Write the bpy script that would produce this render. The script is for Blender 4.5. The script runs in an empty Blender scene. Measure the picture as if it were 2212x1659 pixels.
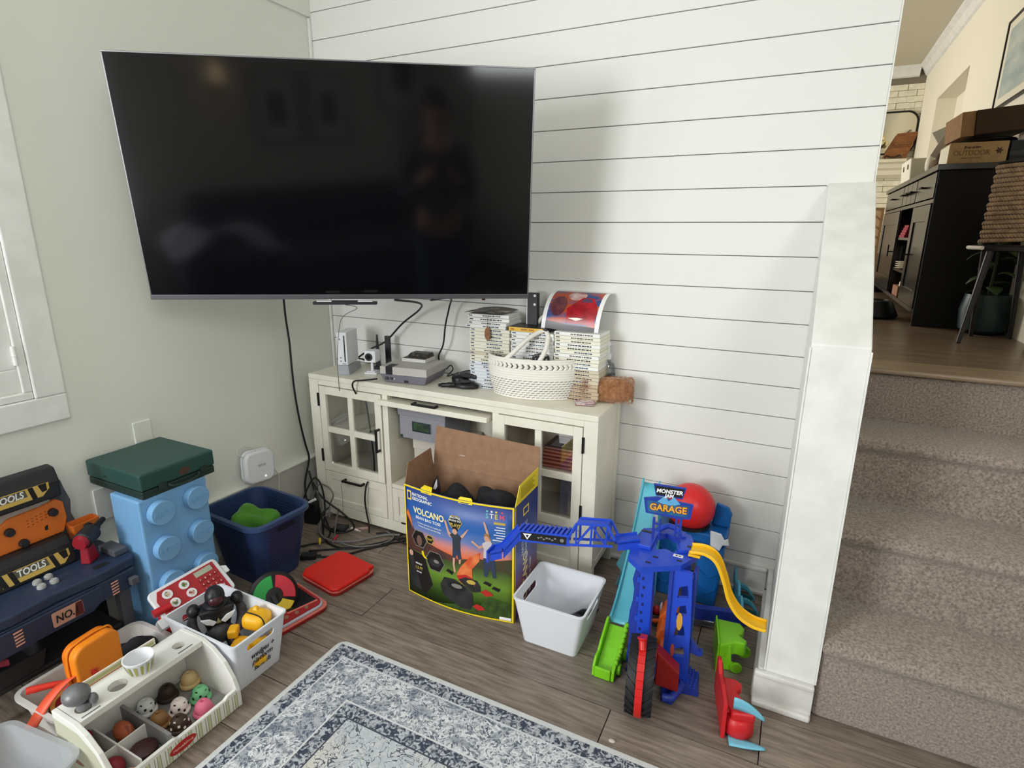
import bpy, bmesh, math, random
from mathutils import Vector, Matrix, Euler
RND = random.Random(11)
SC = bpy.context.scene
COL = SC.collection
PI = math.pi

# ---------------------------------------------------------------- camera, light, exposure
cam_d = bpy.data.cameras.new('camera')
cam = bpy.data.objects.new('camera', cam_d)
COL.objects.link(cam)
YAW, PITCH, ROLL = -0.4601, 0.2604, 0.0062
fw = Vector((math.sin(YAW) * math.cos(PITCH), math.cos(YAW) * math.cos(PITCH), -math.sin(PITCH)))
rt = Vector((math.cos(YAW), -math.sin(YAW), 0))
up = rt.cross(fw)
r2 = math.cos(ROLL) * rt + math.sin(ROLL) * up
u2 = -math.sin(ROLL) * rt + math.cos(ROLL) * up
cam.matrix_world = Matrix(((r2.x, u2.x, -fw.x, 1.9211), (r2.y, u2.y, -fw.y, -1.9887),
                           (r2.z, u2.z, -fw.z, 1.2374), (0, 0, 0, 1)))
cam_d.sensor_fit = 'HORIZONTAL'
cam_d.sensor_width = 36
cam_d.lens = 1235.014 / 2212 * 36
cam_d.clip_start = 0.02
SC.camera = cam

wd = bpy.data.worlds.new('world')
SC.world = wd
wd.use_nodes = True
wd.node_tree.nodes['Background'].inputs[0].default_value = (0.75, 0.85, 1.0, 1)
wd.node_tree.nodes['Background'].inputs[1].default_value = 0.1

def area(name, loc, target, sx, sy, power, col):
    l = bpy.data.lights.new(name, 'AREA')
    l.shape = 'RECTANGLE'
    l.size, l.size_y, l.energy, l.color = sx, sy, power, col
    o = bpy.data.objects.new(name, l)
    COL.objects.link(o)
    o.location = loc
    o.rotation_euler = (Vector(target) - Vector(loc)).to_track_quat('-Z', 'Y').to_euler()
    return o

# daylight through the room's rear glass doors, behind the photographer on the left
area('rear_daylight', (0.0, -4.05, 1.35), (0.9, 0.0, 1.05), 1.0, 1.35, 80, (0.95, 0.98, 1.0))
# daylight from the open side of the room behind the photographer on the right
area('side_daylight', (3.55, -2.9, 2.1), (0.0, -0.9, 1.1), 1.5, 0.7, 38, (0.96, 1.0, 1.0))
# added panel standing in for warm light bounced off the lower ceiling
area('ceiling_bounce', (1.3, -1.9, 2.38), (1.3, -1.9, 0), 1.2, 1.2, 7, (1.0, 0.97, 0.9))
# daylight of the casement window in the left wall
area('casement_daylight', (0.02, -1.75, 1.35), (1.9, -0.9, 0.7), 0.55, 1.0, 9, (0.8, 0.9, 1.0))
# window of the upper room, on its left
area('upper_window', (-0.6, 2.9, 1.85), (2.75, 3.9, 1.9), 1.8, 1.4, 88, (1.0, 0.97, 0.9))

vs = SC.view_settings
vs.view_transform = 'Standard'
vs.look = 'None'
vs.gamma = 1
vs.use_curve_mapping = False
vs.exposure = 0.0

# ---------------------------------------------------------------- materials
def lin(c):
    out = []
    for v in c[:3]:
        v = v / 255.0
        out.append(v / 12.92 if v <= 0.04045 else ((v + 0.055) / 1.055) ** 2.4)
    return (out[0], out[1], out[2], 1.0)

MATS = {}
def mat(name, rgb, rough=0.5, metal=0.0, spec=0.5, rgb2=None, vs=8.0, vstretch=(1, 1, 1), vcon=(0.35, 0.65),
        bump=0.0, bs=120.0, bstretch=(1, 1, 1), trans=0.0, ior=1.45, sheen=0.0, coat=0.0, rnd=0.0, emit=None, es=0, det=4):
    if name in MATS:
        return MATS[name]
    m = bpy.data.materials.new(name)
    m.use_nodes = True
    nt = m.node_tree
    P = nt.nodes['Principled BSDF']
    P.inputs['Base Color'].default_value = lin(rgb)
    P.inputs['Roughness'].default_value = rough
    P.inputs['Metallic'].default_value = metal
    P.inputs['Specular IOR Level'].default_value = spec
    P.inputs['IOR'].default_value = ior
    P.inputs['Transmission Weight'].default_value = trans
    P.inputs['Sheen Weight'].default_value = sheen
    P.inputs['Coat Weight'].default_value = coat
    if emit:
        P.inputs['Emission Color'].default_value = lin(emit)
        P.inputs['Emission Strength'].default_value = es
    tc = nt.nodes.new('ShaderNodeTexCoord')
    def noise(scale, stretch, det=4):
        mp = nt.nodes.new('ShaderNodeMapping')
        mp.inputs['Scale'].default_value = stretch
        nt.links.new(tc.outputs['Object'], mp.inputs['Vector'])
        n = nt.nodes.new('ShaderNodeTexNoise')
        n.inputs['Scale'].default_value = scale
        n.inputs['Detail'].default_value = det
        if rnd:
            oi = nt.nodes.new('ShaderNodeObjectInfo')
            ad = nt.nodes.new('ShaderNodeVectorMath')
            ad.operation = 'ADD'
            sc = nt.nodes.new('ShaderNodeVectorMath')
            sc.operation = 'SCALE'
            cb = nt.nodes.new('ShaderNodeCombineXYZ')
            for i in range(3):
                nt.links.new(oi.outputs['Random'], cb.inputs[i])
            nt.links.new(cb.outputs[0], sc.inputs[0])
            sc.inputs['Scale'].default_value = 57.0
            nt.links.new(mp.outputs[0], ad.inputs[0])
            nt.links.new(sc.outputs[0], ad.inputs[1])
            nt.links.new(ad.outputs[0], n.inputs['Vector'])
        else:
            nt.links.new(mp.outputs[0], n.inputs['Vector'])
        return n
    if rgb2:
        n = noise(vs, vstretch, det)
        r = nt.nodes.new('ShaderNodeValToRGB')
        r.color_ramp.elements[0].position, r.color_ramp.elements[1].position = vcon
        r.color_ramp.elements[0].color, r.color_ramp.elements[1].color = lin(rgb), lin(rgb2)
        nt.links.new(n.outputs['Fac'], r.inputs[0])
        out = r.outputs[0]
        if rnd:
            oi = nt.nodes.new('ShaderNodeObjectInfo')
            mr = nt.nodes.new('ShaderNodeMapRange')
            mr.inputs['To Min'].default_value, mr.inputs['To Max'].default_value = 1 - rnd, 1 + rnd
            nt.links.new(oi.outputs['Random'], mr.inputs['Value'])
            hs = nt.nodes.new('ShaderNodeHueSaturation')
            nt.links.new(mr.outputs[0], hs.inputs['Value'])
            nt.links.new(out, hs.inputs['Color'])
            out = hs.outputs[0]
        nt.links.new(out, P.inputs['Base Color'])
    if bump:
        n = noise(bs, bstretch, 3)
        b = nt.nodes.new('ShaderNodeBump')
        b.inputs['Strength'].default_value = bump
        b.inputs['Distance'].default_value = 0.003
        nt.links.new(n.outputs['Fac'], b.inputs['Height'])
        nt.links.new(b.outputs[0], P.inputs['Normal'])
    MATS[name] = m
    return m

def glass(name, rgb=(255, 255, 255), rough=0.0, ior=1.45, mixv=0.12):
    """thin pane: transparent with a sharp fresnel-like gloss"""
    if name in MATS:
        return MATS[name]
    m = bpy.data.materials.new(name)
    m.use_nodes = True
    nt = m.node_tree
    nt.nodes.clear()
    o = nt.nodes.new('ShaderNodeOutputMaterial')
    mx = nt.nodes.new('ShaderNodeMixShader')
    tr = nt.nodes.new('ShaderNodeBsdfTransparent')
    gl = nt.nodes.new('ShaderNodeBsdfGlossy')
    tr.inputs[0].default_value = lin(rgb)
    gl.inputs['Roughness'].default_value = rough
    lw = nt.nodes.new('ShaderNodeLayerWeight')
    lw.inputs[0].default_value = 0.25
    ml = nt.nodes.new('ShaderNodeMath')
    ml.operation = 'MULTIPLY_ADD'
    ml.inputs[1].default_value = 0.6
    ml.inputs[2].default_value = mixv
    nt.links.new(lw.outputs['Fresnel'], ml.inputs[0])
    nt.links.new(ml.outputs[0], mx.inputs[0])
    nt.links.new(tr.outputs[0], mx.inputs[1])
    nt.links.new(gl.outputs[0], mx.inputs[2])
    nt.links.new(mx.outputs[0], o.inputs[0])
    MATS[name] = m
    return m

def frost(name, rgb, clear):
    """cloudy clear plastic: part see-through, part scattering"""
    if name in MATS:
        return MATS[name]
    m = bpy.data.materials.new(name)
    m.use_nodes = True
    nt = m.node_tree
    P = nt.nodes['Principled BSDF']
    P.inputs['Base Color'].default_value = lin(rgb)
    P.inputs['Roughness'].default_value = 0.3
    mx = nt.nodes.new('ShaderNodeMixShader')
    tr = nt.nodes.new('ShaderNodeBsdfTransparent')
    mx.inputs[0].default_value = clear
    nt.links.new(P.outputs[0], mx.inputs[1])
    nt.links.new(tr.outputs[0], mx.inputs[2])
    nt.links.new(mx.outputs[0], nt.nodes['Material Output'].inputs[0])
    MATS[name] = m
    return m

# ---------------------------------------------------------------- geometry helpers
class B:
    def __init__(s):
        s.bm = bmesh.new()
    def box(s, x0, y0, z0, x1, y1, z1, M=None):
        v = [Vector((x, y, z)) for x in (x0, x1) for y in (y0, y1) for z in (z0, z1)]
        if M is not None:
            v = [M @ p for p in v]
        v = [s.bm.verts.new(p) for p in v]
        for f in ((0, 1, 3, 2), (4, 6, 7, 5), (0, 4, 5, 1), (2, 3, 7, 6), (0, 2, 6, 4), (1, 5, 7, 3)):
            s.bm.faces.new([v[i] for i in f])
        return s
    def cb(s, c, d, M=None):
        return s.box(c[0] - d[0] / 2, c[1] - d[1] / 2, c[2] - d[2] / 2, c[0] + d[0] / 2, c[1] + d[1] / 2, c[2] + d[2] / 2, M)
    def hexa(s, lo, hi):
        """8-corner solid from two quads (lists of 4 points)"""
        a = [s.bm.verts.new(p) for p in lo]
        b = [s.bm.verts.new(p) for p in hi]
        s.bm.faces.new(a[::-1])
        s.bm.faces.new(b)
        n = len(a)
        for i in range(n):
            j = (i + 1) % n
            s.bm.faces.new((a[i], a[j], b[j], b[i]))
        return s
    def cyl(s, p0, p1, r0, r1=None, n=16, cap=True):
        r1 = r0 if r1 is None else r1
        p0, p1 = Vector(p0), Vector(p1)
        q = (p1 - p0).to_track_quat('Z', 'Y')
        A, Bv = [], []
        for i in range(n):
            a = 2 * PI * i / n
            d = q @ Vector((math.cos(a), math.sin(a), 0))
            A.append(s.bm.verts.new(p0 + d * r0))
            Bv.append(s.bm.verts.new(p1 + d * r1))
        for i in range(n):
            j = (i + 1) % n
            s.bm.faces.new((A[i], A[j], Bv[j], Bv[i]))
        if cap:
            s.bm.faces.new(A[::-1])
            s.bm.faces.new(Bv)
        return s
    def tube(s, pts, r, n=8, smooth=True):
        P = [Vector(p) for p in pts]
        if smooth and len(P) > 2:
            P = spline(P, 5)
        rs = r if isinstance(r, (list, tuple)) else [r] * len(P)
        if len(rs) != len(P):
            rs = [rs[min(len(rs) - 1, int(i * len(rs) / len(P)))] for i in range(len(P))]
        rings = []
        up = Vector((0, 0, 1))
        for i, p in enumerate(P):
            t = (P[min(i + 1, len(P) - 1)] - P[max(i - 1, 0)])
            if t.length < 1e-9:
                t = Vector((0, 0, 1))
            t.normalize()
            a = up - t * up.dot(t)
            if a.length < 0.1:
                a = Vector((1, 0, 0)) - t * t.x
            a.normalize()
            b = t.cross(a)
            up = a
            rings.append([s.bm.verts.new(p + (a * math.cos(2 * PI * k / n) + b * math.sin(2 * PI * k / n)) * rs[i]) for k in range(n)])
        for i in range(len(rings) - 1):
            for k in range(n):
                j = (k + 1) % n
                s.bm.faces.new((rings[i][k], rings[i][j], rings[i + 1][j], rings[i + 1][k]))
        s.bm.faces.new(rings[0][::-1])
        s.bm.faces.new(rings[-1])
        return s
    def lathe(s, prof, c=(0, 0, 0), n=24, M=None, sx=1, sy=1):
        rings = []
        for r, z in prof:
            ring = []
            for i in range(n):
                a = 2 * PI * i / n
                p = Vector((c[0] + r * sx * math.cos(a), c[1] + r * sy * math.sin(a), c[2] + z))
                ring.append(s.bm.verts.new(M @ p if M is not None else p))
            rings.append(ring)
        for i in range(len(rings) - 1):
            for k in range(n):
                j = (k + 1) % n
                s.bm.faces.new((rings[i][k], rings[i][j], rings[i + 1][j], rings[i + 1][k]))
        s.bm.faces.new(rings[0][::-1])
        s.bm.faces.new(rings[-1])
        return s
    def ball(s, c, r, n=16, m=10, M=None):
        if not isinstance(r, (list, tuple)):
            r = (r, r, r)
        pr = [(math.sin(PI * i / m), -math.cos(PI * i / m)) for i in range(1, m)]
        X = Matrix.Translation(c) @ Matrix.Diagonal((r[0], r[1], r[2], 1))
        if M is not None:
            X = M @ X
        rings = [[s.bm.verts.new(X @ Vector((a * math.cos(2 * PI * k / n), a * math.sin(2 * PI * k / n), z))) for k in range(n)] for a, z in pr]
        b0 = s.bm.verts.new(X @ Vector((0, 0, -1)))
        b1 = s.bm.verts.new(X @ Vector((0, 0, 1)))
        for i in range(len(rings) - 1):
            for k in range(n):
                j = (k + 1) % n
                s.bm.faces.new((rings[i][k], rings[i][j], rings[i + 1][j], rings[i + 1][k]))
        for k in range(n):
            j = (k + 1) % n
            s.bm.faces.new((b0, rings[0][j], rings[0][k]))
            s.bm.faces.new((b1, rings[-1][k], rings[-1][j]))
        return s
    def prism(s, poly, ax, a, b, M=None):
        """poly of 2D points in the plane perpendicular to ax, from a to b"""
        def pt(u, v, w):
            p = Vector({'x': (w, u, v), 'y': (u, w, v), 'z': (u, v, w)}[ax])
            return M @ p if M is not None else p
        A = [s.bm.verts.new(pt(u, v, a)) for u, v in poly]
        Bv = [s.bm.verts.new(pt(u, v, b)) for u, v in poly]
        s.bm.faces.new(A[::-1])
        s.bm.faces.new(Bv)
        n = len(poly)
        for i in range(n):
            j = (i + 1) % n
            s.bm.faces.new((A[i], A[j], Bv[j], Bv[i]))
        return s
    def grid(s, fn, nu, nv):
        g = [[s.bm.verts.new(fn(i / nu, j / nv)) for j in range(nv + 1)] for i in range(nu + 1)]
        for i in range(nu):
            for j in range(nv):
                s.bm.faces.new((g[i][j], g[i + 1][j], g[i + 1][j + 1], g[i][j + 1]))
        return s
    def face(s, pts):
        s.bm.faces.new([s.bm.verts.new(p) for p in pts])
        return s

def spline(P, k):
    out = []
    n = len(P)
    for i in range(n - 1):
        p0, p1, p2, p3 = P[max(i - 1, 0)], P[i], P[i + 1], P[min(i + 2, n - 1)]
        for j in range(k):
            t = j / k
            out.append(0.5 * ((2 * p1) + (p2 - p0) * t + (2 * p0 - 5 * p1 + 4 * p2 - p3) * t * t + (3 * p1 - p0 - 3 * p2 + p3) * t ** 3))
    out.append(P[-1])
    return out

def part(name, b, m, parent=None, loc=None, rot=None, bev=0, seg=2, smooth=None, solid=0, sub=0, label=None, stuff=False):
    bm = b.bm if isinstance(b, B) else b
    bmesh.ops.recalc_face_normals(bm, faces=bm.faces[:])
    me = bpy.data.meshes.new(name)
    bm.to_mesh(me)
    bm.free()
    if smooth is not None:
        me.shade_smooth()
        me.set_sharp_from_angle(angle=math.radians(smooth))
    if m is not None:
        me.materials.append(m)
    o = bpy.data.objects.new(name, me)
    COL.objects.link(o)
    if parent is not None:
        o.parent = parent
    if loc is not None:
        o.location = loc
    if rot is not None:
        o.rotation_euler = rot
    if solid:
        md = o.modifiers.new('solid', 'SOLIDIFY')
        md.thickness = solid
        md.offset = 0
    if bev:
        md = o.modifiers.new('bevel', 'BEVEL')
        md.width = bev
        md.segments = seg
        md.limit_method = 'ANGLE'
        md.angle_limit = math.radians(40)
    if sub:
        md = o.modifiers.new('sub', 'SUBSURF')
        md.levels = md.render_levels = sub
    if label:
        o['label'] = label
    if stuff:
        o['kind'] = 'stuff'
    return o

def isl(name, b, m, parent=None, **k):
    """every loose piece of b becomes an object of its own"""
    bm = b.bm
    left, out = set(bm.verts), []
    while left:
        st_, grp = [left.pop()], set()
        while st_:
            v = st_.pop()
            grp.add(v)
            for e in v.link_edges:
                w = e.other_vert(v)
                if w in left:
                    left.discard(w)
                    st_.append(w)
        nb, mp = bmesh.new(), {}
        for v in grp:
            mp[v] = nb.verts.new(v.co)
        for f in {f for v in grp for f in v.link_faces}:
            nb.faces.new([mp[v] for v in f.verts])
        out.append(part(name, nb, m, parent, **k))
    bm.free()
    return out[0]

def tag(o, label, cat, group=None):
    o['label'] = label
    o['category'] = cat
    if group:
        o['group'] = group
    return o

def thing(name, label, cat, loc=(0, 0, 0), rz=0.0, group=None):
    o = bpy.data.objects.new(name, None)
    COL.objects.link(o)
    o.location = loc
    o.rotation_euler = (0, 0, rz)
    o.empty_display_size = 0.05
    return tag(o, label, cat, group)

def struct(name, b, m, **k):
    o = part(name, b, m, **k)
    o['kind'] = 'structure'
    return o

def dup(o, parent=None):
    c = o.copy()
    COL.objects.link(c)
    c.parent = parent
    for ch in list(o.children):
        dup(ch, c)
    return c

def copies(o, locs, parent=None):
    """more objects that share o's mesh, moved by offsets"""
    out = []
    for l in locs:
        c = o.copy()
        COL.objects.link(c)
        c.parent = parent if parent is not None else o.parent
        c.location = l
        out.append(c)
    return out

def frame(o, ex, ey):
    ex, ey = Vector(ex).normalized(), Vector(ey).normalized()
    ez = ex.cross(ey)
    return Matrix(((ex.x, ey.x, ez.x, o[0]), (ex.y, ey.y, ez.y, o[1]), (ex.z, ey.z, ez.z, o[2]), (0, 0, 0, 1)))

def txt(name, body, size, m, M, parent=None, ext=0.0004, shear=0.0, bold=0.0, fn=None, sx=1.0, al='CENTER'):
    cu = bpy.data.curves.new(name, 'FONT')
    cu.body = body
    cu.size = size
    cu.extrude = ext
    cu.shear = shear
    cu.offset = bold
    cu.align_x = al
    cu.align_y = 'CENTER'
    cu.resolution_u = 3
    t = bpy.data.objects.new('t', cu)
    me = bpy.data.meshes.new_from_object(t)
    bpy.data.objects.remove(t)
    bpy.data.curves.remove(cu)
    for v in me.vertices:
        p = Vector((v.co.x * sx, v.co.y, v.co.z))
        v.co = fn(M @ p) if fn else M @ p
    me.name = name
    me.materials.clear()
    me.materials.append(m)
    o = bpy.data.objects.new(name, me)
    COL.objects.link(o)
    if parent is not None:
        o.parent = parent
    return o

def decal(name, poly, m, M, parent=None, th=0.0006, fn=None, cut=0.0):
    """thin flat printed shape on the plane of M (x,y), optionally bent by fn"""
    bm = bmesh.new()
    f = bm.faces.new([bm.verts.new((p[0], p[1], th)) for p in poly])
    if cut:
        lo, hi = min(p[0] for p in poly), max(p[0] for p in poly)
        k = math.ceil(lo / cut)
        while k * cut < hi:
            bmesh.ops.bisect_plane(bm, geom=bm.verts[:] + bm.edges[:] + bm.faces[:], plane_co=(k * cut, 0, 0), plane_no=(1, 0, 0))
            k += 1
    for v in bm.verts:
        p = v.co.copy()
        v.co = fn(M @ p) if fn else M @ p
    return part(name, bm, m, parent)

def circ(x, y, r, n=16, ry=None, a0=0):
    ry = r if ry is None else ry
    return [(x + r * math.cos(a0 + 2 * PI * i / n), y + ry * math.sin(a0 + 2 * PI * i / n)) for i in range(n)]

def rrect(x0, y0, x1, y1, r, n=4):
    out = []
    for cx, cy, a in ((x1 - r, y1 - r, 0), (x0 + r, y1 - r, PI / 2), (x0 + r, y0 + r, PI), (x1 - r, y0 + r, 1.5 * PI)):
        for i in range(n + 1):
            out.append((cx + r * math.cos(a + PI / 2 * i / n), cy + r * math.sin(a + PI / 2 * i / n)))
    return out

def bin_shell(b, rim, base, z0, z1, th, r=0.02, n=4):
    """open tapered bin: rim/base are (x0,y0,x1,y1)"""
    def loop(q, z, d):
        return [b.bm.verts.new((x, y, z)) for x, y in rrect(q[0] + d, q[1] + d, q[2] - d, q[3] - d, max(r - d, 0.002), n)]
    L = [loop(base, z0, 0), loop(rim, z1, 0), loop(rim, z1, th), loop(base, z0 + th, th)]
    for a, c in zip(L, L[1:]):
        for i in range(len(a)):
            j = (i + 1) % len(a)
            b.bm.faces.new((a[i], a[j], c[j], c[i]))
    b.bm.faces.new(L[0][::-1])
    b.bm.faces.new(L[-1])
    return b

WHITE = mat('white_plastic', (232, 233, 236), 0.35)
BLACK = mat('black_plastic', (18, 18, 20), 0.4)
BLACKM = mat('black_metal', (22, 22, 24), 0.45, 0.3)
GREY = mat('grey_plastic', (120, 122, 126), 0.5)
DGREY = mat('dark_grey_plastic', (58, 60, 64), 0.5)
CHROME = mat('polished_metal', (200, 200, 205), 0.2, 1.0)
INK = mat('black_ink', (20, 20, 22), 0.7)
WINK = mat('white_ink', (240, 240, 240), 0.6)

# ---------------------------------------------------------------- room shell
PAINT = mat('wall_paint', (228, 230, 220), 0.75, spec=0.25, bump=0.05, bs=300)
SHIP = mat('shiplap_paint', (232, 231, 226), 0.55, spec=0.3, bump=0.03, bs=200)
TRIM = mat('trim_paint', (236, 236, 232), 0.4, rgb2=(226, 226, 221), vs=14, bump=0.06, bs=60)
GAP = mat('shiplap_gap_shade', (140, 138, 132), 0.9)  # backing slab greyed, the shadow between boards put into its colour
CEIL = mat('ceiling_paint', (228, 226, 218), 0.9, bump=0.15, bs=160)
WOOD = mat('vinyl_plank', (104, 92, 82), 0.4, spec=0.4, rgb2=(150, 136, 124), vs=7, vstretch=(1.5, 15, 1), vcon=(0.3, 0.72), bump=0.2, bs=11, bstretch=(2, 26, 1), rnd=0.12, det=9)
SUBF = mat('floor_gap', (44, 37, 32), 0.9)

fl = struct('floor', B().box(-1.4, -4.3, -0.08, 3.7, 0.12, -0.004), SUBF)
pm = part('plank', B().box(0.0014, 0.0014, -0.004, 1.2186, 0.1646, 0), WOOD, fl)
locs = []
for k in range(-14, 5):
    y = -0.741 + 0.166 * k
    off = {0: 0.75, -1: 1.605, 1: 0.18, 2: 0.55, -2: 0.95}.get(k, 0.61 * ((k * 7) % 5) / 2.0)
    x = off % 1.22 - 1.22
    while x < 2.8:
        if x > -1.3:
            locs.append((x, y, 0))
        x += 1.22
pm.location = locs[0]
copies(pm, locs[1:])

# back wall: slab with every shiplap board its own piece
wb = struct('wall_back', B().box(-0.1, 0.012, 0, 2.075, 0.11, 2.6).box(2.075, 0.0, 2.035, 3.7, 0.11, 2.6), GAP)
Z0 = 2.09173
for k in range(-5, 20):
    zt, zb = Z0 - (k - 1) * 0.1027 - 0.0012, Z0 - k * 0.1027 + 0.0012
    xr = 2.075 if zb > 1.26 else 1.97
    part('board', B().box(0.0, 0.0, zb, xr, 0.013, zt), SHIP, wb, bev=0.0012, seg=1)
part('board', B().box(0.0, 0.0, 0.02, 1.97, 0.013, 0.1404 - 0.0012), SHIP, wb)
part('wall_end', B().box(2.0752, 0.001, 1.25, 2.079, 0.111, 2.6), TRIM, wb)
part('header_face', B().box(2.0795, -0.004, 2.035, 3.7, 0.0, 2.6), PAINT, wb)
part('patch_board', B().box(1.958, -0.003, 1.372, 2.074, 0.0, 1.402), SHIP, wb)

wl = struct('wall_left', B().box(-0.12, -2.75, 0.0, 0.0, 0.11, 2.6).box(0, -2.75, 2.074, 0.012, 0, 2.6), PAINT)
part('ledge', B().box(0, -2.75, 0.0, 0.024, -0.001, 0.232), mat('ledge_paint', (186, 184, 176), 0.7, bump=0.05), wl)
part('ledge_cap', B().box(0, -2.75, 0.2325, 0.03, -0.001, 0.242), PAINT, wl, bev=0.003)
struct('trim_1', B().box(0.0005, -0.012, 0.245, 0.012, -0.0005, 2.07), TRIM, bev=0.002)

# casement window in the left wall, only its near corner in view
w1 = struct('window_1', B().box(-0.02, -2.1, 0.69, 0.014, -1.115, 0.768).box(-0.02, -1.193, 0.768, 0.014, -1.115, 1.97)
            .box(-0.02, -2.1, 1.97, 0.014, -1.115, 2.05).box(-0.02, -2.1, 0.768, 0.014, -2.02, 1.97), TRIM, bev=0.004)
part('window_frame', B().box(-0.02, -2.02, 0.769, 0.008, -1.1935, 0.79).box(-0.02, -1.216, 0.79, 0.008, -1.1935, 1.969), TRIM, w1, bev=0.003)
part('sash', B().box(-0.02, -2.02, 0.793, 0.002, -1.218, 0.86).box(-0.02, -1.285, 0.86, 0.002, -1.218, 1.969), TRIM, w1, bev=0.003)
part('pane', B().box(-0.012, -2.02, 0.86, -0.006, -1.285, 1.969), mat('frosted_pane', (228, 230, 232), 0.35, spec=0.6), w1)
hg = part('hinge', B().cyl((0.007, -1.2175, 0.872), (0.007, -1.2175, 0.925), 0.006, n=10).cyl((0.0075, -1.2175, 0.898), (0.0075, -1.2175, 0.9), 0.0075, n=10), TRIM, w1)

# rest of the shell, out of frame or only glimpsed in reflections
struct('wall_rear', B().box(-1.4, -4.3, 0, 3.7, -4.2, 2.6), mat('rear_paint', (190, 186, 180), 0.8))
struct('wall_rear_left', B().box(-1.5, -4.3, 0, -1.4, -2.63, 2.6).box(-1.5, -2.75, 0, -0.12, -2.63, 2.6), PAINT)
struct('wall_right', B().box(3.7, -4.3, 0, 3.8, 0.1, 2.6), PAINT)
struct('ceiling', B().box(-1.5, -4.3, 2.48, 3.8, 0.0, 2.58), CEIL)

# stub wall beside the stairs, sloped top
ws = struct('wall_stub', B().prism([(0.0, 0.0), (-0.53, 0.0), (-0.53, 0.994), (0.0, 1.382)], 'x', 1.962, 2.082), TRIM, bev=0.003)
part('corner_bead', B().box(1.9595, -0.5325, 0.105, 1.9635, -0.528, 0.985).box(2.0805, -0.5325, 0.105, 2.0845, -0.528, 0.985), TRIM, ws)
BASE = mat('baseboard_paint', (226, 226, 224), 0.4, rgb2=(205, 200, 194), vs=11, bump=0.05)
def baseboard(name, x0, y0, x1, y1, nx, ny):
    d = 0.012
    bx = lambda t, za, zb: B().box(min(x0, x1) + (nx * t if nx < 0 else 0), min(y0, y1) + (ny * t if ny < 0 else 0), za,
                                    max(x0, x1) + (nx * t if nx > 0 else 0), max(y0, y1) + (ny * t if ny > 0 else 0), zb)
    o = struct(name, bx(0.012, 0.0, 0.088), BASE, bev=0.002)
    part('cap_moulding', bx(0.017, 0.0885, 0.104), BASE, o, bev=0.005, seg=3)
    part('shoe_moulding', bx(0.026, 0.0, 0.019), BASE, o, bev=0.007, seg=3)
    return o
baseboard('baseboard_back', 1.38, 0.0, 1.94, -0.001, 0, -1)
baseboard('baseboard_stub', 1.962, 0.0, 1.9615, -0.53, -1, 0)
baseboard('baseboard_end', 1.938, -0.53, 2.082, -0.531, 0, -1)

# carpeted stairs up to the landing
CARPET = mat('stair_carpet', (122, 109, 99), 0.95, spec=0.1, rgb2=(182, 168, 158), vs=170, vcon=(0.3, 0.7), bump=1.0, bs=420, sheen=0.3)
st = struct('stairs', B().box(2.1, -0.2, 0, 2.74, 0.13, 0.16), SUBF)
ys = [-0.53, -0.315, -0.08, 0.135]
zs = [0.238, 0.45, 0.648, 0.8]
for i in range(4):
    zb = 0.0 if i == 0 else zs[i - 1] - 0.02
    if i < 3:
        pr = [(ys[i] + 0.012, zb), (ys[i] + 0.012, zs[i] - 0.045), (ys[i] - 0.006, zs[i] - 0.03), (ys[i] - 0.006, zs[i] - 0.012), (ys[i] + 0.012, zs[i]), (ys[i + 1] + 0.05, zs[i]), (ys[i + 1] + 0.05, zb)]
    else:
        pr = [(ys[i] + 0.012, zb), (ys[i] + 0.012, 0.806), (ys[i] + 0.06, 0.806), (ys[i] + 0.06, zb)]
    part('carpet_step', B().prism(pr, 'x', 2.0845, 2.749), CARPET, st, bev=0.012, seg=3, smooth=40)
LWOOD = mat('landing_plank', (92, 78, 64), 0.3, rgb2=(128, 110, 92), vs=5, vstretch=(1.2, 18, 1), vcon=(0.3, 0.7), bump=0.06, bs=9, bstretch=(1, 20, 1), rnd=0.16)
fu = struct('floor_upper', B().box(-1.0, 0.195, 0.70, 2.749, 5.0, 0.814), SUBF)
part('stair_nosing', B().box(2.084, 0.122, 0.806, 2.749, 0.285, 0.822), mat('nosing_wood', (150, 130, 108), 0.35, rgb2=(132, 114, 94), vs=4, vstretch=(1, 14, 1)), fu, bev=0.006, seg=3)
for i in range(19):
    y = 0.287 + i * 0.15
    part('plank', B().box(-0.2 if y > 0.4 else 2.0845, y, 0.8145, 2.748, y + 0.149, 0.819), LWOOD, fu)

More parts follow.
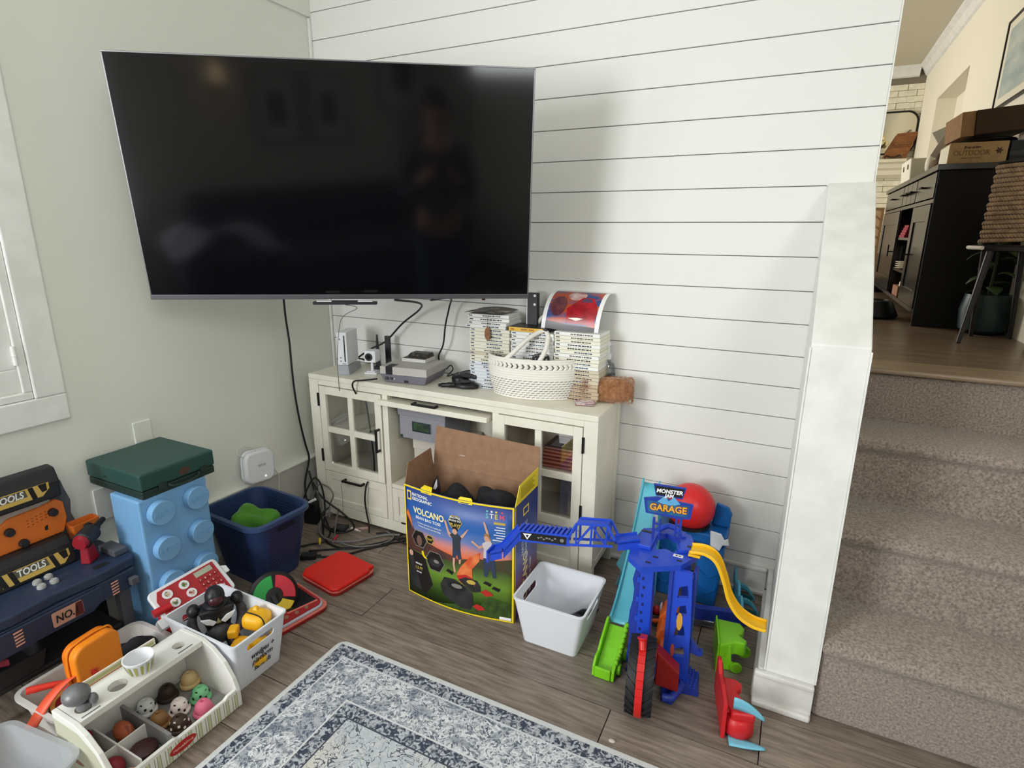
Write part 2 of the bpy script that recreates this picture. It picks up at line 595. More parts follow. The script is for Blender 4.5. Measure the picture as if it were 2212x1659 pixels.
# upper room shell
UP = mat('upper_paint', (234, 228, 210), 0.8, bump=0.08, bs=200)
BRICK = mat('white_brick', (238, 234, 214), 0.6, rgb2=(226, 220, 198), vs=30, bump=0.3, bs=60, rnd=0.03)
JOINT = mat('brick_joint', (128, 120, 104), 0.9)
wu = struct('wall_upper_right', B().box(2.75, -0.53, 0, 2.9, 3.06, 2.8).box(2.75, 4.15, 0, 2.9, 5.1, 2.8).box(2.75, 3.06, 0, 2.9, 4.15, 1.0)
            .box(2.75, 3.06, 2.31, 2.9, 4.15, 2.8).box(2.885, 3.06, 1.0, 2.9, 4.15, 2.31), UP)
part('niche_shelf', B().box(2.751, 3.061, 1.001, 2.884, 4.149, 1.012), TRIM, wu)
wk = struct('wall_upper_brick', B().box(-1.0, 4.975, 0.8, 2.75, 5.08, 2.8), JOINT)
bk = None
for r in range(30):
    zb = 1.05 + r * 0.0535
    if zb + 0.047 > 2.64:
        break
    for c in range(9):
        x = 2.62 - c * 0.15 + (0.075 if r % 2 else 0.0) + RND.uniform(-0.003, 0.003)
        x1 = min(x + 0.1465, 2.749)
        if x > 2.74:
            continue
        part('brick', B().box(x, 4.962 + RND.uniform(-0.002, 0.002), zb, x1, 4.976, zb + 0.0505), BRICK, wk, bev=0.002, seg=1)
struct('ceiling_upper', B().box(-1.0, 0.11, 2.75, 2.9, 5.1, 2.85), mat('upper_ceiling', (214, 206, 186), 0.9, bump=0.5, bs=90))
struct('trim_2', B().prism([(2.7495, 2.749), (2.68, 2.749), (2.68, 2.735), (2.71, 2.71), (2.735, 2.665), (2.7495, 2.655)], 'y', 0.12, 4.96), TRIM)
struct('trim_3', B().prism([(4.9615, 2.749), (4.89, 2.749), (4.89, 2.735), (4.92, 2.71), (4.945, 2.665), (4.9615, 2.655)], 'x', 1.9, 2.69), TRIM)
struct('wall_upper_left', B().box(-1.1, 0.11, 0.8, -1.0, 5.1, 2.8), UP)
struct('wall_upper_front', B().box(-1.0, 0.111, 0.82, 2.07, 0.13, 2.75).box(2.07, 0.111, 2.6, 2.9, 0.13, 2.8), UP)

# ---------------------------------------------------------------- rug
def rug_material():
    m = bpy.data.materials.new('rug_print')
    m.use_nodes = True
    nt = m.node_tree
    P = nt.nodes['Principled BSDF']
    P.inputs['Roughness'].default_value = 0.95
    P.inputs['Specular IOR Level'].default_value = 0.1
    L = nt.links
    def mth(op, a, b=None, c=None):
        n = nt.nodes.new('ShaderNodeMath')
        n.operation = op
        for i, v in enumerate((a, b, c)):
            if v is None:
                continue
            if isinstance(v, (int, float)):
                n.inputs[i].default_value = v
            else:
                L.new(v, n.inputs[i])
        return n.outputs[0]
    def mix(f, a, b):
        n = nt.nodes.new('ShaderNodeMix')
        n.data_type = 'RGBA'
        if isinstance(f, (int, float)):
            n.inputs[0].default_value = f
        else:
            L.new(f, n.inputs[0])
        for i, v in ((6, a), (7, b)):
            if isinstance(v, tuple):
                n.inputs[i].default_value = lin(v)
            else:
                L.new(v, n.inputs[i])
        return n.outputs[2]
    tc = nt.nodes.new('ShaderNodeTexCoord')
    sp = nt.nodes.new('ShaderNodeSeparateXYZ')
    L.new(tc.outputs['Object'], sp.inputs[0])
    ax, ay = mth('ABSOLUTE', sp.outputs[0]), mth('ABSOLUTE', sp.outputs[1])
    d = mth('MINIMUM', mth('SUBTRACT', 0.75, ax), mth('SUBTRACT', 1.1, ay))
    def noise(sc, det=3, dist=0.0):
        n = nt.nodes.new('ShaderNodeTexNoise')
        n.inputs['Scale'].default_value = sc
        n.inputs['Detail'].default_value = det
        n.inputs['Distortion'].default_value = dist
        L.new(tc.outputs['Object'], n.inputs['Vector'])
        return n.outputs['Fac']
    def band(v, lo, hi, s=0.02):
        n = nt.nodes.new('ShaderNodeMapRange')
        n.inputs['From Min'].default_value, n.inputs['From Max'].default_value = lo, hi
        L.new(v, n.inputs['Value'])
        return n.outputs[0]
    def between(v, lo, hi):
        return mth('MULTIPLY', mth('GREATER_THAN', v, lo), mth('LESS_THAN', v, hi))
    fine = noise(70, 4, 1.4)
    mid = noise(24, 3, 2.6)
    big = noise(9, 2, 2.0)
    scroll = mth('ABSOLUTE', mth('SUBTRACT', mid, 0.5))
    thin = mth('ABSOLUTE', mth('SUBTRACT', noise(15, 2, 3.4), 0.5))
    c_edge = mix(noise(90), (214, 214, 212), (196, 198, 198))
    c_dark = mix(band(fine, 0.44, 0.58), (66, 72, 86), (184, 188, 194))
    wide = mix(band(fine, 0.38, 0.62), (92, 100, 114), (208, 211, 214))
    wide = mix(mth('LESS_THAN', scroll, 0.03), wide, (222, 224, 226))
    wide = mix(mth('MULTIPLY', band(big, 0.5, 0.62), 0.5), wide, (86, 96, 116))
    vo = nt.nodes.new('ShaderNodeTexVoronoi')
    vo.inputs['Scale'].default_value = 4.4
    vo.distance = 'MANHATTAN'
    vo.inputs['Randomness'].default_value = 0.25
    L.new(tc.outputs['Object'], vo.inputs['Vector'])
    vd = vo.outputs['Distance']
    field = mix(band(noise(3, 1), 0.42, 0.6), (206, 200, 190), (186, 192, 198))
    field = mix(mth('MULTIPLY', band(fine, 0.5, 0.66), 0.55), field, (222, 220, 214))
    field = mix(mth('LESS_THAN', thin, 0.017), field, (92, 96, 104))
    field = mix(between(vd, 0.30, 0.325), field, (82, 86, 94))
    field = mix(between(vd, 0.335, 0.35), field, (226, 222, 214))
    field = mix(mth('MULTIPLY', mth('LESS_THAN', vd, 0.16), band(fine, 0.42, 0.56)), field, (104, 116, 136))
    col = mix(mth('GREATER_THAN', d, 0.016), c_edge, c_dark)
    col = mix(mth('GREATER_THAN', d, 0.056), col, (206, 210, 212))
    col = mix(mth('GREATER_THAN', d, 0.061), col, wide)
    col = mix(mth('GREATER_THAN', d, 0.178), col, (212, 214, 214))
    col = mix(mth('GREATER_THAN', d, 0.183), col, c_dark)
    col = mix(mth('GREATER_THAN', d, 0.222), col, (70, 76, 88))
    col = mix(mth('GREATER_THAN', d, 0.226), col, field)
    L.new(col, P.inputs['Base Color'])
    bn = nt.nodes.new('ShaderNodeBump')
    bn.inputs['Strength'].default_value = 0.5
    bn.inputs['Distance'].default_value = 0.002
    L.new(noise(400, 2), bn.inputs['Height'])
    L.new(bn.outputs[0], P.inputs['Normal'])
    return m
rg = tag(part('rug', B().prism(rrect(-0.75, -1.1, 0.75, 1.1, 0.03), 'z', 0.0, 0.007), rug_material(), loc=(1.527, -1.962, 0.0003), bev=0.002),
         'blue grey floral bordered area rug with a cream edge on the plank floor', 'rug')

# ---------------------------------------------------------------- television
SCREEN = mat('screen_glass', (7, 7, 9), 0.09, spec=0.5)
tv = thing('television', 'large black flat television tilted across the corner above the white cabinet', 'television', (0.7109, -0.6742, 1.3561))
tv.rotation_euler = (0.1057, 0.0036, 0.5712)
W, Hh = 1.117, 0.642
part('screen', B().box(-W / 2 + 0.004, -0.003, -Hh / 2 + 0.016, W / 2 - 0.004, 0.004, Hh / 2 - 0.004), SCREEN, tv)
bz = B().box(-W / 2, -0.004, Hh / 2 - 0.004, W / 2, 0.02, Hh / 2).box(-W / 2, -0.004, -Hh / 2 + 0.014, -W / 2 + 0.004, 0.02, Hh / 2 - 0.004)
bz.box(W / 2 - 0.004, -0.004, -Hh / 2 + 0.014, W / 2, 0.02, Hh / 2 - 0.004)
part('bezel', bz, mat('bezel_metal', (120, 120, 122), 0.35, 0.7), tv, bev=0.001)
part('bottom_bar', B().box(-W / 2, -0.006, -Hh / 2, W / 2, 0.02, -Hh / 2 + 0.0145), mat('bar_metal', (92, 92, 96), 0.4, 0.6), tv, bev=0.0015)
part('back_shell', B().box(-W / 2 + 0.005, 0.0045, -Hh / 2 + 0.016, W / 2 - 0.005, 0.02, Hh / 2 - 0.005).hexa(
    [(-0.45, 0.0205, -0.3), (0.45, 0.0205, -0.3), (0.45, 0.0205, 0.12), (-0.45, 0.0205, 0.12)],
    [(-0.41, 0.058, -0.27), (0.41, 0.058, -0.27), (0.41, 0.058, 0.08), (-0.41, 0.058, 0.08)]), BLACK, tv)
part('mount_arm', B().box(-0.2, 0.0585, -0.15, 0.2, 0.07, 0.1).box(-0.03, 0.07, -0.06, 0.03, 0.72, 0.02), BLACKM, tv)
part('port_lights', B().box(0.413, 0.0, -Hh / 2 - 0.006, 0.423, 0.01, -Hh / 2), mat('dark_red_plastic', (70, 20, 20), 0.4), tv)

sb = thing('sensor_bar', 'slim black sensor bar with silver ends hanging under the television edge', 'sensor bar', (0.735, -0.70, 1.031), 0.52)
part('body', B().box(-0.092, -0.008, -0.003, 0.092, 0.008, 0.0058), BLACK, sb, bev=0.0015)
for s in (-1, 1):
    part('silver_end', B().box(min(s * 0.038, s * 0.08), -0.0084, 0.006, max(s * 0.038, s * 0.08), 0.0082, 0.0085), mat('silver_cap', (214, 214, 216), 0.3, 0.2), sb)
part('clip', B().box(-0.037, -0.006, 0.006, 0.037, 0.009, 0.0082), BLACK, sb)

CORD = mat('black_cord', (16, 16, 18), 0.55)
def cord(name, pts, r, label, m=CORD, group=None):
    return tag(part(name, B().tube(pts, r, 8), m, smooth=60), label, 'cable', group)
cord('power_cable', [(0.06, -0.319, 1.1), (0.06, -0.319, 0.96), (0.058, -0.316, 0.886), (0.06, -0.311, 0.788), (0.06, -0.311, 0.65), (0.06, -0.305, 0.527), (0.06, -0.292, 0.418), (0.06, -0.276, 0.327), (0.062, -0.265, 0.258), (0.056, -0.287, 0.178), (0.058, -0.299, 0.127), (0.09, -0.32, 0.05), (0.14, -0.33, 0.006)], 0.0042, 'black cord hanging down the left wall from the television')
cord('video_cable', [(0.80, -0.55, 1.03), (0.70, -0.28, 0.985), (0.56, -0.09, 0.93), (0.45, -0.06, 0.862), (0.36, -0.06, 0.78), (0.30, -0.075, 0.748), (0.245, -0.06, 0.72), (0.20, -0.06, 0.69), (0.19, -0.02, 0.675), (0.2, -0.01, 0.665)], 0.0038, 'black cable running from the television behind the white camera cube')
cord('antenna_cable', [(0.90, -0.50, 1.03), (0.78, -0.2, 1.0), (0.695, -0.075, 0.95), (0.665, -0.06, 0.875), (0.645, -0.05, 0.79), (0.615, -0.04, 0.74), (0.61, -0.03, 0.71), (0.615, -0.025, 0.668)], 0.0035, 'black cable dropping from the television behind the grey console')
cord('sensor_wire', [(0.735, -0.70, 1.027), (0.60, -0.50, 0.985), (0.33, -0.29, 0.90), (0.285, -0.276, 0.76), (0.278, -0.274, 0.66), (0.279, -0.2745, 0.6)], 0.0012, 'thin grey wire from the sensor bar to the cabinet front', mat('thin_wire', (96, 94, 90), 0.5))

# ---------------------------------------------------------------- white cabinet
CAB = mat('cabinet_paint', (233, 229, 214), 0.42, rgb2=(226, 221, 205), vs=12, bump=0.03, bs=90)
PANE = glass('cabinet_glass')
cab = thing('media_cabinet', 'white farmhouse television cabinet with glass doors under the shiplap wall', 'cabinet', (0.109, -0.272, 0))
CW, CD, CH = 1.278, 0.264, 0.655
part('top', B().box(0, 0, 0.634, CW, CD, CH), CAB, cab, bev=0.002)
for x in (0, CW - 0.05):
    for y in (0.0, CD - 0.03):
        part('leg', B().box(x, y, 0, x + 0.05, y + 0.03, 0.6335), CAB, cab, bev=0.0015)
sd = B()
for x in (0.006, CW - 0.018):
    sd.box(x, 0.0305, 0.085, x + 0.012, CD - 0.0305, 0.6335)
    sd.box(x - 0.003, 0.0305, 0.075, x + 0.015, CD - 0.0305, 0.1)
isl('side_panel', sd, CAB, cab)
part('back_panel', B().box(0.0505, CD - 0.012, 0.07, CW - 0.0505, CD - 0.004, 0.6335), CAB, cab)
part('top_rail', B().box(0.0505, 0.002, 0.612, CW - 0.0505, 0.022, 0.6335), CAB, cab)
part('apron', B().box(0.0505, 0.002, 0.02, CW - 0.0505, 0.022, 0.066), CAB, cab, bev=0.002)
for x in (0.385, 0.882):
    part('divider', B().box(x, 0.002, 0.0665, x + 0.026, CD - 0.0125, 0.6115), CAB, cab, bev=0.001)
isl('bay_floor', B().box(0.0505, 0.024, 0.215, 0.3845, CD - 0.0125, 0.228).box(0.4115, 0.004, 0.218, 0.8815, CD - 0.0125, 0.234).box(0.9085, 0.024, 0.215, CW - 0.0505, CD - 0.0125, 0.228), CAB, cab)
part('shelf', B().box(0.0505, 0.03, 0.408, 0.3845, CD - 0.0125, 0.42), CAB, cab)
part('shelf', B().box(0.9085, 0.03, 0.408, CW - 0.0505, CD - 0.0125, 0.42), CAB, cab)

def pull(x0, z0, x1, z1, y, parent):
    """bar pull standing off the face at y"""
    t = 0.0042
    b = B()
    b.box(min(x0, x1) - t, y - 0.026, min(z0, z1) - t, max(x0, x1) + t, y - 0.018, max(z0, z1) + t)
    for x, z in ((x0, z0), (x1, z1)):
        b.box(x - t, y - 0.0185, z - t, x + t, y, z + t)
    return part('handle', b, BLACKM, parent, bev=0.001)

def door(x0, x1, hinge_left):
    z0, z1, y0, y1 = 0.228, 0.608, 0.0, 0.02
    b = B()
    sw = 0.033
    gz0, gz1, gx0, gx1 = z0 + 0.034, z1 - 0.034, x0 + sw, x1 - sw
    b.box(x0, y0, z0, gx0, y1, z1).box(gx1, y0, z0, x1, y1, z1)
    b.box(gx0, y0 + 0.0003, z0, gx1, y1, gz0).box(gx0, y0 + 0.0003, gz1, gx1, y1, z1)
    mx, mz = (gx0 + gx1) / 2, (gz0 + gz1) / 2
    b.box(mx - 0.0125, y0 + 0.003, gz0, mx + 0.0125, y1 - 0.004, gz1)
    b.box(gx0, y0 + 0.0033, mz - 0.0125, mx - 0.0125, y1 - 0.004, mz + 0.0125).box(mx + 0.0125, y0 + 0.0033, mz - 0.0125, gx1, y1 - 0.004, mz + 0.0125)
    d = part('door', b, CAB, cab, bev=0.0008, seg=1)
    for a0, a1 in ((gx0, mx - 0.0125), (mx + 0.0125, gx1)):
        for c0, c1 in ((gz0, mz - 0.0125), (mz + 0.0125, gz1)):
            part('pane', B().box(a0 + 0.0002, 0.011, c0 + 0.0002, a1 - 0.0002, 0.0135, c1 - 0.0002), PANE, d)
    hx = x1 - 0.014 if hinge_left else x0 + 0.014
    pull(hx, mz - 0.045, hx, mz + 0.045, 0.0, d)
    ex = x0 - 0.004 if hinge_left else x1 + 0.004
    for hz in (z1 - 0.06, z0 + 0.07):
        part('hinge', B().cyl((ex, -0.003, hz - 0.028), (ex, -0.003, hz + 0.028), 0.0048, n=8), BLACKM, d)
    return d
door(0.053, 0.379, True)
door(CW - 0.379, CW - 0.053, False)

def drawer(x0, x1, z0, z1, handle=True, mid=False):
    b = B().box(x0, 0.006, z0, x1, 0.02, z1)
    f = 0.03
    b.box(x0, 0.0005, z0, x0 + f, 0.006, z1).box(x1 - f, 0.0005, z0, x1, 0.006, z1)
    b.box(x0 + f, 0.0008, z0, x1 - f, 0.006, z0 + 0.03).box(x0 + f, 0.0008, z1 - 0.033, x1 - f, 0.006, z1)
    if mid:
        xm = (x0 + x1) / 2
        b.box(xm - 0.015, 0.0009, z0 + 0.03, xm + 0.015, 0.006, z1 - 0.033)
    d = part('drawer', b, CAB, cab, bev=0.001, seg=1)
    if handle:
        xm = (x0 + x1) / 2
        pull(xm - 0.05, z1 - 0.02, xm + 0.05, z1 - 0.02, 0.0005, d)
    return d
drawer(0.053, 0.383, 0.069, 0.224)
drawer(0.4135, 0.88, 0.069, 0.2155, False, True)
drawer(CW - 0.383, CW - 0.053, 0.069, 0.224)
part('catch', B().box(0.455, -0.004, 0.067, 0.485, 0.002, 0.072), BLACKM, cab)
fp = part('flap_door', B().box(0.377, -0.04, 0.574, 0.872, 0.03, 0.594), CAB, cab, bev=0.002, rot=(-0.03, 0, 0))
pull(0.545, 0.5985, 0.645, 0.5985, -0.012, fp)

# storage boxes inside the middle bay
LINEN = mat('grey_linen', (150, 150, 158), 0.9, rgb2=(136, 136, 144), vs=220, vstretch=(1, 1, 6), bump=0.3, bs=400)
gb = thing('storage_box', 'grey linen storage box with metal corners in the middle cabinet bay', 'box', (0.655, -0.235, 0.432))
part('body', B().box(-0.108, 0.002, 0, 0.108, 0.195, 0.096), LINEN, gb, bev=0.002)
part('lid', B().box(-0.113, -0.003, 0.0965, 0.113, 0.199, 0.138), LINEN, gb, bev=0.003)
for x in (-1, 1):
    part('corner', B().box(min(x * 0.1145, x * 0.093), -0.0045, 0.124, max(x * 0.1145, x * 0.093), 0.012, 0.1395), CHROME, gb)
part('corner', B().box(-0.1092, 0.0005, -0.0005, -0.093, 0.012, 0.014), CHROME, gb)
lh = part('label_holder', B().box(-0.045, -0.0015, 0.035, 0.045, 0.0018, 0.078), CHROME, gb, bev=0.001)
part('card', B().box(-0.037, -0.0022, 0.042, 0.037, -0.0016, 0.071), mat('card_green', (52, 84, 48), 0.6, rgb2=(30, 42, 30), vs=40), lh)
lb = thing('storage_box', 'pale box at the back of the cabinet bay under the grey linen box', 'box', (0.70, -0.2, 0.2345))
part('body', B().box(-0.11, 0, 0, 0.11, 0.17, 0.145), mat('pale_box', (196, 190, 178), 0.8), lb)
part('lid', B().box(-0.114, -0.004, 0.1455, 0.114, 0.174, 0.1955), mat('pale_box', (0, 0, 0)), lb, bev=0.003)

# red game cases behind the right glass door
REDC = [mat('red_case_%d' % i, c, 0.35) for i, c in enumerate(((150, 52, 44), (172, 74, 60), (140, 40, 36)))]
words = ['topmost', 'second from the top', 'third from the top', 'fourth from the top', 'fifth from the top', 'lowest']
for i in range(6):
    o = thing('game_case', 'red game case %s in the pile behind the right glass door' % words[5 - i], 'game case',
              (1.243 + [0, -0.004, 0.008, 0.012, 0.016, 0.02][i], -0.215 + RND.uniform(-0.004, 0.004), 0.4202 + i * 0.0134), RND.uniform(-0.04, 0.04), 'red game cases behind the glass door')
    part('case', B().box(-0.09, 0, 0, 0.09, 0.12, 0.0126), REDC[i % 3] if i < 5 else DGREY, o, bev=0.0015)
    part('spine_label', B().box(-0.088, -0.0006, 0.004, 0.088, -0.0001, 0.009), mat('spine_pink', (206, 140, 126), 0.5), o)
ctop = bpy.data.objects['game_case.005']
part('cover_sheet', B().box(-0.07, 0.01, 0.0127, 0.02, 0.1, 0.0132), mat('cover_grey', (150, 152, 160), 0.4), ctop)

# ---------------------------------------------------------------- consoles on the cabinet
T = 0.6553
wii = thing('game_console', 'upright white game console in a grey stand at the cabinet corner', 'game console', (0.262, -0.225, T), 0.36)
part('stand', B().hexa([(-0.026, 0, 0), (0.026, 0, 0), (0.026, 0.14, 0), (-0.026, 0.14, 0)], [(-0.023, 0.0, 0.04), (0.023, 0, 0.04), (0.023, 0.14, 0.03), (-0.023, 0.14, 0.03)]), mat('silver_plastic', (168, 170, 176), 0.35), wii, bev=0.002)
bd = part('body', B().box(-0.021, 0.002, 0.0405, 0.021, 0.125, 0.178), WHITE, wii, bev=0.002)
part('disc_slot', B().box(0.008, 0.0008, 0.055, 0.013, 0.002, 0.165), BLACK, bd)
isl('button', B().cyl((-0.008, 0.0025, 0.058), (-0.008, 0.0008, 0.058), 0.003, n=10).cyl((-0.008, 0.0025, 0.072), (-0.008, 0.0008, 0.072), 0.003, n=10).cyl((-0.008, 0.0025, 0.15), (-0.008, 0.0008, 0.15), 0.003, n=10), GREY, bd)
txt('wordmark', 'Wii', 0.011, mat('grey_ink', (150, 152, 158), 0.6), frame((0.006, 0.0014, 0.046), (1, 0, 0), (0, 0, 1)), bd)

cm = thing('security_camera', 'small white cube camera on a post beside the grey console', 'camera', (0.352, -0.15, T), 0.25)
part('base', B().box(-0.028, -0.02, 0, 0.028, 0.025, 0.007).box(-0.02, -0.014, 0.007, 0.02, 0.018, 0.012), WHITE, cm, bev=0.002)
part('post', B().cyl((0, 0.002, 0.012), (0, 0.002, 0.05), 0.006, n=12), WHITE, cm)
hd = part('head', B().box(-0.025, -0.018, 0.05, 0.025, 0.03, 0.1), WHITE, cm, bev=0.004)
part('lens', B().cyl((-0.004, -0.0185, 0.074), (-0.004, -0.0205, 0.074), 0.0165, n=20), BLACK, hd)
part('lens_ring', B().cyl((-0.004, -0.0205, 0.074), (-0.004, -0.0212, 0.074), 0.009, n=16), SCREEN, hd)
an = thing('antenna', 'black pointed antenna blade behind the white camera cube, nearer the left wall', 'antenna', (0.318, -0.07, T), 0.2)
part('blade', B().hexa([(-0.011, 0, 0.012), (0.011, 0, 0.012), (0.011, 0.006, 0.012), (-0.011, 0.006, 0.012)], [(-0.003, 0, 0.15), (0.003, 0, 0.15), (0.003, 0.006, 0.15), (-0.003, 0.006, 0.15)]), BLACK, an, bev=0.001)
part('base', B().box(-0.02, -0.015, 0, 0.02, 0.02, 0.012), BLACK, an, bev=0.002)
an = thing('antenna', 'black flat antenna tab standing right behind the white camera cube', 'antenna', (0.37, -0.065, T), 0.2)
part('blade', B().box(-0.013, 0, 0.012, 0.013, 0.008, 0.148), BLACK, an, bev=0.002)
part('base', B().box(-0.02, -0.015, 0, 0.02, 0.02, 0.012), BLACK, an, bev=0.002)

nes = thing('game_console', 'low grey retro game console with a black stripe on the cabinet', 'game console', (0.474, -0.248, T), 0.13)
NG, NP = mat('console_light_grey', (188, 184, 178), 0.5, bump=0.1, bs=300), mat('console_mauve', (120, 116, 128), 0.5)
part('lower_shell', B().hexa([(0.014, 0.01, 0.002), (0.19, 0.01, 0.002), (0.19, 0.175, 0.002), (0.014, 0.175, 0.002)], [(0, 0, 0.034), (0.205, 0, 0.034), (0.205, 0.18, 0.034), (0, 0.18, 0.034)]), NP, nes, bev=0.001)
us = part('upper_shell', B().box(0, 0.0, 0.0345, 0.205, 0.18, 0.066), NG, nes, bev=0.0015)
part('black_stripe', B().box(0.026, -0.0006, 0.035, 0.056, 0.0, 0.0655).box(0.026, -0.0006, 0.0655, 0.056, 0.05, 0.0668), BLACK, us)
part('button', B().box(0.022, -0.0015, 0.012, 0.034, 0.012, 0.024), DGREY, nes)
part('button', B().box(0.044, 0.0005, 0.014, 0.054, 0.012, 0.024), DGREY, nes)
part('power_light', B().cyl((0.062, 0.004, 0.018), (0.062, 0.001, 0.018), 0.0028, n=8), mat('lamp_white', (230, 225, 215), 0.3), nes)
part('controller_port', B().box(0.105, 0.003, 0.006, 0.12, 0.014, 0.014), BLACK, nes)
isl('foot', B().box(0.02, 0.02, 0, 0.04, 0.04, 0.003).box(0.165, 0.02, 0, 0.185, 0.04, 0.003).box(0.02, 0.14, 0, 0.04, 0.16, 0.003).box(0.165, 0.14, 0, 0.185, 0.16, 0.003), BLACK, nes)
gc = thing('game_cartridge', 'white edged game cartridge with dark cover lying on the grey console', 'cartridge', (0.50, -0.14, T + 0.0665), 0.1)
part('shell', B().box(0, 0, 0, 0.11, 0.085, 0.014), mat('cartridge_white', (212, 210, 204), 0.5), gc, bev=0.0015)
part('cover', B().box(0.004, 0.004, 0.0143, 0.106, 0.083, 0.0155), mat('cartridge_dark', (44, 40, 38), 0.5, rgb2=(110, 100, 90), vs=60, vcon=(0.5, 0.7)), gc)
part('ridge', B().hexa([(0.008, 0.03, 0.0157), (0.104, 0.03, 0.0157), (0.104, 0.083, 0.0157), (0.008, 0.083, 0.0157)], [(0.02, 0.04, 0.03), (0.1, 0.04, 0.03), (0.1, 0.083, 0.03), (0.02, 0.083, 0.03)]), mat('cartridge_dark', (0, 0, 0)), gc)
cord('console_cord', [(0.46, -0.25, T + 0.012), (0.42, -0.29, T + 0.01), (0.385, -0.30, T + 0.004), (0.37, -0.295, T - 0.02), (0.368, -0.276, T - 0.055)], 0.0035, 'black cord from the grey console bending over the cabinet front edge')
cord('lower_cord', [(0.352, -0.21, 0.6), (0.37, -0.215, 0.5), (0.385, -0.22, 0.4), (0.392, -0.22, 0.31), (0.395, -0.225, 0.2355)], 0.0034, 'black cord seen inside the cabinet behind the left glass door')
cord('drawer_cord', [(0.402, -0.277, 0.222), (0.395, -0.282, 0.2), (0.385, -0.283, 0.14), (0.388, -0.282, 0.08), (0.40, -0.285, 0.03), (0.42, -0.31, 0.005)], 0.0034, 'black cord hanging out of the door gap down over the left drawer')
cord('string', [(0.292, -0.2995, 0.205), (0.275, -0.30, 0.19), (0.262, -0.285, 0.12), (0.248, -0.275, 0.05), (0.245, -0.28, 0.02)], 0.0008, 'thin grey string slanting from the drawer handle to the floor', mat('thin_wire', (0, 0, 0)))

# controllers heaped beside the basket
ct = thing('game_controller', 'black game controller with a stick lying in front of the left case stack', 'controller', (0.80, -0.17, T), 0.2)
part('body', B().lathe([(0.03, 0), (0.045, 0.004), (0.047, 0.012), (0.04, 0.02), (0.02, 0.023)], (0.02, 0.0, 0), 20, sx=1.15, sy=0.62), BLACK, ct, smooth=50)
part('grip', B().tube([(-0.02, -0.01, 0.012), (-0.06, -0.016, 0.01), (-0.085, -0.014, 0.007)], [0.011, 0.009, 0.006], 10), BLACK, ct, smooth=60)
part('dial', B().lathe([(0.018, 0.0232), (0.021, 0.0262), (0.017, 0.029)], (0.022, 0, 0), 18), DGREY, ct, smooth=50)
ct = thing('game_controller', 'dark grey handset resting on top of the heaped black controller', 'controller', (0.815, -0.135, T + 0.0235), -0.15)
part('body', B().box(-0.045, -0.002, 0.006, 0.035, 0.04, 0.024), mat('handset_grey', (46, 46, 50), 0.45), ct, bev=0.006, seg=3)
part('buttons', B().box(-0.02, -0.0005, 0.0242, 0.02, 0.03, 0.0262), BLACK, ct)
ct = thing('game_controller', 'round black paddle lying behind the heaped controllers', 'controller', (0.755, -0.1, T), 0.1)
part('body', B().lathe([(0.02, 0), (0.034, 0.004), (0.035, 0.02), (0.026, 0.03), (0.012, 0.032)], (0, 0, 0), 20), BLACK, ct, smooth=50)
part('knob', B().cyl((0, 0, 0.0322), (0, 0, 0.04), 0.012, 0.01, 14), DGREY, ct)
cord('controller_cord', [(0.69, -0.1, T + 0.045), (0.70, -0.085, T + 0.06), (0.715, -0.09, T + 0.045), (0.70, -0.11, T + 0.02), (0.73, -0.085, T + 0.03), (0.775, -0.085, T + 0.045), (0.80, -0.09, T + 0.05)], 0.0025, 'black controller cord looping beside the grey console')

# ---------------------------------------------------------------- stacks of game cases
CW_ = [mat('case_cream', (232, 228, 210), 0.35), mat('case_white', (236, 236, 232), 0.35), mat('case_blue_white', (222, 226, 232), 0.35), mat('case_beige', (206, 194, 172), 0.4), mat('case_tan', (190, 168, 142), 0.4)]
SHEET = mat('case_paper', (170, 166, 158), 0.6, rgb2=(120, 118, 116), vs=30)
def ordinal(i):
    return ['top', 'second', 'third', 'fourth', 'fifth', 'sixth', 'seventh', 'eighth', 'ninth', 'tenth', 'eleventh', 'twelfth', 'thirteenth', 'fourteenth',
            'fifteenth', 'sixteenth', 'seventeenth', 'eighteenth', 'nineteenth', 'twentieth', 'twenty first', 'twenty second'][i]
TH = 0.0129
cases = []
for mi in range(5):
    me = B().box(0, 0, 0, 0.168, 0.118, TH - 0.0006)
    cases.append(part('case', me, CW_[mi], bev=0.0012, seg=1))
prints = []
for v in range(6):
    b = B()
    x = 0.008 + 0.004 * v
    b.box(0.006, -0.0004, 0.0045, 0.02, -0.00005, 0.0085)
    x = 0.05 + 0.012 * (v % 3)
    while x < 0.13 + 0.006 * (v % 2):
        w = RND.uniform(0.003, 0.011)
        b.box(x, -0.0004, 0.0042, x + w, -0.00005, 0.0086)
        x += w + RND.uniform(0.0012, 0.003)
    prints.append(part('spine_print', b, mat('spine_ink_%d' % (v % 3), ((52, 50, 48), (96, 90, 80), (70, 84, 110))[v % 3], 0.6), stuff=True))
def stack(x, y, n, which, pal, xs):
    for i in range(n):
        k = n - 1 - i
        dx, rz = xs(i)
        o = thing('game_case', 'white game case, %s from the top of the %s stack behind the basket' % (ordinal(k), which) if k else 'white game case on top of the %s stack behind the basket' % which,
                  'game case', (x + dx + RND.uniform(-0.0025, 0.0025), y + RND.uniform(-0.003, 0.003), T + i * TH), rz, 'stacked white game cases')
        for src in (cases[pal(i)], prints[RND.randrange(6)]):
            c = src.copy()
            COL.objects.link(c)
            c.parent = o
stack(0.822, -0.135, 22, 'left', lambda i: 2 if i < 8 else (3 if i == 10 else (0 if i < 18 else 1)), lambda i: ((0, 0) if i < 18 else ((-0.018, 0.03), (-0.008, -0.05), (-0.006, 0.06), (-0.01, 0.09))[i - 18]))
stack(0.996, -0.135, 18, 'middle', lambda i: 1 if i > 5 else 2, lambda i: (0, 0))
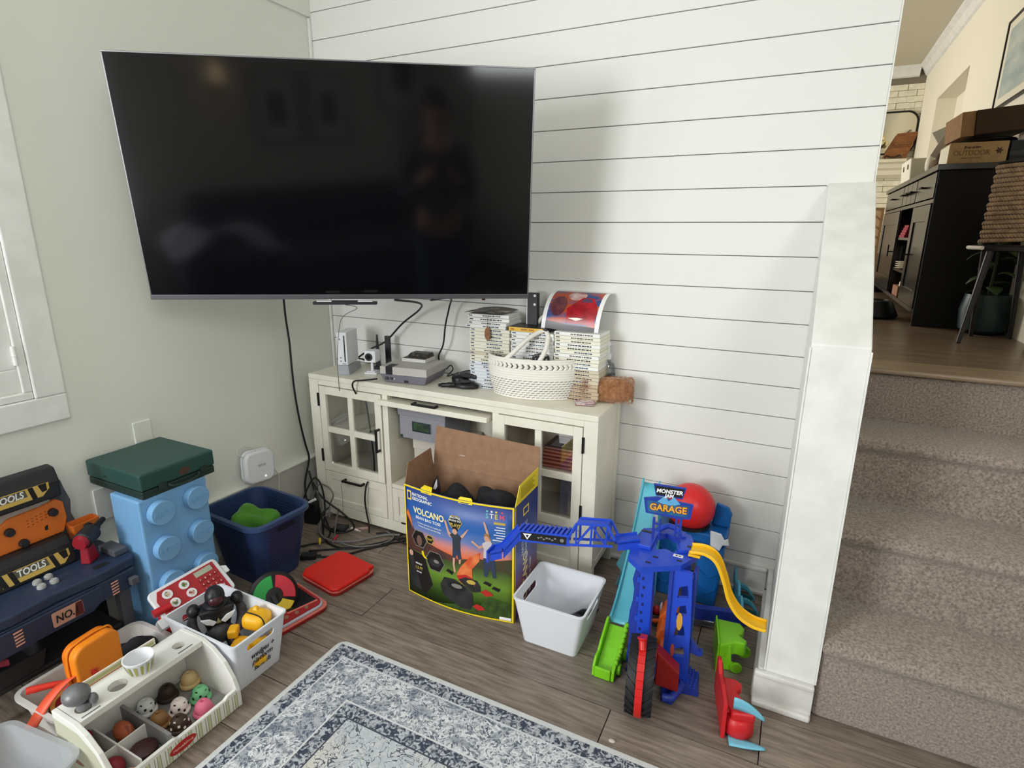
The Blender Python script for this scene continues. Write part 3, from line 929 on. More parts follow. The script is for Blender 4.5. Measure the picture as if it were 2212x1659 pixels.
stack(1.168, -0.135, 19, 'right', lambda i: (4 if i < 5 else 3) if i < 9 else (0 if i % 3 else 1), lambda i: (0, 0))
for o in cases + prints:
    bpy.data.objects.remove(o)
bk_ = tag(part('booklet', B().grid(lambda u, v: Vector((0.80 + 0.15 * u + 0.012 * v, -0.135 + 0.13 * v, T + 22 * TH + 0.004 + 0.006 * math.sin(PI * u) + 0.004 * v)), 8, 6), mat('booklet_dark', (64, 60, 56), 0.5, rgb2=(176, 168, 156), vs=22, vcon=(0.5, 0.68)), solid=0.0012),
          'dark curled booklet lying on the left stack of game cases', 'booklet')
yc = thing('game_case', 'yellow spined game case with black top on the middle case stack', 'game case', (0.99, -0.14, T + 18 * TH + 0.0003), 0.02)
part('case', B().box(0, 0, 0, 0.15, 0.1, 0.016), BLACK, yc, bev=0.001)
part('spine_label', B().box(0.001, -0.0012, 0.0008, 0.135, -0.0001, 0.0152), mat('case_yellow', (232, 184, 62), 0.45), yc)
isl('spine_print', B().box(0.008, -0.0018, 0.005, 0.022, -0.0013, 0.011).box(0.05, -0.0018, 0.005, 0.075, -0.0013, 0.011).box(0.08, -0.0018, 0.005, 0.1, -0.0013, 0.011), mat('case_orange_ink', (180, 120, 30), 0.5), yc)
tg = thing('wooden_tag', 'small oval wooden tag hanging on a thread against the left case stack', 'tag', (0.905, -0.143, 0.87))
part('disc', B().lathe([(0.012, 0), (0.0125, 0.002), (0.012, 0.004)], (0, 0, 0), 20, M=Matrix.Rotation(PI / 2, 4, 'X') @ Matrix.Scale(2.0, 4, (0, 1, 0))), mat('tag_wood', (150, 104, 62), 0.6, rgb2=(120, 80, 46), vs=60), tg, smooth=40)
part('tassel', B().cyl((0, -0.002, 0.024), (0.0, -0.001, 0.068), 0.0007, n=6), INK, tg)
part('charm', B().cyl((0.012, -0.002, -0.012), (0.014, -0.002, -0.014), 0.006, n=10), mat('tag_dark', (74, 50, 34), 0.6), tg)
dk = thing('charging_dock', 'slim black charging dock with white dots standing behind the case stacks', 'charger', (1.03, -0.06, 0.8885))
part('foot', B().box(-0.022, -0.02, -0.0005, 0.06, 0.03, 0.012), BLACK, dk, bev=0.002)
tower_ = part('tower', B().box(-0.003, 0, 0.0125, 0.038, 0.02, 0.132), BLACK, dk, bev=0.002)
part('side_strip', B().box(-0.0065, 0.001, 0.0125, -0.0035, 0.019, 0.118), WHITE, dk)
for z in (0.09, 0.122):
    part('button', B().cyl((0.027, -0.0005, z), (0.027, -0.002, z), 0.005, n=14), WHITE, tower_)

# curled print leaning on the right stack
ps = thing('curled_print', 'curled glossy print with red and orange colours standing on the case stack', 'poster', (1.105, -0.11, T + 19 * TH))
PA, PH = 0.215, 0.19
def sheet(u, v, off=0.0):
    a = v * 1.75
    y = 0.088 * (1 - math.cos(a)) - off * math.cos(a)
    z = 0.128 * math.sin(min(a, 1.95)) - off * 0 + off * math.sin(a) * 0.6
    return Vector((u * PA + 0.018 * v, y, z + 0.001))
part('paper', B().grid(lambda u, v: sheet(u, v), 10, 16), mat('print_paper', (240, 240, 240), 0.35), ps, smooth=60)
ARTM = mat('print_art', (52, 78, 132), 0.25, rgb2=(180, 78, 42), vs=14, vstretch=(0.6, 1, 2.2), vcon=(0.42, 0.56))
def pdec(name, poly, m, lay):
    bm = bmesh.new()
    f = bm.faces.new([bm.verts.new((p[0], p[1], 0)) for p in poly])
    for k in range(1, 14):
        bmesh.ops.bisect_plane(bm, geom=bm.verts[:] + bm.edges[:] + bm.faces[:], plane_co=(0, k / 14, 0), plane_no=(0, 1, 0))
    for v in bm.verts:
        v.co = sheet(v.co.x, v.co.y, 0.0006 * lay)
    part(name, bm, m, ps, smooth=60)
pdec('art', [(0.07, 0.0), (0.93, 0.0), (0.93, 0.86), (0.07, 0.86)], ARTM, 1)
pdec('art_shape', [(0.42, 0.12), (0.9, 0.1), (0.93, 0.3), (0.88, 0.46), (0.8, 0.6), (0.62, 0.62), (0.5, 0.46), (0.4, 0.36)], mat('print_red', (188, 30, 44), 0.25, rgb2=(140, 18, 30), vs=30), 2.2)
pdec('art_shape', circ(0.24, 0.42, 0.14, 16, 0.2), mat('print_plum', (84, 40, 54), 0.25, rgb2=(120, 66, 66), vs=30), 2.2)
pdec('art_shape', circ(0.5, 0.66, 0.16, 16, 0.13), mat('print_pale', (226, 204, 204), 0.25, rgb2=(170, 90, 80), vs=26), 1.6)
pdec('art_shape', [(0.07, 0.0), (0.93, 0.0), (0.93, 0.07), (0.4, 0.1), (0.07, 0.14)], mat('print_dark', (40, 34, 40), 0.25), 1.6)
pdec('art_shape', [(0.45, 0.2), (0.6, 0.16), (0.72, 0.2), (0.6, 0.21)], mat('print_glow', (246, 236, 226), 0.25), 3)
pdec('art_shape', [(0.6, 0.5), (0.8, 0.49), (0.76, 0.58), (0.64, 0.59)], mat('print_glass', (90, 60, 90), 0.25), 3)

# ---------------------------------------------------------------- rope basket
ROPE = mat('white_rope', (236, 232, 222), 0.85, spec=0.2, bump=0.4, bs=260)
THREAD = mat('grey_thread', (112, 112, 116), 0.8)
STRIPE = mat('striped_liner', (210, 208, 206), 0.8)
bs = thing('rope_basket', 'white woven rope basket with two loop handles and a braided rim', 'basket', (1.088, -0.118, T), 0.2)
def ring(b, z, a, c, r, n=56, k=6):
    vs_ = []
    for i in range(n):
        t = 2 * PI * i / n
        ct_, st_ = math.cos(t), math.sin(t)
        nx, ny = ct_ / a, st_ / c
        l = math.hypot(nx, ny)
        nx, ny = nx / l, ny / l
        vs_.append([b.bm.verts.new((a * ct_ + nx * r * math.cos(2 * PI * j / k), c * st_ + ny * r * math.cos(2 * PI * j / k), z + r * math.sin(2 * PI * j / k))) for j in range(k)])
    for i in range(n):
        for j in range(k):
            i2, j2 = (i + 1) % n, (j + 1) % k
            b.bm.faces.new((vs_[i][j], vs_[i2][j], vs_[i2][j2], vs_[i][j2]))
def ba(z):
    t = z / 0.146
    return 0.150 + 0.022 * math.sin(min(t * 1.3, 1) * PI / 2) , 0.082 + 0.016 * math.sin(min(t * 1.3, 1) * PI / 2)
body, thread = B(), B()
n = 17
for i in range(n):
    z = 0.0055 + i * 0.0087
    if i in (13, 14):
        continue
    a, c = ba(z)
    ring(body, z, a, c, 0.0052)
    if 0 < i < 9:
        b2 = B()
        for q in range(56):
            t = 2 * PI * (q + 0.5 * (i % 2)) / 56
            aa, cc = a + 0.0046, c + 0.0046
            t2 = t + 0.075 * (1 if q % 2 else 1)
            zz = z - 0.0043
            p = [(aa * math.cos(t), cc * math.sin(t), zz - 0.0012), (aa * math.cos(t2), cc * math.sin(t2), zz + 0.001), (aa * math.cos(t2), cc * math.sin(t2), zz + 0.003), (aa * math.cos(t), cc * math.sin(t), zz + 0.0008)]
            thread.face(p)
        b2.bm.free()
body.lathe([(0.98, 0.001), (1.0, 0.004)], (0, 0, 0), 40, sx=0.148, sy=0.08)
part('rope_body', body, ROPE, bs, smooth=60, stuff=True)
part('stitching', thread, THREAD, bs, stuff=True)
br = B()
for q in range(50):
    t = 2 * PI * q / 50
    a, c = ba(0.122)
    for s in (-1, 1):
        X = Matrix.Translation((a * math.cos(t), c * math.sin(t), 0.1225 + s * 0.0042)) @ Matrix.Rotation(math.atan2(c * math.cos(t), -a * math.sin(t)), 4, 'Z') @ Matrix.Rotation(s * 0.6, 4, 'Y')
        br.ball((0, 0, 0), (0.0115, 0.0058, 0.0058), 8, 6, M=X)
part('braid', br, ROPE, bs, smooth=60, stuff=True)
part('liner', B().lathe([(0.93, 0.012), (0.965, 0.142), (0.95, 0.142), (0.9, 0.014)], (0, 0, 0), 40, sx=0.163, sy=0.09), STRIPE, bs, smooth=60)
ln = B()
for q in range(44):
    t = 2 * PI * q / 44
    w = 0.045
    f = lambda t, z: ((0.146 if z < .1 else 0.1535) * math.cos(t), (0.0805 if z < .1 else 0.0845) * math.sin(t), z)
    ln.face([f(t, 0.05), f(t + w, 0.05), f(t + w, 0.14), f(t, 0.14)])
part('liner_stripe', ln, DGREY, bs, stuff=True)
part('handle', B().tube([(-0.02, 0.09, 0.12), (-0.03, 0.085, 0.2), (0.0, 0.075, 0.265), (0.045, 0.06, 0.29), (0.09, 0.06, 0.262), (0.115, 0.07, 0.2), (0.13, 0.075, 0.12)], 0.0085, 10), ROPE, bs, smooth=60)
part('handle', B().tube([(-0.10, -0.078, 0.135), (-0.065, -0.078, 0.165), (-0.015, -0.05, 0.215), (0.03, -0.02, 0.24), (0.052, -0.03, 0.225), (0.05, -0.06, 0.18), (0.03, -0.09, 0.135)], 0.0085, 10), ROPE, bs, smooth=60)
i1 = thing('charger_block', 'white charger block poking out of the rope basket', 'charger', (1.062, -0.09, T + 0.105), 0.3)
part('block', B().box(-0.025, -0.02, 0, 0.025, 0.02, 0.06), WHITE, i1, bev=0.006)
isl('plug_pin', B().box(-0.01, -0.005, 0.0602, -0.006, 0.005, 0.072).box(0.006, -0.005, 0.0602, 0.01, 0.005, 0.072), CHROME, i1)
i2 = tag(part('white_cable', B().tube([(0.985, -0.13, T + 0.13), (0.995, -0.09, T + 0.17), (1.01, -0.10, T + 0.155), (1.02, -0.12, T + 0.175), (1.03, -0.11, T + 0.14), (1.05, -0.13, T + 0.12)], 0.006, 8), WHITE, smooth=60), 'bunched white cable inside the left end of the rope basket', 'cable')
i3 = thing('game_remote', 'black winged gadget standing up at the right end of the basket', 'gadget', (1.19, -0.10, T + 0.1), 0.5)
part('body', B().ball((0, 0, 0.03), (0.05, 0.022, 0.022), 14, 8), BLACK, i3, smooth=60)
part('fin', B().prism([(0.018, 0.035), (0.058, 0.05), (0.062, 0.128), (0.05, 0.105), (0.02, 0.075)], 'y', -0.006, 0.006), DGREY, i3, bev=0.002)
i4 = tag(part('striped_pouch', B().lathe([(0.02, 0), (0.034, 0.006), (0.036, 0.05), (0.03, 0.06), (0.015, 0.064)], (1.125, -0.14, T + 0.095), 20), mat('pouch_stripe', (40, 40, 42), 0.7, rgb2=(196, 196, 196), vs=90, vstretch=(1, 1, 0.02), vcon=(0.5, 0.53)), smooth=50), 'black and white striped pouch sitting in the middle of the basket', 'pouch')

# furry case, bottle, cards
FUR = mat('brown_fur', (150, 98, 62), 0.95, spec=0.1, rgb2=(186, 134, 94), vs=60, vstretch=(1, 1, 1), bump=1.0, bs=180, sheen=0.6)
fu_ = thing('fur_case', 'brown furry case lying at the right end of the cabinet top', 'case', (1.352, -0.088, T), 0.25)
fb = B()
fb.ball((0, 0, 0.044), (1, 1, 1), 40, 24)
for v in fb.bm.verts:
    p = v.co - Vector((0, 0, 0.044))
    e = 0.5
    q = Vector([math.copysign(abs(c) ** e, c) for c in p])
    k = 1 + 0.05 * RND.uniform(-1, 1)
    v.co = Vector((q.x * 0.092 * k, q.y * 0.03 * k, 0.044 + q.z * 0.042 * k))
part('body', fb, FUR, fu_, smooth=180)
hair = B()
for q in range(2600):
    u, w = RND.uniform(-1, 1), RND.uniform(-1, 1)
    side = RND.choice((0, 0, 0, 1, 1, 2))
    if side == 0:
        p, nn = Vector((u * 0.09, -0.029, 0.044 + w * 0.04)), Vector((0, -1, 0))
    elif side == 1:
        p, nn = Vector((u * 0.09, w * 0.028, 0.085)), Vector((0, 0, 1))
    else:
        p, nn = Vector((0.09, u * 0.028, 0.044 + w * 0.04)), Vector((1, 0, 0))
    d = (nn * 0.6 + Vector((RND.uniform(-.7, .7), RND.uniform(-.3, .3), RND.uniform(-1.0, .2)))) * 0.009
    s_ = d.cross(Vector((0.3, 1, 0.2))).normalized() * 0.0008
    hair.face([p - s_, p + s_, p + d])
part('fur', hair, FUR, fu_, stuff=True)
bt = thing('sanitizer_bottle', 'clear pump bottle standing between the fur case and the wall', 'bottle', (1.335, -0.028, T))
part('bottle', B().lathe([(0.027, 0), (0.029, 0.004), (0.029, 0.105), (0.024, 0.122), (0.011, 0.13), (0.011, 0.14)], (0, 0, 0), 24), glass('clear_plastic', (236, 240, 242), 0.05, mixv=0.1), bt, smooth=40)
part('gel', B().lathe([(0.025, 0.004), (0.0265, 0.006), (0.0265, 0.085), (0.025, 0.0855)], (0, 0, 0), 24), glass('gel', (222, 232, 236), 0.0, mixv=0.06), bt, smooth=40)
part('pump', B().cyl((0, 0, 0.1405), (0, 0, 0.16), 0.0125, n=16).cyl((0, 0, 0.16), (0, 0, 0.195), 0.006, n=12).box(-0.008, -0.03, 0.19, 0.008, 0.01, 0.2), WHITE, bt, bev=0.001)
part('label', B().lathe([(0.0292, 0.03), (0.0293, 0.085), (0.0293, 0.0852), (0.0291, 0.03)], (0, 0, 0), 24), glass('label_film', (226, 232, 232), 0.2, mixv=0.12), bt, smooth=40)
CARD = [mat('card_%d' % i, c, 0.5, rgb2=d, vs=40) for i, (c, d) in enumerate((((120, 76, 70), (170, 120, 110)), ((206, 196, 196), (150, 120, 130)), ((230, 222, 216), (190, 150, 160))))]
for i, (nm, dx, rz) in enumerate((('lowest', 0, 0.35), ('middle', 0.006, 0.2), ('topmost', 0.0, 0.5))):
    tag(part('trading_card', B().box(-0.031, -0.022, 0, 0.031, 0.022, 0.0022), CARD[i], loc=(1.298 + dx, -0.16, T + i * 0.0035 + 0.0002), rot=(0.02 * i, -0.03 * i, rz)),
        '%s of the small printed cards piled at the cabinet front edge' % nm, 'card', 'printed cards on the cabinet')

def cut(o, b):
    """subtract the solids of b from mesh object o, then drop the cutter"""
    c = part('cutter', b, None)
    c.parent = o.parent
    md = o.modifiers.new('cut', 'BOOLEAN')
    md.object = c
    md.operation = 'DIFFERENCE'
    md.solver = 'EXACT'
    bpy.context.view_layer.update()
    dg = bpy.context.evaluated_depsgraph_get()
    me = bpy.data.meshes.new_from_object(o.evaluated_get(dg))
    o.modifiers.clear()
    o.data = me
    bpy.data.objects.remove(c)
    return o

# ---------------------------------------------------------------- volcano toss box
KRAFT = mat('kraft_card', (150, 116, 90), 0.85, rgb2=(140, 106, 82), vs=40, bump=0.1, bs=200)
YEL = mat('print_yellow', (240, 212, 28), 0.45)
def ramp_mat(name, stops, axis='Z', size=1.0, noise=0.0, rough=0.4):
    m = bpy.data.materials.new(name)
    m.use_nodes = True
    nt = m.node_tree
    P = nt.nodes['Principled BSDF']
    P.inputs['Roughness'].default_value = rough
    tc = nt.nodes.new('ShaderNodeTexCoord')
    sp = nt.nodes.new('ShaderNodeSeparateXYZ')
    nt.links.new(tc.outputs['Object'], sp.inputs[0])
    dv = nt.nodes.new('ShaderNodeMath')
    dv.operation = 'DIVIDE'
    dv.inputs[1].default_value = size
    nt.links.new(sp.outputs[axis], dv.inputs[0])
    src = dv.outputs[0]
    if noise:
        n = nt.nodes.new('ShaderNodeTexNoise')
        n.inputs['Scale'].default_value = 22
        mp = nt.nodes.new('ShaderNodeMapping')
        mp.inputs['Scale'].default_value = (0.6, 0.6, 2.0)
        nt.links.new(tc.outputs['Object'], mp.inputs[0])
        nt.links.new(mp.outputs[0], n.inputs['Vector'])
        ma = nt.nodes.new('ShaderNodeMath')
        ma.operation = 'MULTIPLY_ADD'
        ma.inputs[1].default_value = noise
        nt.links.new(n.outputs['Fac'], ma.inputs[0])
        sb_ = nt.nodes.new('ShaderNodeMath')
        sb_.operation = 'SUBTRACT'
        nt.links.new(src, sb_.inputs[0])
        sb_.inputs[1].default_value = noise * 0.5
        nt.links.new(sb_.outputs[0], ma.inputs[2])
        src = ma.outputs[0]
    r = nt.nodes.new('ShaderNodeValToRGB')
    els = r.color_ramp.elements
    els[0].position, els[0].color = stops[0][0], lin(stops[0][1])
    els[1].position, els[1].color = stops[-1][0], lin(stops[-1][1])
    for p, c in stops[1:-1]:
        e = els.new(p)
        e.color = lin(c)
    nt.links.new(src, r.inputs[0])
    nt.links.new(r.outputs[0], P.inputs['Base Color'])
    return m
vb = thing('game_box', 'open National Geographic volcano bean bag toss box standing before the cabinet', 'box', (0.806, -0.553, 0.001), 0.02)
VW, VD, VH = 0.412, 0.182, 0.413
def vf(p):
    """front print coordinates (x, z, height off the card) -> bulged front panel"""
    u = min(max(p.x / VW, 0), 1)
    return Vector((p.x, -0.026 * math.sin(PI * u) - p.z, p.y))
ART = ramp_mat('volcano_art', [(0.0, (26, 40, 14)), (0.12, (52, 82, 24)), (0.3, (104, 140, 44)), (0.42, (66, 84, 40)), (0.46, (70, 50, 40)), (0.5, (226, 110, 62)), (0.57, (206, 132, 120)), (0.63, (104, 124, 176)), (0.74, (42, 98, 172)), (1.0, (18, 44, 124))], 'Z', VH, 0.05)
part('front_panel', B().grid(lambda u, v: vf(Vector((u * VW, v * VH, 0))), 16, 4), ART, vb, solid=0.002, smooth=60)
SIDE = ramp_mat('volcano_side_art', [(0.0, (80, 60, 90)), (0.25, (150, 90, 100)), (0.5, (96, 110, 170)), (0.8, (40, 60, 130)), (1.0, (28, 44, 112))], 'Z', VH, 0.3)
part('side_panel', B().box(VW - 0.001, 0.001, 0, VW + 0.001, VD, VH), SIDE, vb)
part('side_panel', B().box(-0.001, 0.001, 0, 0.001, VD, VH), KRAFT, vb)
part('back_panel', B().box(0, VD - 0.002, 0, VW, VD, VH), KRAFT, vb)
bmb = B()
bmb.face([vf(Vector((VW * i / 12, 0.0012, -0.001))) for i in range(13)] + [Vector((VW, VD, 0.0012)), Vector((0, VD, 0.0012))])
part('bottom_panel', bmb, KRAFT, vb)
part('back_flap', B().hexa([(0.0, VD - 0.002, VH + 0.0005), (VW, VD - 0.002, VH + 0.0005), (VW, VD, VH + 0.0005), (0, VD, VH + 0.0005)], [(0.002, VD + 0.02, VH + 0.142), (VW - 0.002, VD + 0.02, VH + 0.128), (VW - 0.002, VD + 0.022, VH + 0.128), (0.002, VD + 0.022, VH + 0.142)]), KRAFT, vb)
part('tear', B().prism(circ(0.118, VH + 0.052, 0.014, 8, 0.002), 'y', VD + 0.0045, VD + 0.006), mat('card_tear', (190, 170, 150), 0.9), vb)
part('left_flap', B().hexa([(-0.001, 0.004, VH), (0.001, 0.004, VH), (0.001, VD - 0.004, VH), (-0.001, VD - 0.004, VH)], [(-0.006, 0.03, VH + 0.062), (-0.004, 0.03, VH + 0.062), (-0.004, VD - 0.01, VH + 0.066), (-0.006, VD - 0.01, VH + 0.066)]), KRAFT, vb)
rf = part('right_flap', B().hexa([(VW - 0.001, 0.002, VH), (VW + 0.001, 0.002, VH), (VW + 0.001, VD - 0.002, VH), (VW - 0.001, VD - 0.002, VH)], [(VW + 0.001, 0.03, VH + 0.062), (VW + 0.003, 0.03, VH + 0.062), (VW + 0.003, VD - 0.002, VH + 0.066), (VW + 0.001, VD - 0.002, VH + 0.066)]), YEL, vb)
fl_ = B()
for k in range(7):
    fl_.box(VW + 0.0032 - 0.0002 * k, 0.04, VH + 0.014 + 0.006 * k, VW + 0.0036 - 0.0001 * k, 0.15 - 0.01 * (k % 3), VH + 0.016 + 0.006 * k)
part('flap_print', fl_, mat('print_olive', (150, 130, 20), 0.6), vb, stuff=True)
for (a, b_) in ((0.075, 0.122), (0.225, 0.275)):
    p0, p1 = vf(Vector((a, VH, 0))), vf(Vector((b_, VH, 0)))
    part('front_tab', B().hexa([p0 + Vector((0, -0.0015, -0.012)), p1 + Vector((0, -0.0015, -0.012)), p1 + Vector((0, 0, 0.004)), p0 + Vector((0, 0, 0.004))],
                               [p0 + Vector((0.006, 0.012 if a < .1 else 0.002, 0.008)), p1 + Vector((-0.006, 0.012 if a < .1 else 0.002, 0.008)), p1 + Vector((-0.006, 0.014 if a < .1 else 0.004, 0.0095)), p0 + Vector((0.006, 0.014 if a < .1 else 0.004, 0.0095))]), YEL, vb, bev=0.001)
FM = Matrix.Identity(4)
def vd(name, poly, m, lay=1.0, parent=vb):
    return decal(name, [(u * VW, v * VH) for u, v in poly], m, FM, parent, 0.0012 + 0.0004 * lay, vf, 0.03)
for q in ([(0, 0), (0.012, 0), (0.012, 1), (0, 1)], [(0.985, 0), (1, 0), (1, 1), (0.985, 1)], [(0, 0), (1, 0), (1, 0.012), (0, 0.012)], [(0, 0.985), (1, 0.985), (1, 1), (0, 1)]):
    vd('yellow_border', q, YEL, 4)
INKD = mat('print_black', (24, 22, 22), 0.45)
CHAR = mat('print_charcoal', (50, 48, 50), 0.45, rgb2=(30, 30, 32), vs=30)
GOLD = mat('print_gold', (196, 168, 74), 0.5)
SKIN = mat('print_skin', (206, 158, 132), 0.5)
vd('mountain', [(0.0, 0.42), (0.0, 0.62), (0.03, 0.76), (0.05, 0.7), (0.1, 0.6), (0.2, 0.55), (0.34, 0.52), (0.46, 0.5), (0.55, 0.47), (0.4, 0.44), (0.2, 0.42)], mat('print_hill', (58, 42, 40), 0.5, rgb2=(96, 54, 44), vs=26), 1)
vd('lava_streak', [(0.015, 0.74), (0.03, 0.78), (0.06, 0.72), (0.08, 0.62), (0.05, 0.68)], mat('print_lava', (232, 120, 50), 0.5), 1.6)
vd('tree_line', [(0.55, 0.48), (0.7, 0.52), (0.86, 0.53), (0.985, 0.56), (0.985, 0.44), (0.8, 0.45), (0.62, 0.44)], mat('print_trees', (52, 66, 40), 0.5, rgb2=(80, 60, 44), vs=30), 1)
vd('grass_shade', [(0.3, 0.012), (0.985, 0.012), (0.985, 0.16), (0.8, 0.2), (0.72, 0.1), (0.5, 0.06)], mat('print_dark_grass', (38, 58, 20), 0.5, rgb2=(60, 88, 28), vs=50), 1)
vd('photo_panel', [(0.012, 0.06), (0.2, 0.05), (0.28, 0.16), (0.2, 0.4), (0.012, 0.42)], INKD, 1.4)
vd('figure_arm', [(0.02, 0.4), (0.06, 0.39), (0.11, 0.24), (0.16, 0.07), (0.04, 0.07), (0.02, 0.2)], CHAR, 2)
vd('hand', circ(0.05, 0.385, 0.022, 8, 0.028), SKIN, 2.4)
def hexp(u, v, r, rv=None):
    return circ(u, v, r, 6, (rv or r) * 1.0)
for u, v, r, c in ((0.15, 0.545, 0.085, INKD), (0.31, 0.39, 0.1, INKD), (0.265, 0.575, 0.045, INKD), (0.515, 0.8, 0.064, INKD)):
    vd('hex_frame', hexp(u, v, r), GOLD if r < .08 else mat('print_grey', (128, 126, 120), 0.5), 2)
    vd('hex_panel', hexp(u, v, r - 0.007), c, 2.6)
vd('hex_photo', circ(0.15, 0.53, 0.03, 10, 0.05), mat('print_brown', (112, 84, 74), 0.5), 3.2)
vd('hex_photo', circ(0.31, 0.385, 0.06, 14, 0.04), CHAR, 3.2)
vd('hex_photo', circ(0.325, 0.395, 0.028, 10, 0.016), mat('print_grey', (128, 126, 120), 0.5), 3.8)
vd('swoosh', [(0.17, 0.44), (0.19, 0.45), (0.2, 0.41), (0.235, 0.385), (0.2, 0.385), (0.175, 0.41)], YEL, 3)
LAV = mat('print_red_spray', (206, 70, 34), 0.5, rgb2=(232, 132, 74), vs=24)
vd('spray', [(0.52, 0.34), (0.56, 0.42), (0.64, 0.52), (0.73, 0.58), (0.72, 0.5), (0.66, 0.42), (0.66, 0.32), (0.68, 0.26), (0.58, 0.27)], LAV, 2)
vd('red_bag', [(0.52, 0.33), (0.6, 0.36), (0.66, 0.34), (0.68, 0.27), (0.6, 0.255), (0.55, 0.28)], mat('print_red_bag', (184, 40, 34), 0.5), 2.6)
vd('big_volcano', [(0.36, 0.2), (0.4, 0.28), (0.5, 0.29), (0.6, 0.245), (0.66, 0.2), (0.665, 0.1), (0.64, 0.045), (0.56, 0.045), (0.44, 0.09), (0.38, 0.13)], CHAR, 3)
vd('crater', circ(0.52, 0.225, 0.085, 16, 0.04), INKD, 3.6)
vd('crater_top', circ(0.52, 0.232, 0.05, 14, 0.02), mat('print_grey', (128, 126, 120), 0.5), 4)
vd('small_volcano', [(0.54, 0.3), (0.6, 0.335), (0.7, 0.325), (0.73, 0.28), (0.73, 0.23), (0.66, 0.21), (0.6, 0.25)], CHAR, 2.8)
vd('small_crater', circ(0.65, 0.3, 0.04, 12, 0.02), GOLD, 3.4)
for u, v, m in ((0.46, 0.345, INKD), (0.79, 0.315, INKD), (0.86, 0.28, INKD)):
    vd('black_bag', [(u - 0.04, v), (u - 0.02, v + 0.022), (u + 0.035, v + 0.006), (u + 0.02, v - 0.022)], m, 2.8)
for u, v in ((0.78, 0.23), (0.71, 0.085)):
    vd('red_bag', [(u - 0.05, v), (u - 0.01, v + 0.03), (u + 0.04, v + 0.012), (u + 0.055, v - 0.012), (u, v - 0.03)], mat('print_red_bag', (0, 0, 0)), 4)
# two cheering children, flat print
SHIRT, JEAN = mat('print_shirt', (44, 54, 62), 0.5), mat('print_jean', (46, 58, 84), 0.5)
vd('boy_arm', [(0.415, 0.79), (0.43, 0.8), (0.46, 0.71), (0.49, 0.68), (0.475, 0.655), (0.45, 0.68)], SKIN, 3)
vd('boy_arm', [(0.62, 0.755), (0.635, 0.765), (0.61, 0.72), (0.575, 0.665), (0.56, 0.685), (0.595, 0.725)], SKIN, 3)
vd('boy_shirt', [(0.465, 0.68), (0.49, 0.7), (0.54, 0.7), (0.575, 0.675), (0.56, 0.65), (0.56, 0.56), (0.49, 0.56), (0.49, 0.65)], SHIRT, 3.2)
vd('boy_shorts', [(0.49, 0.56), (0.56, 0.56), (0.568, 0.49), (0.545, 0.475), (0.528, 0.52), (0.51, 0.48), (0.485, 0.49)], JEAN, 3.2)
vd('boy_leg', [(0.49, 0.485), (0.51, 0.48), (0.505, 0.42), (0.515, 0.36), (0.5, 0.35), (0.487, 0.42)], SKIN, 3)
vd('boy_leg', [(0.545, 0.48), (0.565, 0.49), (0.558, 0.44), (0.545, 0.44)], SKIN, 3)
vd('boy_head', circ(0.512, 0.72, 0.023, 12, 0.028), SKIN, 3.6)
vd('boy_hair', [(0.49, 0.73), (0.495, 0.757), (0.52, 0.763), (0.54, 0.745), (0.535, 0.72), (0.525, 0.738), (0.505, 0.742)], INKD, 4)
vd('girl_arm', [(0.755, 0.85), (0.77, 0.85), (0.8, 0.76), (0.82, 0.69), (0.8, 0.67), (0.785, 0.74)], SKIN, 3)
vd('girl_arm', [(0.655, 0.66), (0.665, 0.675), (0.72, 0.635), (0.755, 0.65), (0.76, 0.63), (0.72, 0.615)], SKIN, 3)
vd('girl_shirt', [(0.745, 0.66), (0.78, 0.69), (0.82, 0.69), (0.84, 0.64), (0.845, 0.54), (0.755, 0.54), (0.76, 0.62)], mat('print_pale_shirt', (206, 196, 200), 0.5), 3.2)
vd('girl_jeans', [(0.755, 0.54), (0.845, 0.54), (0.86, 0.38), (0.835, 0.375), (0.81, 0.48), (0.785, 0.375), (0.76, 0.38)], JEAN, 3.2)
vd('girl_head', circ(0.785, 0.715, 0.022, 12, 0.03), SKIN, 3.6)
vd('girl_hair', [(0.76, 0.72), (0.765, 0.75), (0.79, 0.757), (0.81, 0.74), (0.812, 0.69), (0.802, 0.72), (0.78, 0.738)], mat('print_blond', (150, 108, 70), 0.5), 4)
vd('gold_box', [(0.03, 0.872), (0.075, 0.872), (0.075, 0.955), (0.03, 0.955)], mat('print_pale_yellow', (236, 208, 96), 0.5), 2)
vd('gold_box_hole', [(0.039, 0.886), (0.066, 0.886), (0.066, 0.941), (0.039, 0.941)], mat('print_navy', (26, 46, 118), 0.5), 2.6)
vd('white_sticker', [(0.885, 0.014), (0.98, 0.014), (0.98, 0.04), (0.885, 0.04)], WINK, 4)
def vt(body, u, v, size, m, sx=1.0, bold=0.0, al='CENTER', lay=0.0022):
    txt('lettering', body, size, m, Matrix.Translation((u * VW, v * VH, lay)), vb, 0.0002, 0, bold, vf, sx, al)
vt('NATIONAL', 0.085, 0.932, 0.0155, WINK, 0.9, 0.0003, 'LEFT')
vt('GEOGRAPHIC', 0.085, 0.895, 0.0155, WINK, 0.9, 0.0003, 'LEFT')
vt('VOLCANO', 0.255, 0.795, 0.031, mat('print_cream', (246, 232, 170), 0.5), 0.86, 0.0009)
vt('BEAN BAG TOSS', 0.25, 0.738, 0.0145, WINK, 1.0, 0.0002)
vt('Exclusive game kit of erupting fun', 0.26, 0.694, 0.0075, WINK)
vt('Volcano launches lava bean bags', 0.26, 0.668, 0.0075, WINK)
vt('MULTIPLE', 0.515, 0.838, 0.0085, WINK, 1, 0.0002, lay=0.003)
vt('WAYS TO', 0.515, 0.812, 0.0095, WINK, 1, 0.0002, lay=0.003)
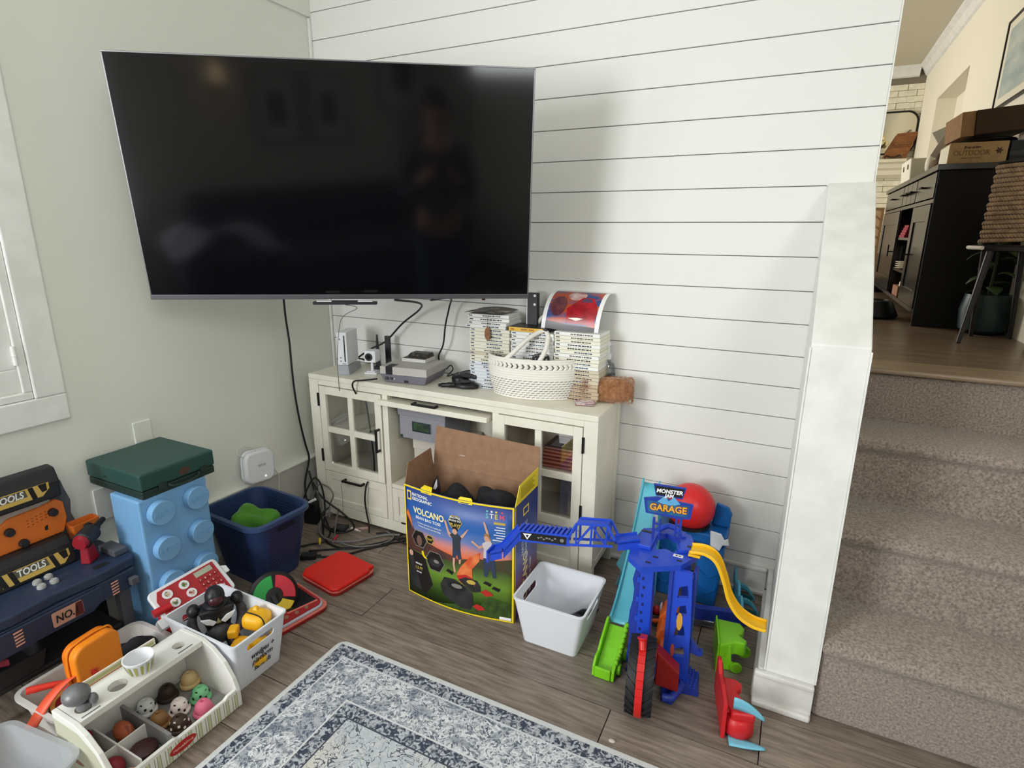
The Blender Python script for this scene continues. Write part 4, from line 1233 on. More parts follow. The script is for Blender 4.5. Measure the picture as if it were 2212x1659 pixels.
vt('PLAY!', 0.515, 0.773, 0.015, GOLD, 1, 0.0005, lay=0.003)
vt('EASY', 0.265, 0.577, 0.011, GOLD, 1, 0.0003, lay=0.003)
vt('NEARLY', 0.135, 0.31, 0.0095, WINK, 0.9, 0.0001, lay=0.003)
vt('1.5 FT', 0.135, 0.27, 0.0155, GOLD, 0.85, 0.0003, lay=0.003)
vt('across', 0.135, 0.235, 0.0095, WINK, 0.9, 0.0001, lay=0.003)
for ch, du, c in (('S', 0.0, (120, 190, 200)), ('T', 0.036, (226, 228, 230)), ('E', 0.072, (232, 206, 70)), ('M', 0.117, (206, 84, 120))):
    vt(ch, 0.788 + du, 0.905, 0.023, mat('print_stem_' + ch, c, 0.5), 0.95, 0.0004)
    vd('stem_icon', circ(0.788 + du, 0.945, 0.009, 8), mat('print_stem_' + ch, c), 2)
vd('gold_bar', [(0.84, 0.842), (0.93, 0.842), (0.93, 0.862), (0.84, 0.862)], GOLD, 2)
for k, (a, b_) in enumerate(((0.86, 0.93), (0.845, 0.93), (0.86, 0.93), (0.84, 0.93), (0.86, 0.93), (0.83, 0.93))):
    vd('small_print', [(a, 0.815 - 0.022 * k), (b_, 0.815 - 0.022 * k), (b_, 0.822 - 0.022 * k), (a, 0.822 - 0.022 * k)], WINK, 2)
SM = frame((VW + 0.0012, 0.0, 0.0), (0, 0, 1), (0, -1, 0))
txt('lettering', 'NATIONAL', 0.022, WINK, SM @ Matrix.Translation((0.27, -0.062, 0)), vb, 0.0002)
txt('lettering', 'GEOGRAPHIC', 0.022, WINK, SM @ Matrix.Translation((0.262, -0.088, 0)), vb, 0.0002)
txt('lettering', 'VOLCANO', 0.05, mat('print_cream', (0, 0, 0)), SM @ Matrix.Translation((0.115, -0.085, 0)), vb, 0.0002, 0, 0.001, sx=0.85)
txt('lettering', 'BEAN BAG TOSS', 0.018, WINK, SM @ Matrix.Translation((0.11, -0.125, 0)), vb, 0.0002)
decal('gold_box', [(0.355, -0.105), (0.385, -0.105), (0.385, -0.06), (0.355, -0.06)], mat('print_pale_yellow', (0, 0, 0)), SM, vb)
decal('gold_box_hole', [(0.361, -0.098), (0.379, -0.098), (0.379, -0.067), (0.361, -0.067)], mat('print_navy', (0, 0, 0)), SM, vb, 0.0009)
decal('yellow_border', [(0, -0.005), (VH, -0.005), (VH, 0), (0, 0)], YEL, SM, vb, 0.0008)
# contents
CLOTH = mat('black_cloth', (30, 30, 36), 0.9, rgb2=(22, 22, 26), vs=14, bump=0.5, bs=60)
def heap(name, c, r, label, cat, m, seed=0, rz=0, amp=0.25, pw=1.0, group=None, floor=None):
    rr = random.Random(seed)
    b = B()
    b.ball((0, 0, 0), (1, 1, 1), 28, 18)
    ph = [rr.uniform(0, 6.28) for _ in range(8)]
    for v in b.bm.verts:
        p = v.co
        k = 1 + amp * (0.5 * math.sin(3.1 * p.x + ph[0]) * math.sin(2.7 * p.y + ph[1]) + 0.35 * math.sin(5.3 * p.x + 4.1 * p.z + ph[2]) + 0.3 * math.sin(6.7 * p.y - 3 * p.x + ph[3]))
        v.co = Vector((p.x * r[0] * k, p.y * r[1] * k, p.z * r[2] * (k if p.z > 0 else 1)))
    return tag(part(name, b, m, loc=c, rot=(0, 0, rz), smooth=180), label, cat, group)
heap('folded_cloth', (1.1, -0.45, 0.348), (0.075, 0.055, 0.062), 'dark folded cloth piece lying in the right half of the open box', 'cloth', CLOTH, 3, amp=0.3)
heap('folded_cloth', (0.965, -0.48, 0.345), (0.065, 0.05, 0.056), 'black folded cloth piece lying in the middle of the open box', 'cloth', CLOTH, 5, amp=0.3)
tp = thing('printed_card', 'dark triangular printed card poking up at the left inside the open box', 'card', (0.84, -0.45, 0.29), -0.5)
part('sheet', B().prism([(0, 0), (0.085, 0.0), (0.07, 0.115), (0.055, 0.14), (0.012, 0.09)], 'y', 0, 0.002), mat('card_dark', (48, 40, 42), 0.5), tp)
part('white_edge', B().prism([(0.02, 0.075), (0.05, 0.122), (0.052, 0.095), (0.04, 0.08)], 'y', -0.001, -0.0002), WINK, tp)
ob = tag(part('orange_tag', B().prism([(0, 0), (0.03, 0), (0.012, 0.05)], 'y', 0, 0.003), mat('tag_orange', (214, 110, 40), 0.6), loc=(1.165, -0.43, 0.345)), 'small orange flame shaped piece at the right inside the open box', 'card')

# ---------------------------------------------------------------- white bin in front of the box
BINW = mat('bin_white', (226, 228, 234), 0.32)
wbn = thing('storage_bin', 'empty looking white plastic bin with slot handles in front of the volcano box', 'bin', (1.364, -0.512, 0.0005), 0.0)
o = part('shell', bin_shell(B(), (-0.114, -0.112, 0.114, 0.112), (-0.088, -0.092, 0.088, 0.09), 0, 0.156, 0.003, 0.016), BINW, wbn, smooth=40)
cc = B()
cc.prism(rrect(-0.05, 0.104, 0.05, 0.128, 0.011), 'x', -0.13, -0.09)
cc.prism(rrect(-0.05, 0.104, 0.05, 0.128, 0.011), 'x', 0.09, 0.13)
cut(o, cc)
rb = B()
for q in ((-0.117, -0.115, 0.117, -0.11), (-0.117, 0.11, 0.117, 0.115), (-0.117, -0.11, -0.112, 0.11), (0.112, -0.11, 0.117, 0.11)):
    rb.box(q[0], q[1], 0.1525, q[2], q[3], 0.1575)
rim = B()
for lo, hi in ((0.0, 0.1575), ):
    a = [rim.bm.verts.new((x, y, 0.1525)) for x, y in rrect(-0.1165, -0.1145, 0.1165, 0.1145, 0.018)]
    b_ = [rim.bm.verts.new((x, y, 0.1575)) for x, y in rrect(-0.1165, -0.1145, 0.1165, 0.1145, 0.018)]
    c_ = [rim.bm.verts.new((x, y, 0.1575)) for x, y in rrect(-0.11, -0.108, 0.11, 0.108, 0.014)]
    d_ = [rim.bm.verts.new((x, y, 0.1525)) for x, y in rrect(-0.11, -0.108, 0.11, 0.108, 0.014)]
    for L0, L1 in ((a, b_), (b_, c_), (c_, d_), (d_, a)):
        for i in range(len(L0)):
            j = (i + 1) % len(L0)
            rim.bm.faces.new((L0[i], L0[j], L1[j], L1[i]))
rb.bm.free()
part('rim', rim, BINW, wbn, smooth=40)
t_ = thing('toy_figure', 'black winged toy lying in the right of the white bin', 'toy', (1.405, -0.47, 0.0045), 0.4)
part('body', B().ball((0, 0, 0.02), (0.04, 0.022, 0.02), 14, 8), BLACK, t_, smooth=60)
part('wing', B().prism([(-0.05, 0.03), (0.0, 0.034), (0.02, 0.05), (-0.03, 0.044)], 'y', -0.03, -0.026), BLACK, t_)
part('wing', B().prism([(-0.02, 0.02), (0.06, 0.02), (0.075, 0.05), (0.02, 0.046)], 'y', 0.02, 0.024), DGREY, t_)
t_ = thing('toy_ball', 'blue round toy lying in the middle of the white bin', 'toy', (1.37, -0.485, 0.0045))
part('body', B().ball((0, 0, 0.018), (0.024, 0.02, 0.018), 14, 8), mat('toy_blue', (54, 84, 140), 0.4), t_, smooth=60)
part('band', B().lathe([(0.0205, 0.016), (0.0212, 0.018), (0.0205, 0.02)], (0, 0, 0), 18, sx=1.2), mat('toy_navy', (30, 40, 80), 0.4), t_)
t_ = thing('toy_shell', 'pale curled toy lying at the left inside the white bin', 'toy', (1.335, -0.475, 0.0045))
part('body', B().ball((0, 0, 0.014), (0.022, 0.018, 0.014), 14, 8), WHITE, t_, smooth=60)
part('stripe', B().tube([(-0.018, -0.008, 0.02), (0, -0.01, 0.0285), (0.018, -0.006, 0.021)], 0.003, 6), GREY, t_, smooth=60)

# ---------------------------------------------------------------- blue garage tower
BLU = mat('toy_royal_blue', (36, 74, 200), 0.35)
BLU2 = mat('toy_deep_blue', (34, 58, 160), 0.4)
RED = mat('toy_red', (206, 32, 30), 0.35)
gt = thing('garage_tower', 'blue toy truck garage tower with a folding track arm and GARAGE sign', 'toy', (1.67, -0.52, 0))
def L(p):
    return (p[0] - 1.67, p[1] + 0.52)
plat = [L(p) for p in ((1.592, -0.603), (1.637, -0.643), (1.73, -0.583), (1.763, -0.514), (1.733, -0.426), (1.704, -0.398), (1.653, -0.4), (1.592, -0.432), (1.582, -0.502))]
o = part('platform', B().prism(plat, 'z', 0.368, 0.384), BLU, gt)
cut(o, B().prism([L(p) for p in ((1.652, -0.535), (1.645, -0.5), (1.642, -0.455), (1.662, -0.433), (1.692, -0.45), (1.706, -0.5), (1.7, -0.53), (1.676, -0.52))], 'z', 0.36, 0.39))
part('upper_deck', B().prism([L(p) for p in ((1.598, -0.55), (1.64, -0.55), (1.642, -0.455), (1.62, -0.44), (1.598, -0.46))], 'z', 0.3842, 0.396), BLU, gt, bev=0.002)
part('upper_deck', B().prism([L(p) for p in ((1.71, -0.53), (1.752, -0.51), (1.728, -0.43), (1.696, -0.445))], 'z', 0.3842, 0.396), BLU, gt, bev=0.002)
part('deck_arch', B().tube([(*L((1.635, -0.44)), 0.392), (*L((1.66, -0.42)), 0.402), (*L((1.69, -0.428)), 0.4), (*L((1.712, -0.46)), 0.394)], 0.008, 8), BLU, gt, smooth=60)
for x, y in ((1.648, -0.61), (1.722, -0.565), (1.66, -0.575)):
    p = L((x, y))
    part('slot', B().cb((p[0], p[1], 0.3844), (0.014, 0.006, 0.001), None), BLACK, gt)
for x, y in ((1.745, -0.5), (1.61, -0.47)):
    p = L((x, y))
    part('slot', B().cb((p[0], p[1], 0.3966), (0.03, 0.01, 0.001), None), BLACK, gt)
p = L((1.714, -0.542))
part('sticker', B().cb((p[0], p[1], 0.3847), (0.026, 0.013, 0.001), None), WINK, gt)
txt('sticker_mark', 'x x', 0.011, INK, Matrix.Translation((p[0], p[1], 0.3853)), gt, 0.0001, 0, 0.0005)
# left leg: a channel with rack teeth and holes
p = L((1.63, -0.572))
part('leg', B().box(p[0] - 0.006, p[1] - 0.012, 0.012, p[0] + 0.03, p[1] + 0.02, 0.3675), BLU, gt, bev=0.002)
part('leg_fin', B().prism([(-0.072, 0.02), (-0.046, 0.02), (-0.046, 0.3675), (-0.056, 0.3675), (-0.062, 0.33), (-0.068, 0.3), (-0.062, 0.27), (-0.064, 0.23), (-0.07, 0.2), (-0.072, 0.16), (-0.066, 0.12)], 'y', p[1] - 0.004, p[1] + 0.004), BLU2, gt)
hb = B()
for k in range(12):
    hb.cb((p[0] + 0.004 + (0.002 if k % 2 else -0.001), p[1] - 0.0124, 0.045 + k * 0.027), (0.006, 0.001, 0.009))
part('leg_hole', hb, mat('hole_navy', (18, 30, 96), 0.6), gt, stuff=True)
for k in range(5):
    part('rack_tooth', B().box(p[0] - 0.014, p[1] - 0.01, 0.05 + k * 0.062, p[0] - 0.0062, p[1] + 0.004, 0.066 + k * 0.062), BLU, gt)
# right leg: lattice panel
q_ = L((1.735, -0.58))
lp = B().prism([(q_[0] - 0.03, 0.012), (q_[0] + 0.04, 0.012), (q_[0] + 0.034, 0.2), (q_[0] + 0.026, 0.3675), (q_[0] - 0.03, 0.3675)], 'y', q_[1] - 0.006, q_[1] + 0.006)
o = part('leg', lp, BLU, gt)
cl = B()
for z0, z1, a in ((0.23, 0.27, 0.0), (0.285, 0.33, 0.0), (0.16, 0.205, 0.0), (0.1, 0.14, 0.004)):
    cl.prism([(q_[0] - 0.008 + a, z0), (q_[0] + 0.022 + a, z0 + 0.008), (q_[0] + 0.016 + a, z1), (q_[0] - 0.004 + a, z1 - 0.012)], 'y', q_[1] - 0.02, q_[1] + 0.02)
cut(o, cl)
part('leg_side', B().box(q_[0] - 0.032, q_[1] - 0.012, 0.012, q_[0] - 0.0225, q_[1] + 0.03, 0.3675), BLU2, gt)
part('leg_side', B().box(q_[0] + 0.027, q_[1] + 0.0065, 0.012, q_[0] + 0.036, q_[1] + 0.04, 0.3675), BLU2, gt)
part('flame_sticker', B().prism(circ(q_[0] + 0.004, 0.215, 0.008, 10, 0.028), 'y', q_[1] - 0.0075, q_[1] - 0.0062), mat('sticker_gold', (214, 160, 60), 0.45), gt)
part('flame_sticker', B().prism(circ(q_[0] - 0.008, 0.12, 0.006, 10, 0.02), 'y', q_[1] - 0.0075, q_[1] - 0.0062), mat('sticker_orange', (190, 84, 66), 0.45), gt)
p3 = L((1.665, -0.42))
part('leg', B().box(p3[0] + 0.05, p3[1], 0.0, p3[0] + 0.07, p3[1] + 0.012, 0.3675), BLU2, gt)
part('hook', B().prism([(q_[0] + 0.037, 0.16), (q_[0] + 0.06, 0.13), (q_[0] + 0.068, 0.135), (q_[0] + 0.071, 0.122), (q_[0] + 0.06, 0.115), (q_[0] + 0.037, 0.12)], 'y', q_[1] + 0.005, q_[1] + 0.02), BLU2, gt)
bs_ = [L(p) for p in ((1.6, -0.588), (1.706, -0.588), (1.718, -0.655), (1.748, -0.655), (1.768, -0.59), (1.75, -0.5), (1.61, -0.5))]
part('base', B().prism(bs_, 'z', 0.0, 0.0118), BLU2, gt, bev=0.003)
rp = part('ramp', B().hexa([(*L((1.762, -0.6)), 0.0), (*L((1.808, -0.592)), 0.0), (*L((1.798, -0.515)), 0.0), (*L((1.752, -0.515)), 0.0)], [(*L((1.755, -0.596)), 0.036), (*L((1.806, -0.59)), 0.014), (*L((1.797, -0.517)), 0.014), (*L((1.752, -0.517)), 0.036)]), BLU2, gt, bev=0.001)
dots = B()
for i in range(4):
    for j in range(9):
        x, y = L((1.764 + 0.010 * i, -0.588 + 0.0085 * j - 0.001 * i))
        dots.cb((x, y, 0.0352 - 0.00435 * i), (0.004, 0.004, 0.004))
part('tread_dots', dots, BLU, gt, stuff=True)
part('base_lip', B().tube([(*L((1.722, -0.655)), 0.018), (*L((1.744, -0.652)), 0.02), (*L((1.762, -0.6)), 0.026)], 0.012, 8, smooth=False), BLU2, gt, smooth=60)
# sign
sg = part('sign_post', B().box(*L((1.63, -0.5)), 0.397, *L((1.636, -0.494)), 0.46).box(*L((1.648, -0.5)), 0.397, *L((1.652, -0.494)), 0.46).box(*L((1.63, -0.499)), 0.42, *L((1.652, -0.495)), 0.425).box(*L((1.63, -0.499)), 0.44, *L((1.652, -0.495)), 0.445), BLU2, gt)
part('sign_post', B().box(*L((1.702, -0.49)), 0.397, *L((1.708, -0.484)), 0.47).box(*L((1.69, -0.49)), 0.397, *L((1.695, -0.484)), 0.47).box(*L((1.69, -0.489)), 0.42, *L((1.708, -0.485)), 0.425).box(*L((1.69, -0.489)), 0.445, *L((1.708, -0.485)), 0.45), BLU2, gt)
SGM = frame((-0.002, 0.02, 0.004), (1, 0.1, 0.03), (0.0, 0.02, 1))
sp_ = part('sign_board', B().prism([(-0.06, 0.468), (0.03, 0.462), (0.062, 0.466), (0.066, 0.51), (0.02, 0.514), (-0.03, 0.52), (-0.068, 0.512)], 'z', -0.003, 0.003, Matrix.Identity(4)), BLU2, gt)
for v in sp_.data.vertices:
    v.co = SGM @ v.co
s2 = part('sign_board', B().prism([(-0.036, 0.524), (0.036, 0.522), (0.044, 0.556), (-0.044, 0.558)], 'z', -0.003, 0.003), BLU2, gt)
for v in s2.data.vertices:
    v.co = SGM @ v.co
decal('sign_panel', [(-0.054, 0.472), (0.054, 0.47), (0.058, 0.505), (-0.06, 0.507)], mat('sign_navy', (30, 66, 128), 0.4, rgb2=(40, 110, 150), vs=40), SGM, gt, 0.0034)
decal('sign_panel', [(-0.034, 0.527), (0.034, 0.526), (0.04, 0.552), (-0.04, 0.554)], INKD, SGM, gt, 0.0034)
decal('sign_emblem', [(-0.03, 0.507), (-0.012, 0.526), (0.0, 0.512), (0.014, 0.526), (0.032, 0.507), (0.012, 0.5), (-0.012, 0.5)], mat('sign_sky', (96, 170, 214), 0.4), SGM, gt, 0.0036)
SGT = SGM @ Matrix.Translation((0, 0, 0.0042))
txt('lettering', 'GARAGE', 0.027, mat('sign_red_edge', (150, 50, 40), 0.5), SGM @ Matrix.Translation((0, 0.489, 0.0038)), gt, 0.0002, 0, 0.0019, sx=0.95)
txt('lettering', 'GARAGE', 0.027, mat('sign_gold', (232, 176, 60), 0.45), SGT @ Matrix.Translation((0, 0.489, 0.0003)), gt, 0.0003, 0, 0.0006, sx=0.95)
txt('lettering', 'MONSTER', 0.0155, WINK, SGT @ Matrix.Translation((0, 0.54, 0)), gt, 0.0002, 0.15, 0.0006)
txt('lettering', 'JAM', 0.0135, WINK, SGT @ Matrix.Translation((0, 0.5275, 0)), gt, 0.0002, 0.15, 0.0006)
# folding track arm: truss channels
def truss(name, pts, w, h, ribs=True):
    """channel along pts (x, y, z top) with two side walls of height h"""
    P = [Vector(p) for p in pts]
    b = B()
    for a, c in zip(P, P[1:]):
        d = (c - a).normalized()
        s = Vector((-d.y, d.x, 0)).normalized() * w / 2
        dn = Vector((0, 0, -h))
        t = 0.0035
        for sg_ in (1, -1):
            s1 = s * sg_
            s0 = s * sg_ * (1 - 2 * t / w)
            b.hexa([a + s1 + dn, a + s0 + dn, c + s0 + dn, c + s1 + dn], [a + s1, a + s0, c + s0, c + s1])
        b.hexa([a + s + dn * 0.35, a - s + dn * 0.35, c - s + dn * 0.35, c + s + dn * 0.35], [a + s + dn * 0.18, a - s + dn * 0.18, c - s + dn * 0.18, c + s + dn * 0.18])
    return part(name, b, BLU, gt)
def A(x, y, z):
    return (x - 1.67, y + 0.52, z)
truss('arm_link', [A(1.60, -0.53, 0.412), A(1.545, -0.56, 0.405)], 0.04, 0.03)
for sy in (-0.018, 0.018):
    br_ = B()
    top = [A(1.545, -0.56 + sy, 0.405), A(1.522, -0.555 + sy, 0.442), A(1.438, -0.578 + sy, 0.44), A(1.418, -0.59 + sy, 0.395)]
    for a, c in zip(top, top[1:]):
        br_.tube([a, c], 0.0042, 6, False)
    br_.tube([A(1.54, -0.56 + sy, 0.385), A(1.422, -0.59 + sy, 0.375)], 0.0042, 6, False)
    for x, y, z, x2, y2, z2 in ((1.522, -0.555, 0.442, 1.52, -0.563, 0.384), (1.48, -0.567, 0.44, 1.48, -0.575, 0.38), (1.438, -0.578, 0.44, 1.44, -0.585, 0.377), (1.52, -0.563, 0.384, 1.48, -0.567, 0.438), (1.44, -0.585, 0.377, 1.48, -0.567, 0.438)):
        br_.tube([A(x, y + sy, z), A(x2, y2 + sy, z2)], 0.003, 6, False)
    part('arm_truss', br_, BLU, gt)
part('arm_deck', B().hexa([A(1.522, -0.537, 0.438), A(1.522, -0.573, 0.438), A(1.438, -0.596, 0.436), A(1.438, -0.56, 0.436)], [A(1.522, -0.537, 0.442), A(1.522, -0.573, 0.442), A(1.438, -0.596, 0.44), A(1.438, -0.56, 0.44)]), BLU, gt)
truss('arm_channel', [A(1.418, -0.59, 0.405), A(1.272, -0.625, 0.402)], 0.04, 0.035)
d_ = (Vector(A(1.418, -0.59, 0)) - Vector(A(1.272, -0.625, 0))).normalized()
SF = frame(Vector(A(1.345, -0.6075, 0.3865)) + Vector((d_.y, -d_.x, 0)) * 0.0202, d_, (0, 0, 1))
decal('arm_sticker', [(-0.066, -0.012), (0.066, -0.012), (0.066, 0.012), (-0.066, 0.012)], INKD, SF, gt, 0.0004)
decal('sticker_mark', [(-0.06, 0.009), (-0.034, 0.009), (-0.047, -0.01)], WINK, SF, gt, 0.0008)
decal('sticker_mark', [(-0.052, 0.005), (-0.042, 0.005), (-0.047, -0.004)], INKD, SF, gt, 0.0012)
decal('sticker_mark', circ(0.054, 0.0, 0.006), mat('print_grey', (0, 0, 0)), SF, gt, 0.0008)
for k in range(7):
    decal('sticker_splash', circ(-0.014 + 0.008 * k, 0.003 * math.sin(k * 2.3), 0.004, 6, 0.003), mat('print_grey', (0, 0, 0)), SF, gt, 0.0008)
rt_ = B()
for k in range(11):
    a = Vector(A(1.272, -0.625, 0.402)).lerp(Vector(A(1.418, -0.59, 0.405)), (k + 0.5) / 11)
    rt_.cb((a.x, a.y, a.z + 0.0005), (0.007, 0.042, 0.008))
part('arm_ridge', rt_, BLU, gt, stuff=True)
truss('arm_tail', [A(1.272, -0.625, 0.402), A(1.232, -0.655, 0.345), A(1.20, -0.668, 0.335)], 0.04, 0.03)
part('arm_stop', B().box(*A(1.197, -0.69, 0.30), *A(1.202, -0.648, 0.338)), BLU, gt)
rr_ = part('rear_ramp', B().hexa([(*L((1.75, -0.30)), 0.03), (*L((1.91, -0.215)), 0.0), (*L((1.90, -0.195)), 0.0), (*L((1.74, -0.28)), 0.03)], [(*L((1.75, -0.30)), 0.075), (*L((1.91, -0.215)), 0.045), (*L((1.90, -0.195)), 0.045), (*L((1.74, -0.28)), 0.075)]), BLU2, gt, bev=0.002)

# yellow launch track
YT = mat('toy_yellow', (246, 190, 24), 0.4)
yt = thing('yellow_track', 'curved yellow toy track dropping from the blue tower platform', 'toy track', (1.75, -0.515, 0))
path = spline([Vector(p) for p in ((-0.008, 0.0, 0.398), (0.03, 0, 0.402), (0.06, 0, 0.385), (0.083, 0, 0.335), (0.1, 0, 0.285), (0.128, 0, 0.245), (0.165, 0, 0.225), (0.202, 0, 0.222))], 6)
def ytp(u, w, hgt):
    i = min(int(u * (len(path) - 1)), len(path) - 2)
    a, c = path[i], path[i + 1]
    p = a.lerp(c, u * (len(path) - 1) - i)
    d = (c - a).normalized()
    nrm = Vector((-d.z, 0, d.x))
    return p + Vector((0, w, 0)) + nrm * hgt
prof = [(-0.023, 0.008), (-0.0225, 0.0), (-0.008, -0.001), (0.008, -0.001), (0.0225, 0.0), (0.023, 0.008)]
part('channel', B().grid(lambda u, v: ytp(u, prof[min(int(v * 5 + 0.5), 5)][0], prof[min(int(v * 5 + 0.5), 5)][1]), 44, 5), YT, yt, solid=0.003, smooth=50)
part('clip', B().box(-0.012, -0.02, 0.3862, 0.02, 0.02, 0.394), YT, yt, bev=0.002)

# big black tyre with the red lever
ty = thing('monster_truck_tyre_toy', 'large black toy tyre standing on edge with a red band and lever', 'toy', (1.668, -0.694, 0.001), 0.17)
tr_ = B()
n = 40
profile = [(-0.028, 0.06), (-0.034, 0.082), (-0.032, 0.092), (-0.022, 0.0965), (0.022, 0.0965), (0.032, 0.092), (0.034, 0.082), (0.028, 0.06)]
rings = []
for i in range(n):
    a = 2 * PI * i / n
    rings.append([tr_.bm.verts.new((x, r * math.cos(a), 0.1 + r * math.sin(a))) for x, r in profile])
for i in range(n):
    j = (i + 1) % n
    for k in range(len(profile)):
        k2 = (k + 1) % len(profile)
        tr_.bm.faces.new((rings[i][k], rings[i][k2], rings[j][k2], rings[j][k]))
part('tyre', tr_, mat('tyre_rubber', (26, 27, 30), 0.55), ty, smooth=50)
lug = B()
for i in range(22):
    a = 2 * PI * i / 22
    for s in (-1, 1):
        a2 = a + (0.5 if s > 0 else 0) * 2 * PI / 22
        pts = [(s * 0.011, a2 + 0.16), (s * 0.034, a2 - 0.06), (s * 0.034, a2 + 0.05), (s * 0.011, a2 + 0.24)]
        f = lambda x, t, r: (x, r * math.cos(t), 0.1 + r * math.sin(t))
        lug.hexa([f(x, t, 0.094) for x, t in pts], [f(x, t, 0.1003 - (0.004 if abs(x) > .02 else 0)) for x, t in pts])
part('tread_lugs', lug, mat('tyre_rubber', (0, 0, 0)), ty, stuff=True)
part('hub', B().cyl((-0.022, 0, 0.1), (0.022, 0, 0.1), 0.06, n=24), DGREY, ty)
rd = []
for i in range(14):
    a = 0.4 * PI + i * (0.78 * PI) / 13
    rd.append((0.0, 0.101 * math.cos(a), 0.1 + 0.101 * math.sin(a)))
lv = B()
for (a, c) in zip(rd, rd[1:]):
    a, c = Vector(a), Vector(c)
    o_ = (Vector((0, (a.y + c.y) / 2, (a.z + c.z) / 2 - 0.1))).normalized() * 0.0045
    w_ = Vector((0.009, 0, 0))
    lv.hexa([a - w_ - o_, a + w_ - o_, c + w_ - o_, c - w_ - o_], [a - w_ + o_, a + w_ + o_, c + w_ + o_, c - w_ + o_])
part('red_band', lv, RED, ty)
part('lever', B().tube([(0.0, -0.03, 0.2), (-0.002, -0.02, 0.215), (-0.003, -0.015, 0.226)], [0.009, 0.009, 0.0125], 12), RED, ty, smooth=60)
gr_ = part('red_housing', B().prism([(0.037, 0.05), (0.098, 0.04), (0.098, 0.1), (0.075, 0.12), (0.037, 0.155)], 'y', 0.03, 0.07), mat('toy_dark_red', (150, 22, 20), 0.4), ty, bev=0.003)
part('red_bracket', B().box(0.012, 0.0, 0.15, 0.036, 0.03, 0.165), RED, ty)

# ---------------------------------------------------------------- aqua slide with green truck end
AQ = mat('toy_aqua', (92, 186, 206), 0.35)
AQT = mat('toy_clear_aqua', (90, 170, 190), 0.2, trans=0.55)
LIME = mat('toy_lime', (128, 206, 30), 0.4, bump=0.2, bs=70)
sl = thing('toy_slide', 'aqua toy slide ramp running down from the playset to the lime truck', 'toy track', (1.56, -0.34, 0))
def slide(u, v):
    t = u
    x = -0.008 + (0.0) * t
    y = 0.17 - 0.335 * t
    z = 0.325 * (1 - t) ** 1.25 + 0.088 - 0.02 * math.sin(PI * t)
    w = (v - 0.5) * 0.06
    lip = 0.014 * (1 if v < 0.08 or v > 0.92 else 0)
    return Vector((x + w, y, z + lip))
vs5 = [0, 0.07, 0.1, 0.5, 0.9, 0.93, 1]
part('chute', B().grid(lambda u, v: slide(u, vs5[int(round(v * 6))]), 20, 6), AQ, sl, solid=0.003, smooth=40)
part('end_post', B().box(-0.028, 0.15, 0.0005, -0.018, 0.165, 0.39), AQ, sl)
part('end_post', B().box(0.026, 0.15, 0.0005, 0.036, 0.165, 0.39), AQ, sl)
part('side_wing', B().hexa([(-0.03, 0.04, 0.10), (-0.028, 0.045, 0.10), (-0.028, 0.1, 0.13), (-0.03, 0.1, 0.13)], [(-0.09, 0.08, 0.13), (-0.089, 0.085, 0.13), (-0.075, 0.15, 0.17), (-0.076, 0.15, 0.17)]), AQT, sl)
part('side_wing', B().hexa([(-0.03, 0.1, 0.03), (-0.028, 0.1, 0.03), (-0.028, 0.15, 0.06), (-0.03, 0.15, 0.06)], [(-0.1, 0.12, 0.02), (-0.099, 0.122, 0.02), (-0.085, 0.17, 0.085), (-0.086, 0.17, 0.085)]), AQT, sl)
tk = thing('toy_ramp', 'lime green truck shaped ramp at the foot of the aqua slide', 'toy track', (1.548, -0.58, 0.0005))
tb = B()
tb.prism([(-0.068, 0.0), (-0.064, 0.03), (-0.04, 0.04), (0.0, 0.062), (0.06, 0.104), (0.07, 0.104), (0.07, 0.0)], 'x', 0.026, 0.036)
tb.prism([(-0.068, 0.0), (-0.064, 0.03), (-0.045, 0.05), (-0.02, 0.052), (0.0, 0.07), (0.06, 0.108), (0.07, 0.108), (0.07, 0.0)], 'x', -0.03, -0.022)
tb.prism([(-0.07, 0.0), (-0.07, 0.034), (-0.062, 0.034), (-0.05, 0.012), (0.07, 0.084), (0.07, 0.0)], 'x', -0.022, 0.026)
part('ramp_body', tb, LIME, tk, bev=0.003)
for y, r in ((-0.03, 0.018), (0.035, 0.02)):
    part('wheel_lump', B().cyl((0.0362, y, r), (0.046, y, r), r, r * 0.85, 16), LIME, tk, bev=0.002)
fz = B()
for k in range(9):
    fz.ball((0.034, -0.04 + k * 0.013, 0.046 + max(0, k - 2) * 0.0085), (0.0075, 0.009, 0.009), 8, 6)
part('leaf_edge', fz, LIME, tk, smooth=60, stuff=True)

# ---------------------------------------------------------------- blue playset with a red dome
PB = mat('playset_blue', (20, 98, 172), 0.4, bump=0.3, bs=40)
pl = thing('toy_playset', 'blue two legged playset with a round red dome against the shiplap wall', 'toy', (1.69, -0.115, 0.0005))
o = B()
for x0, x1 in ((-0.105, -0.035), (0.03, 0.11)):
    o = B().hexa([(x0 + 0.008, -0.05, 0), (x1 - 0.008, -0.05, 0), (x1 - 0.008, 0.05, 0), (x0 + 0.008, 0.05, 0)], [(x0 - 0.004, -0.05, 0.23), (x1 + 0.004, -0.05, 0.23), (x1 + 0.004, 0.05, 0.23), (x0 - 0.004, 0.05, 0.23)])
    lg = part('leg', o, PB, pl, bev=0.006)
    for z in (0.07, 0.13, 0.19):
        part('rib', B().tube([(x0 + 0.01, -0.051, z), ((x0 + x1) / 2, -0.053, z - 0.018), (x1 - 0.01, -0.051, z)], 0.004, 6), PB, lg, smooth=60)
part('bridge', B().box(-0.112, -0.052, 0.2305, 0.118, 0.055, 0.268), PB, pl, bev=0.006)
part('dome', B().ball((-0.01, -0.01, 0.336), (0.08, 0.076, 0.08), 32, 20), mat('dome_red', (214, 36, 38), 0.35), pl, smooth=60)
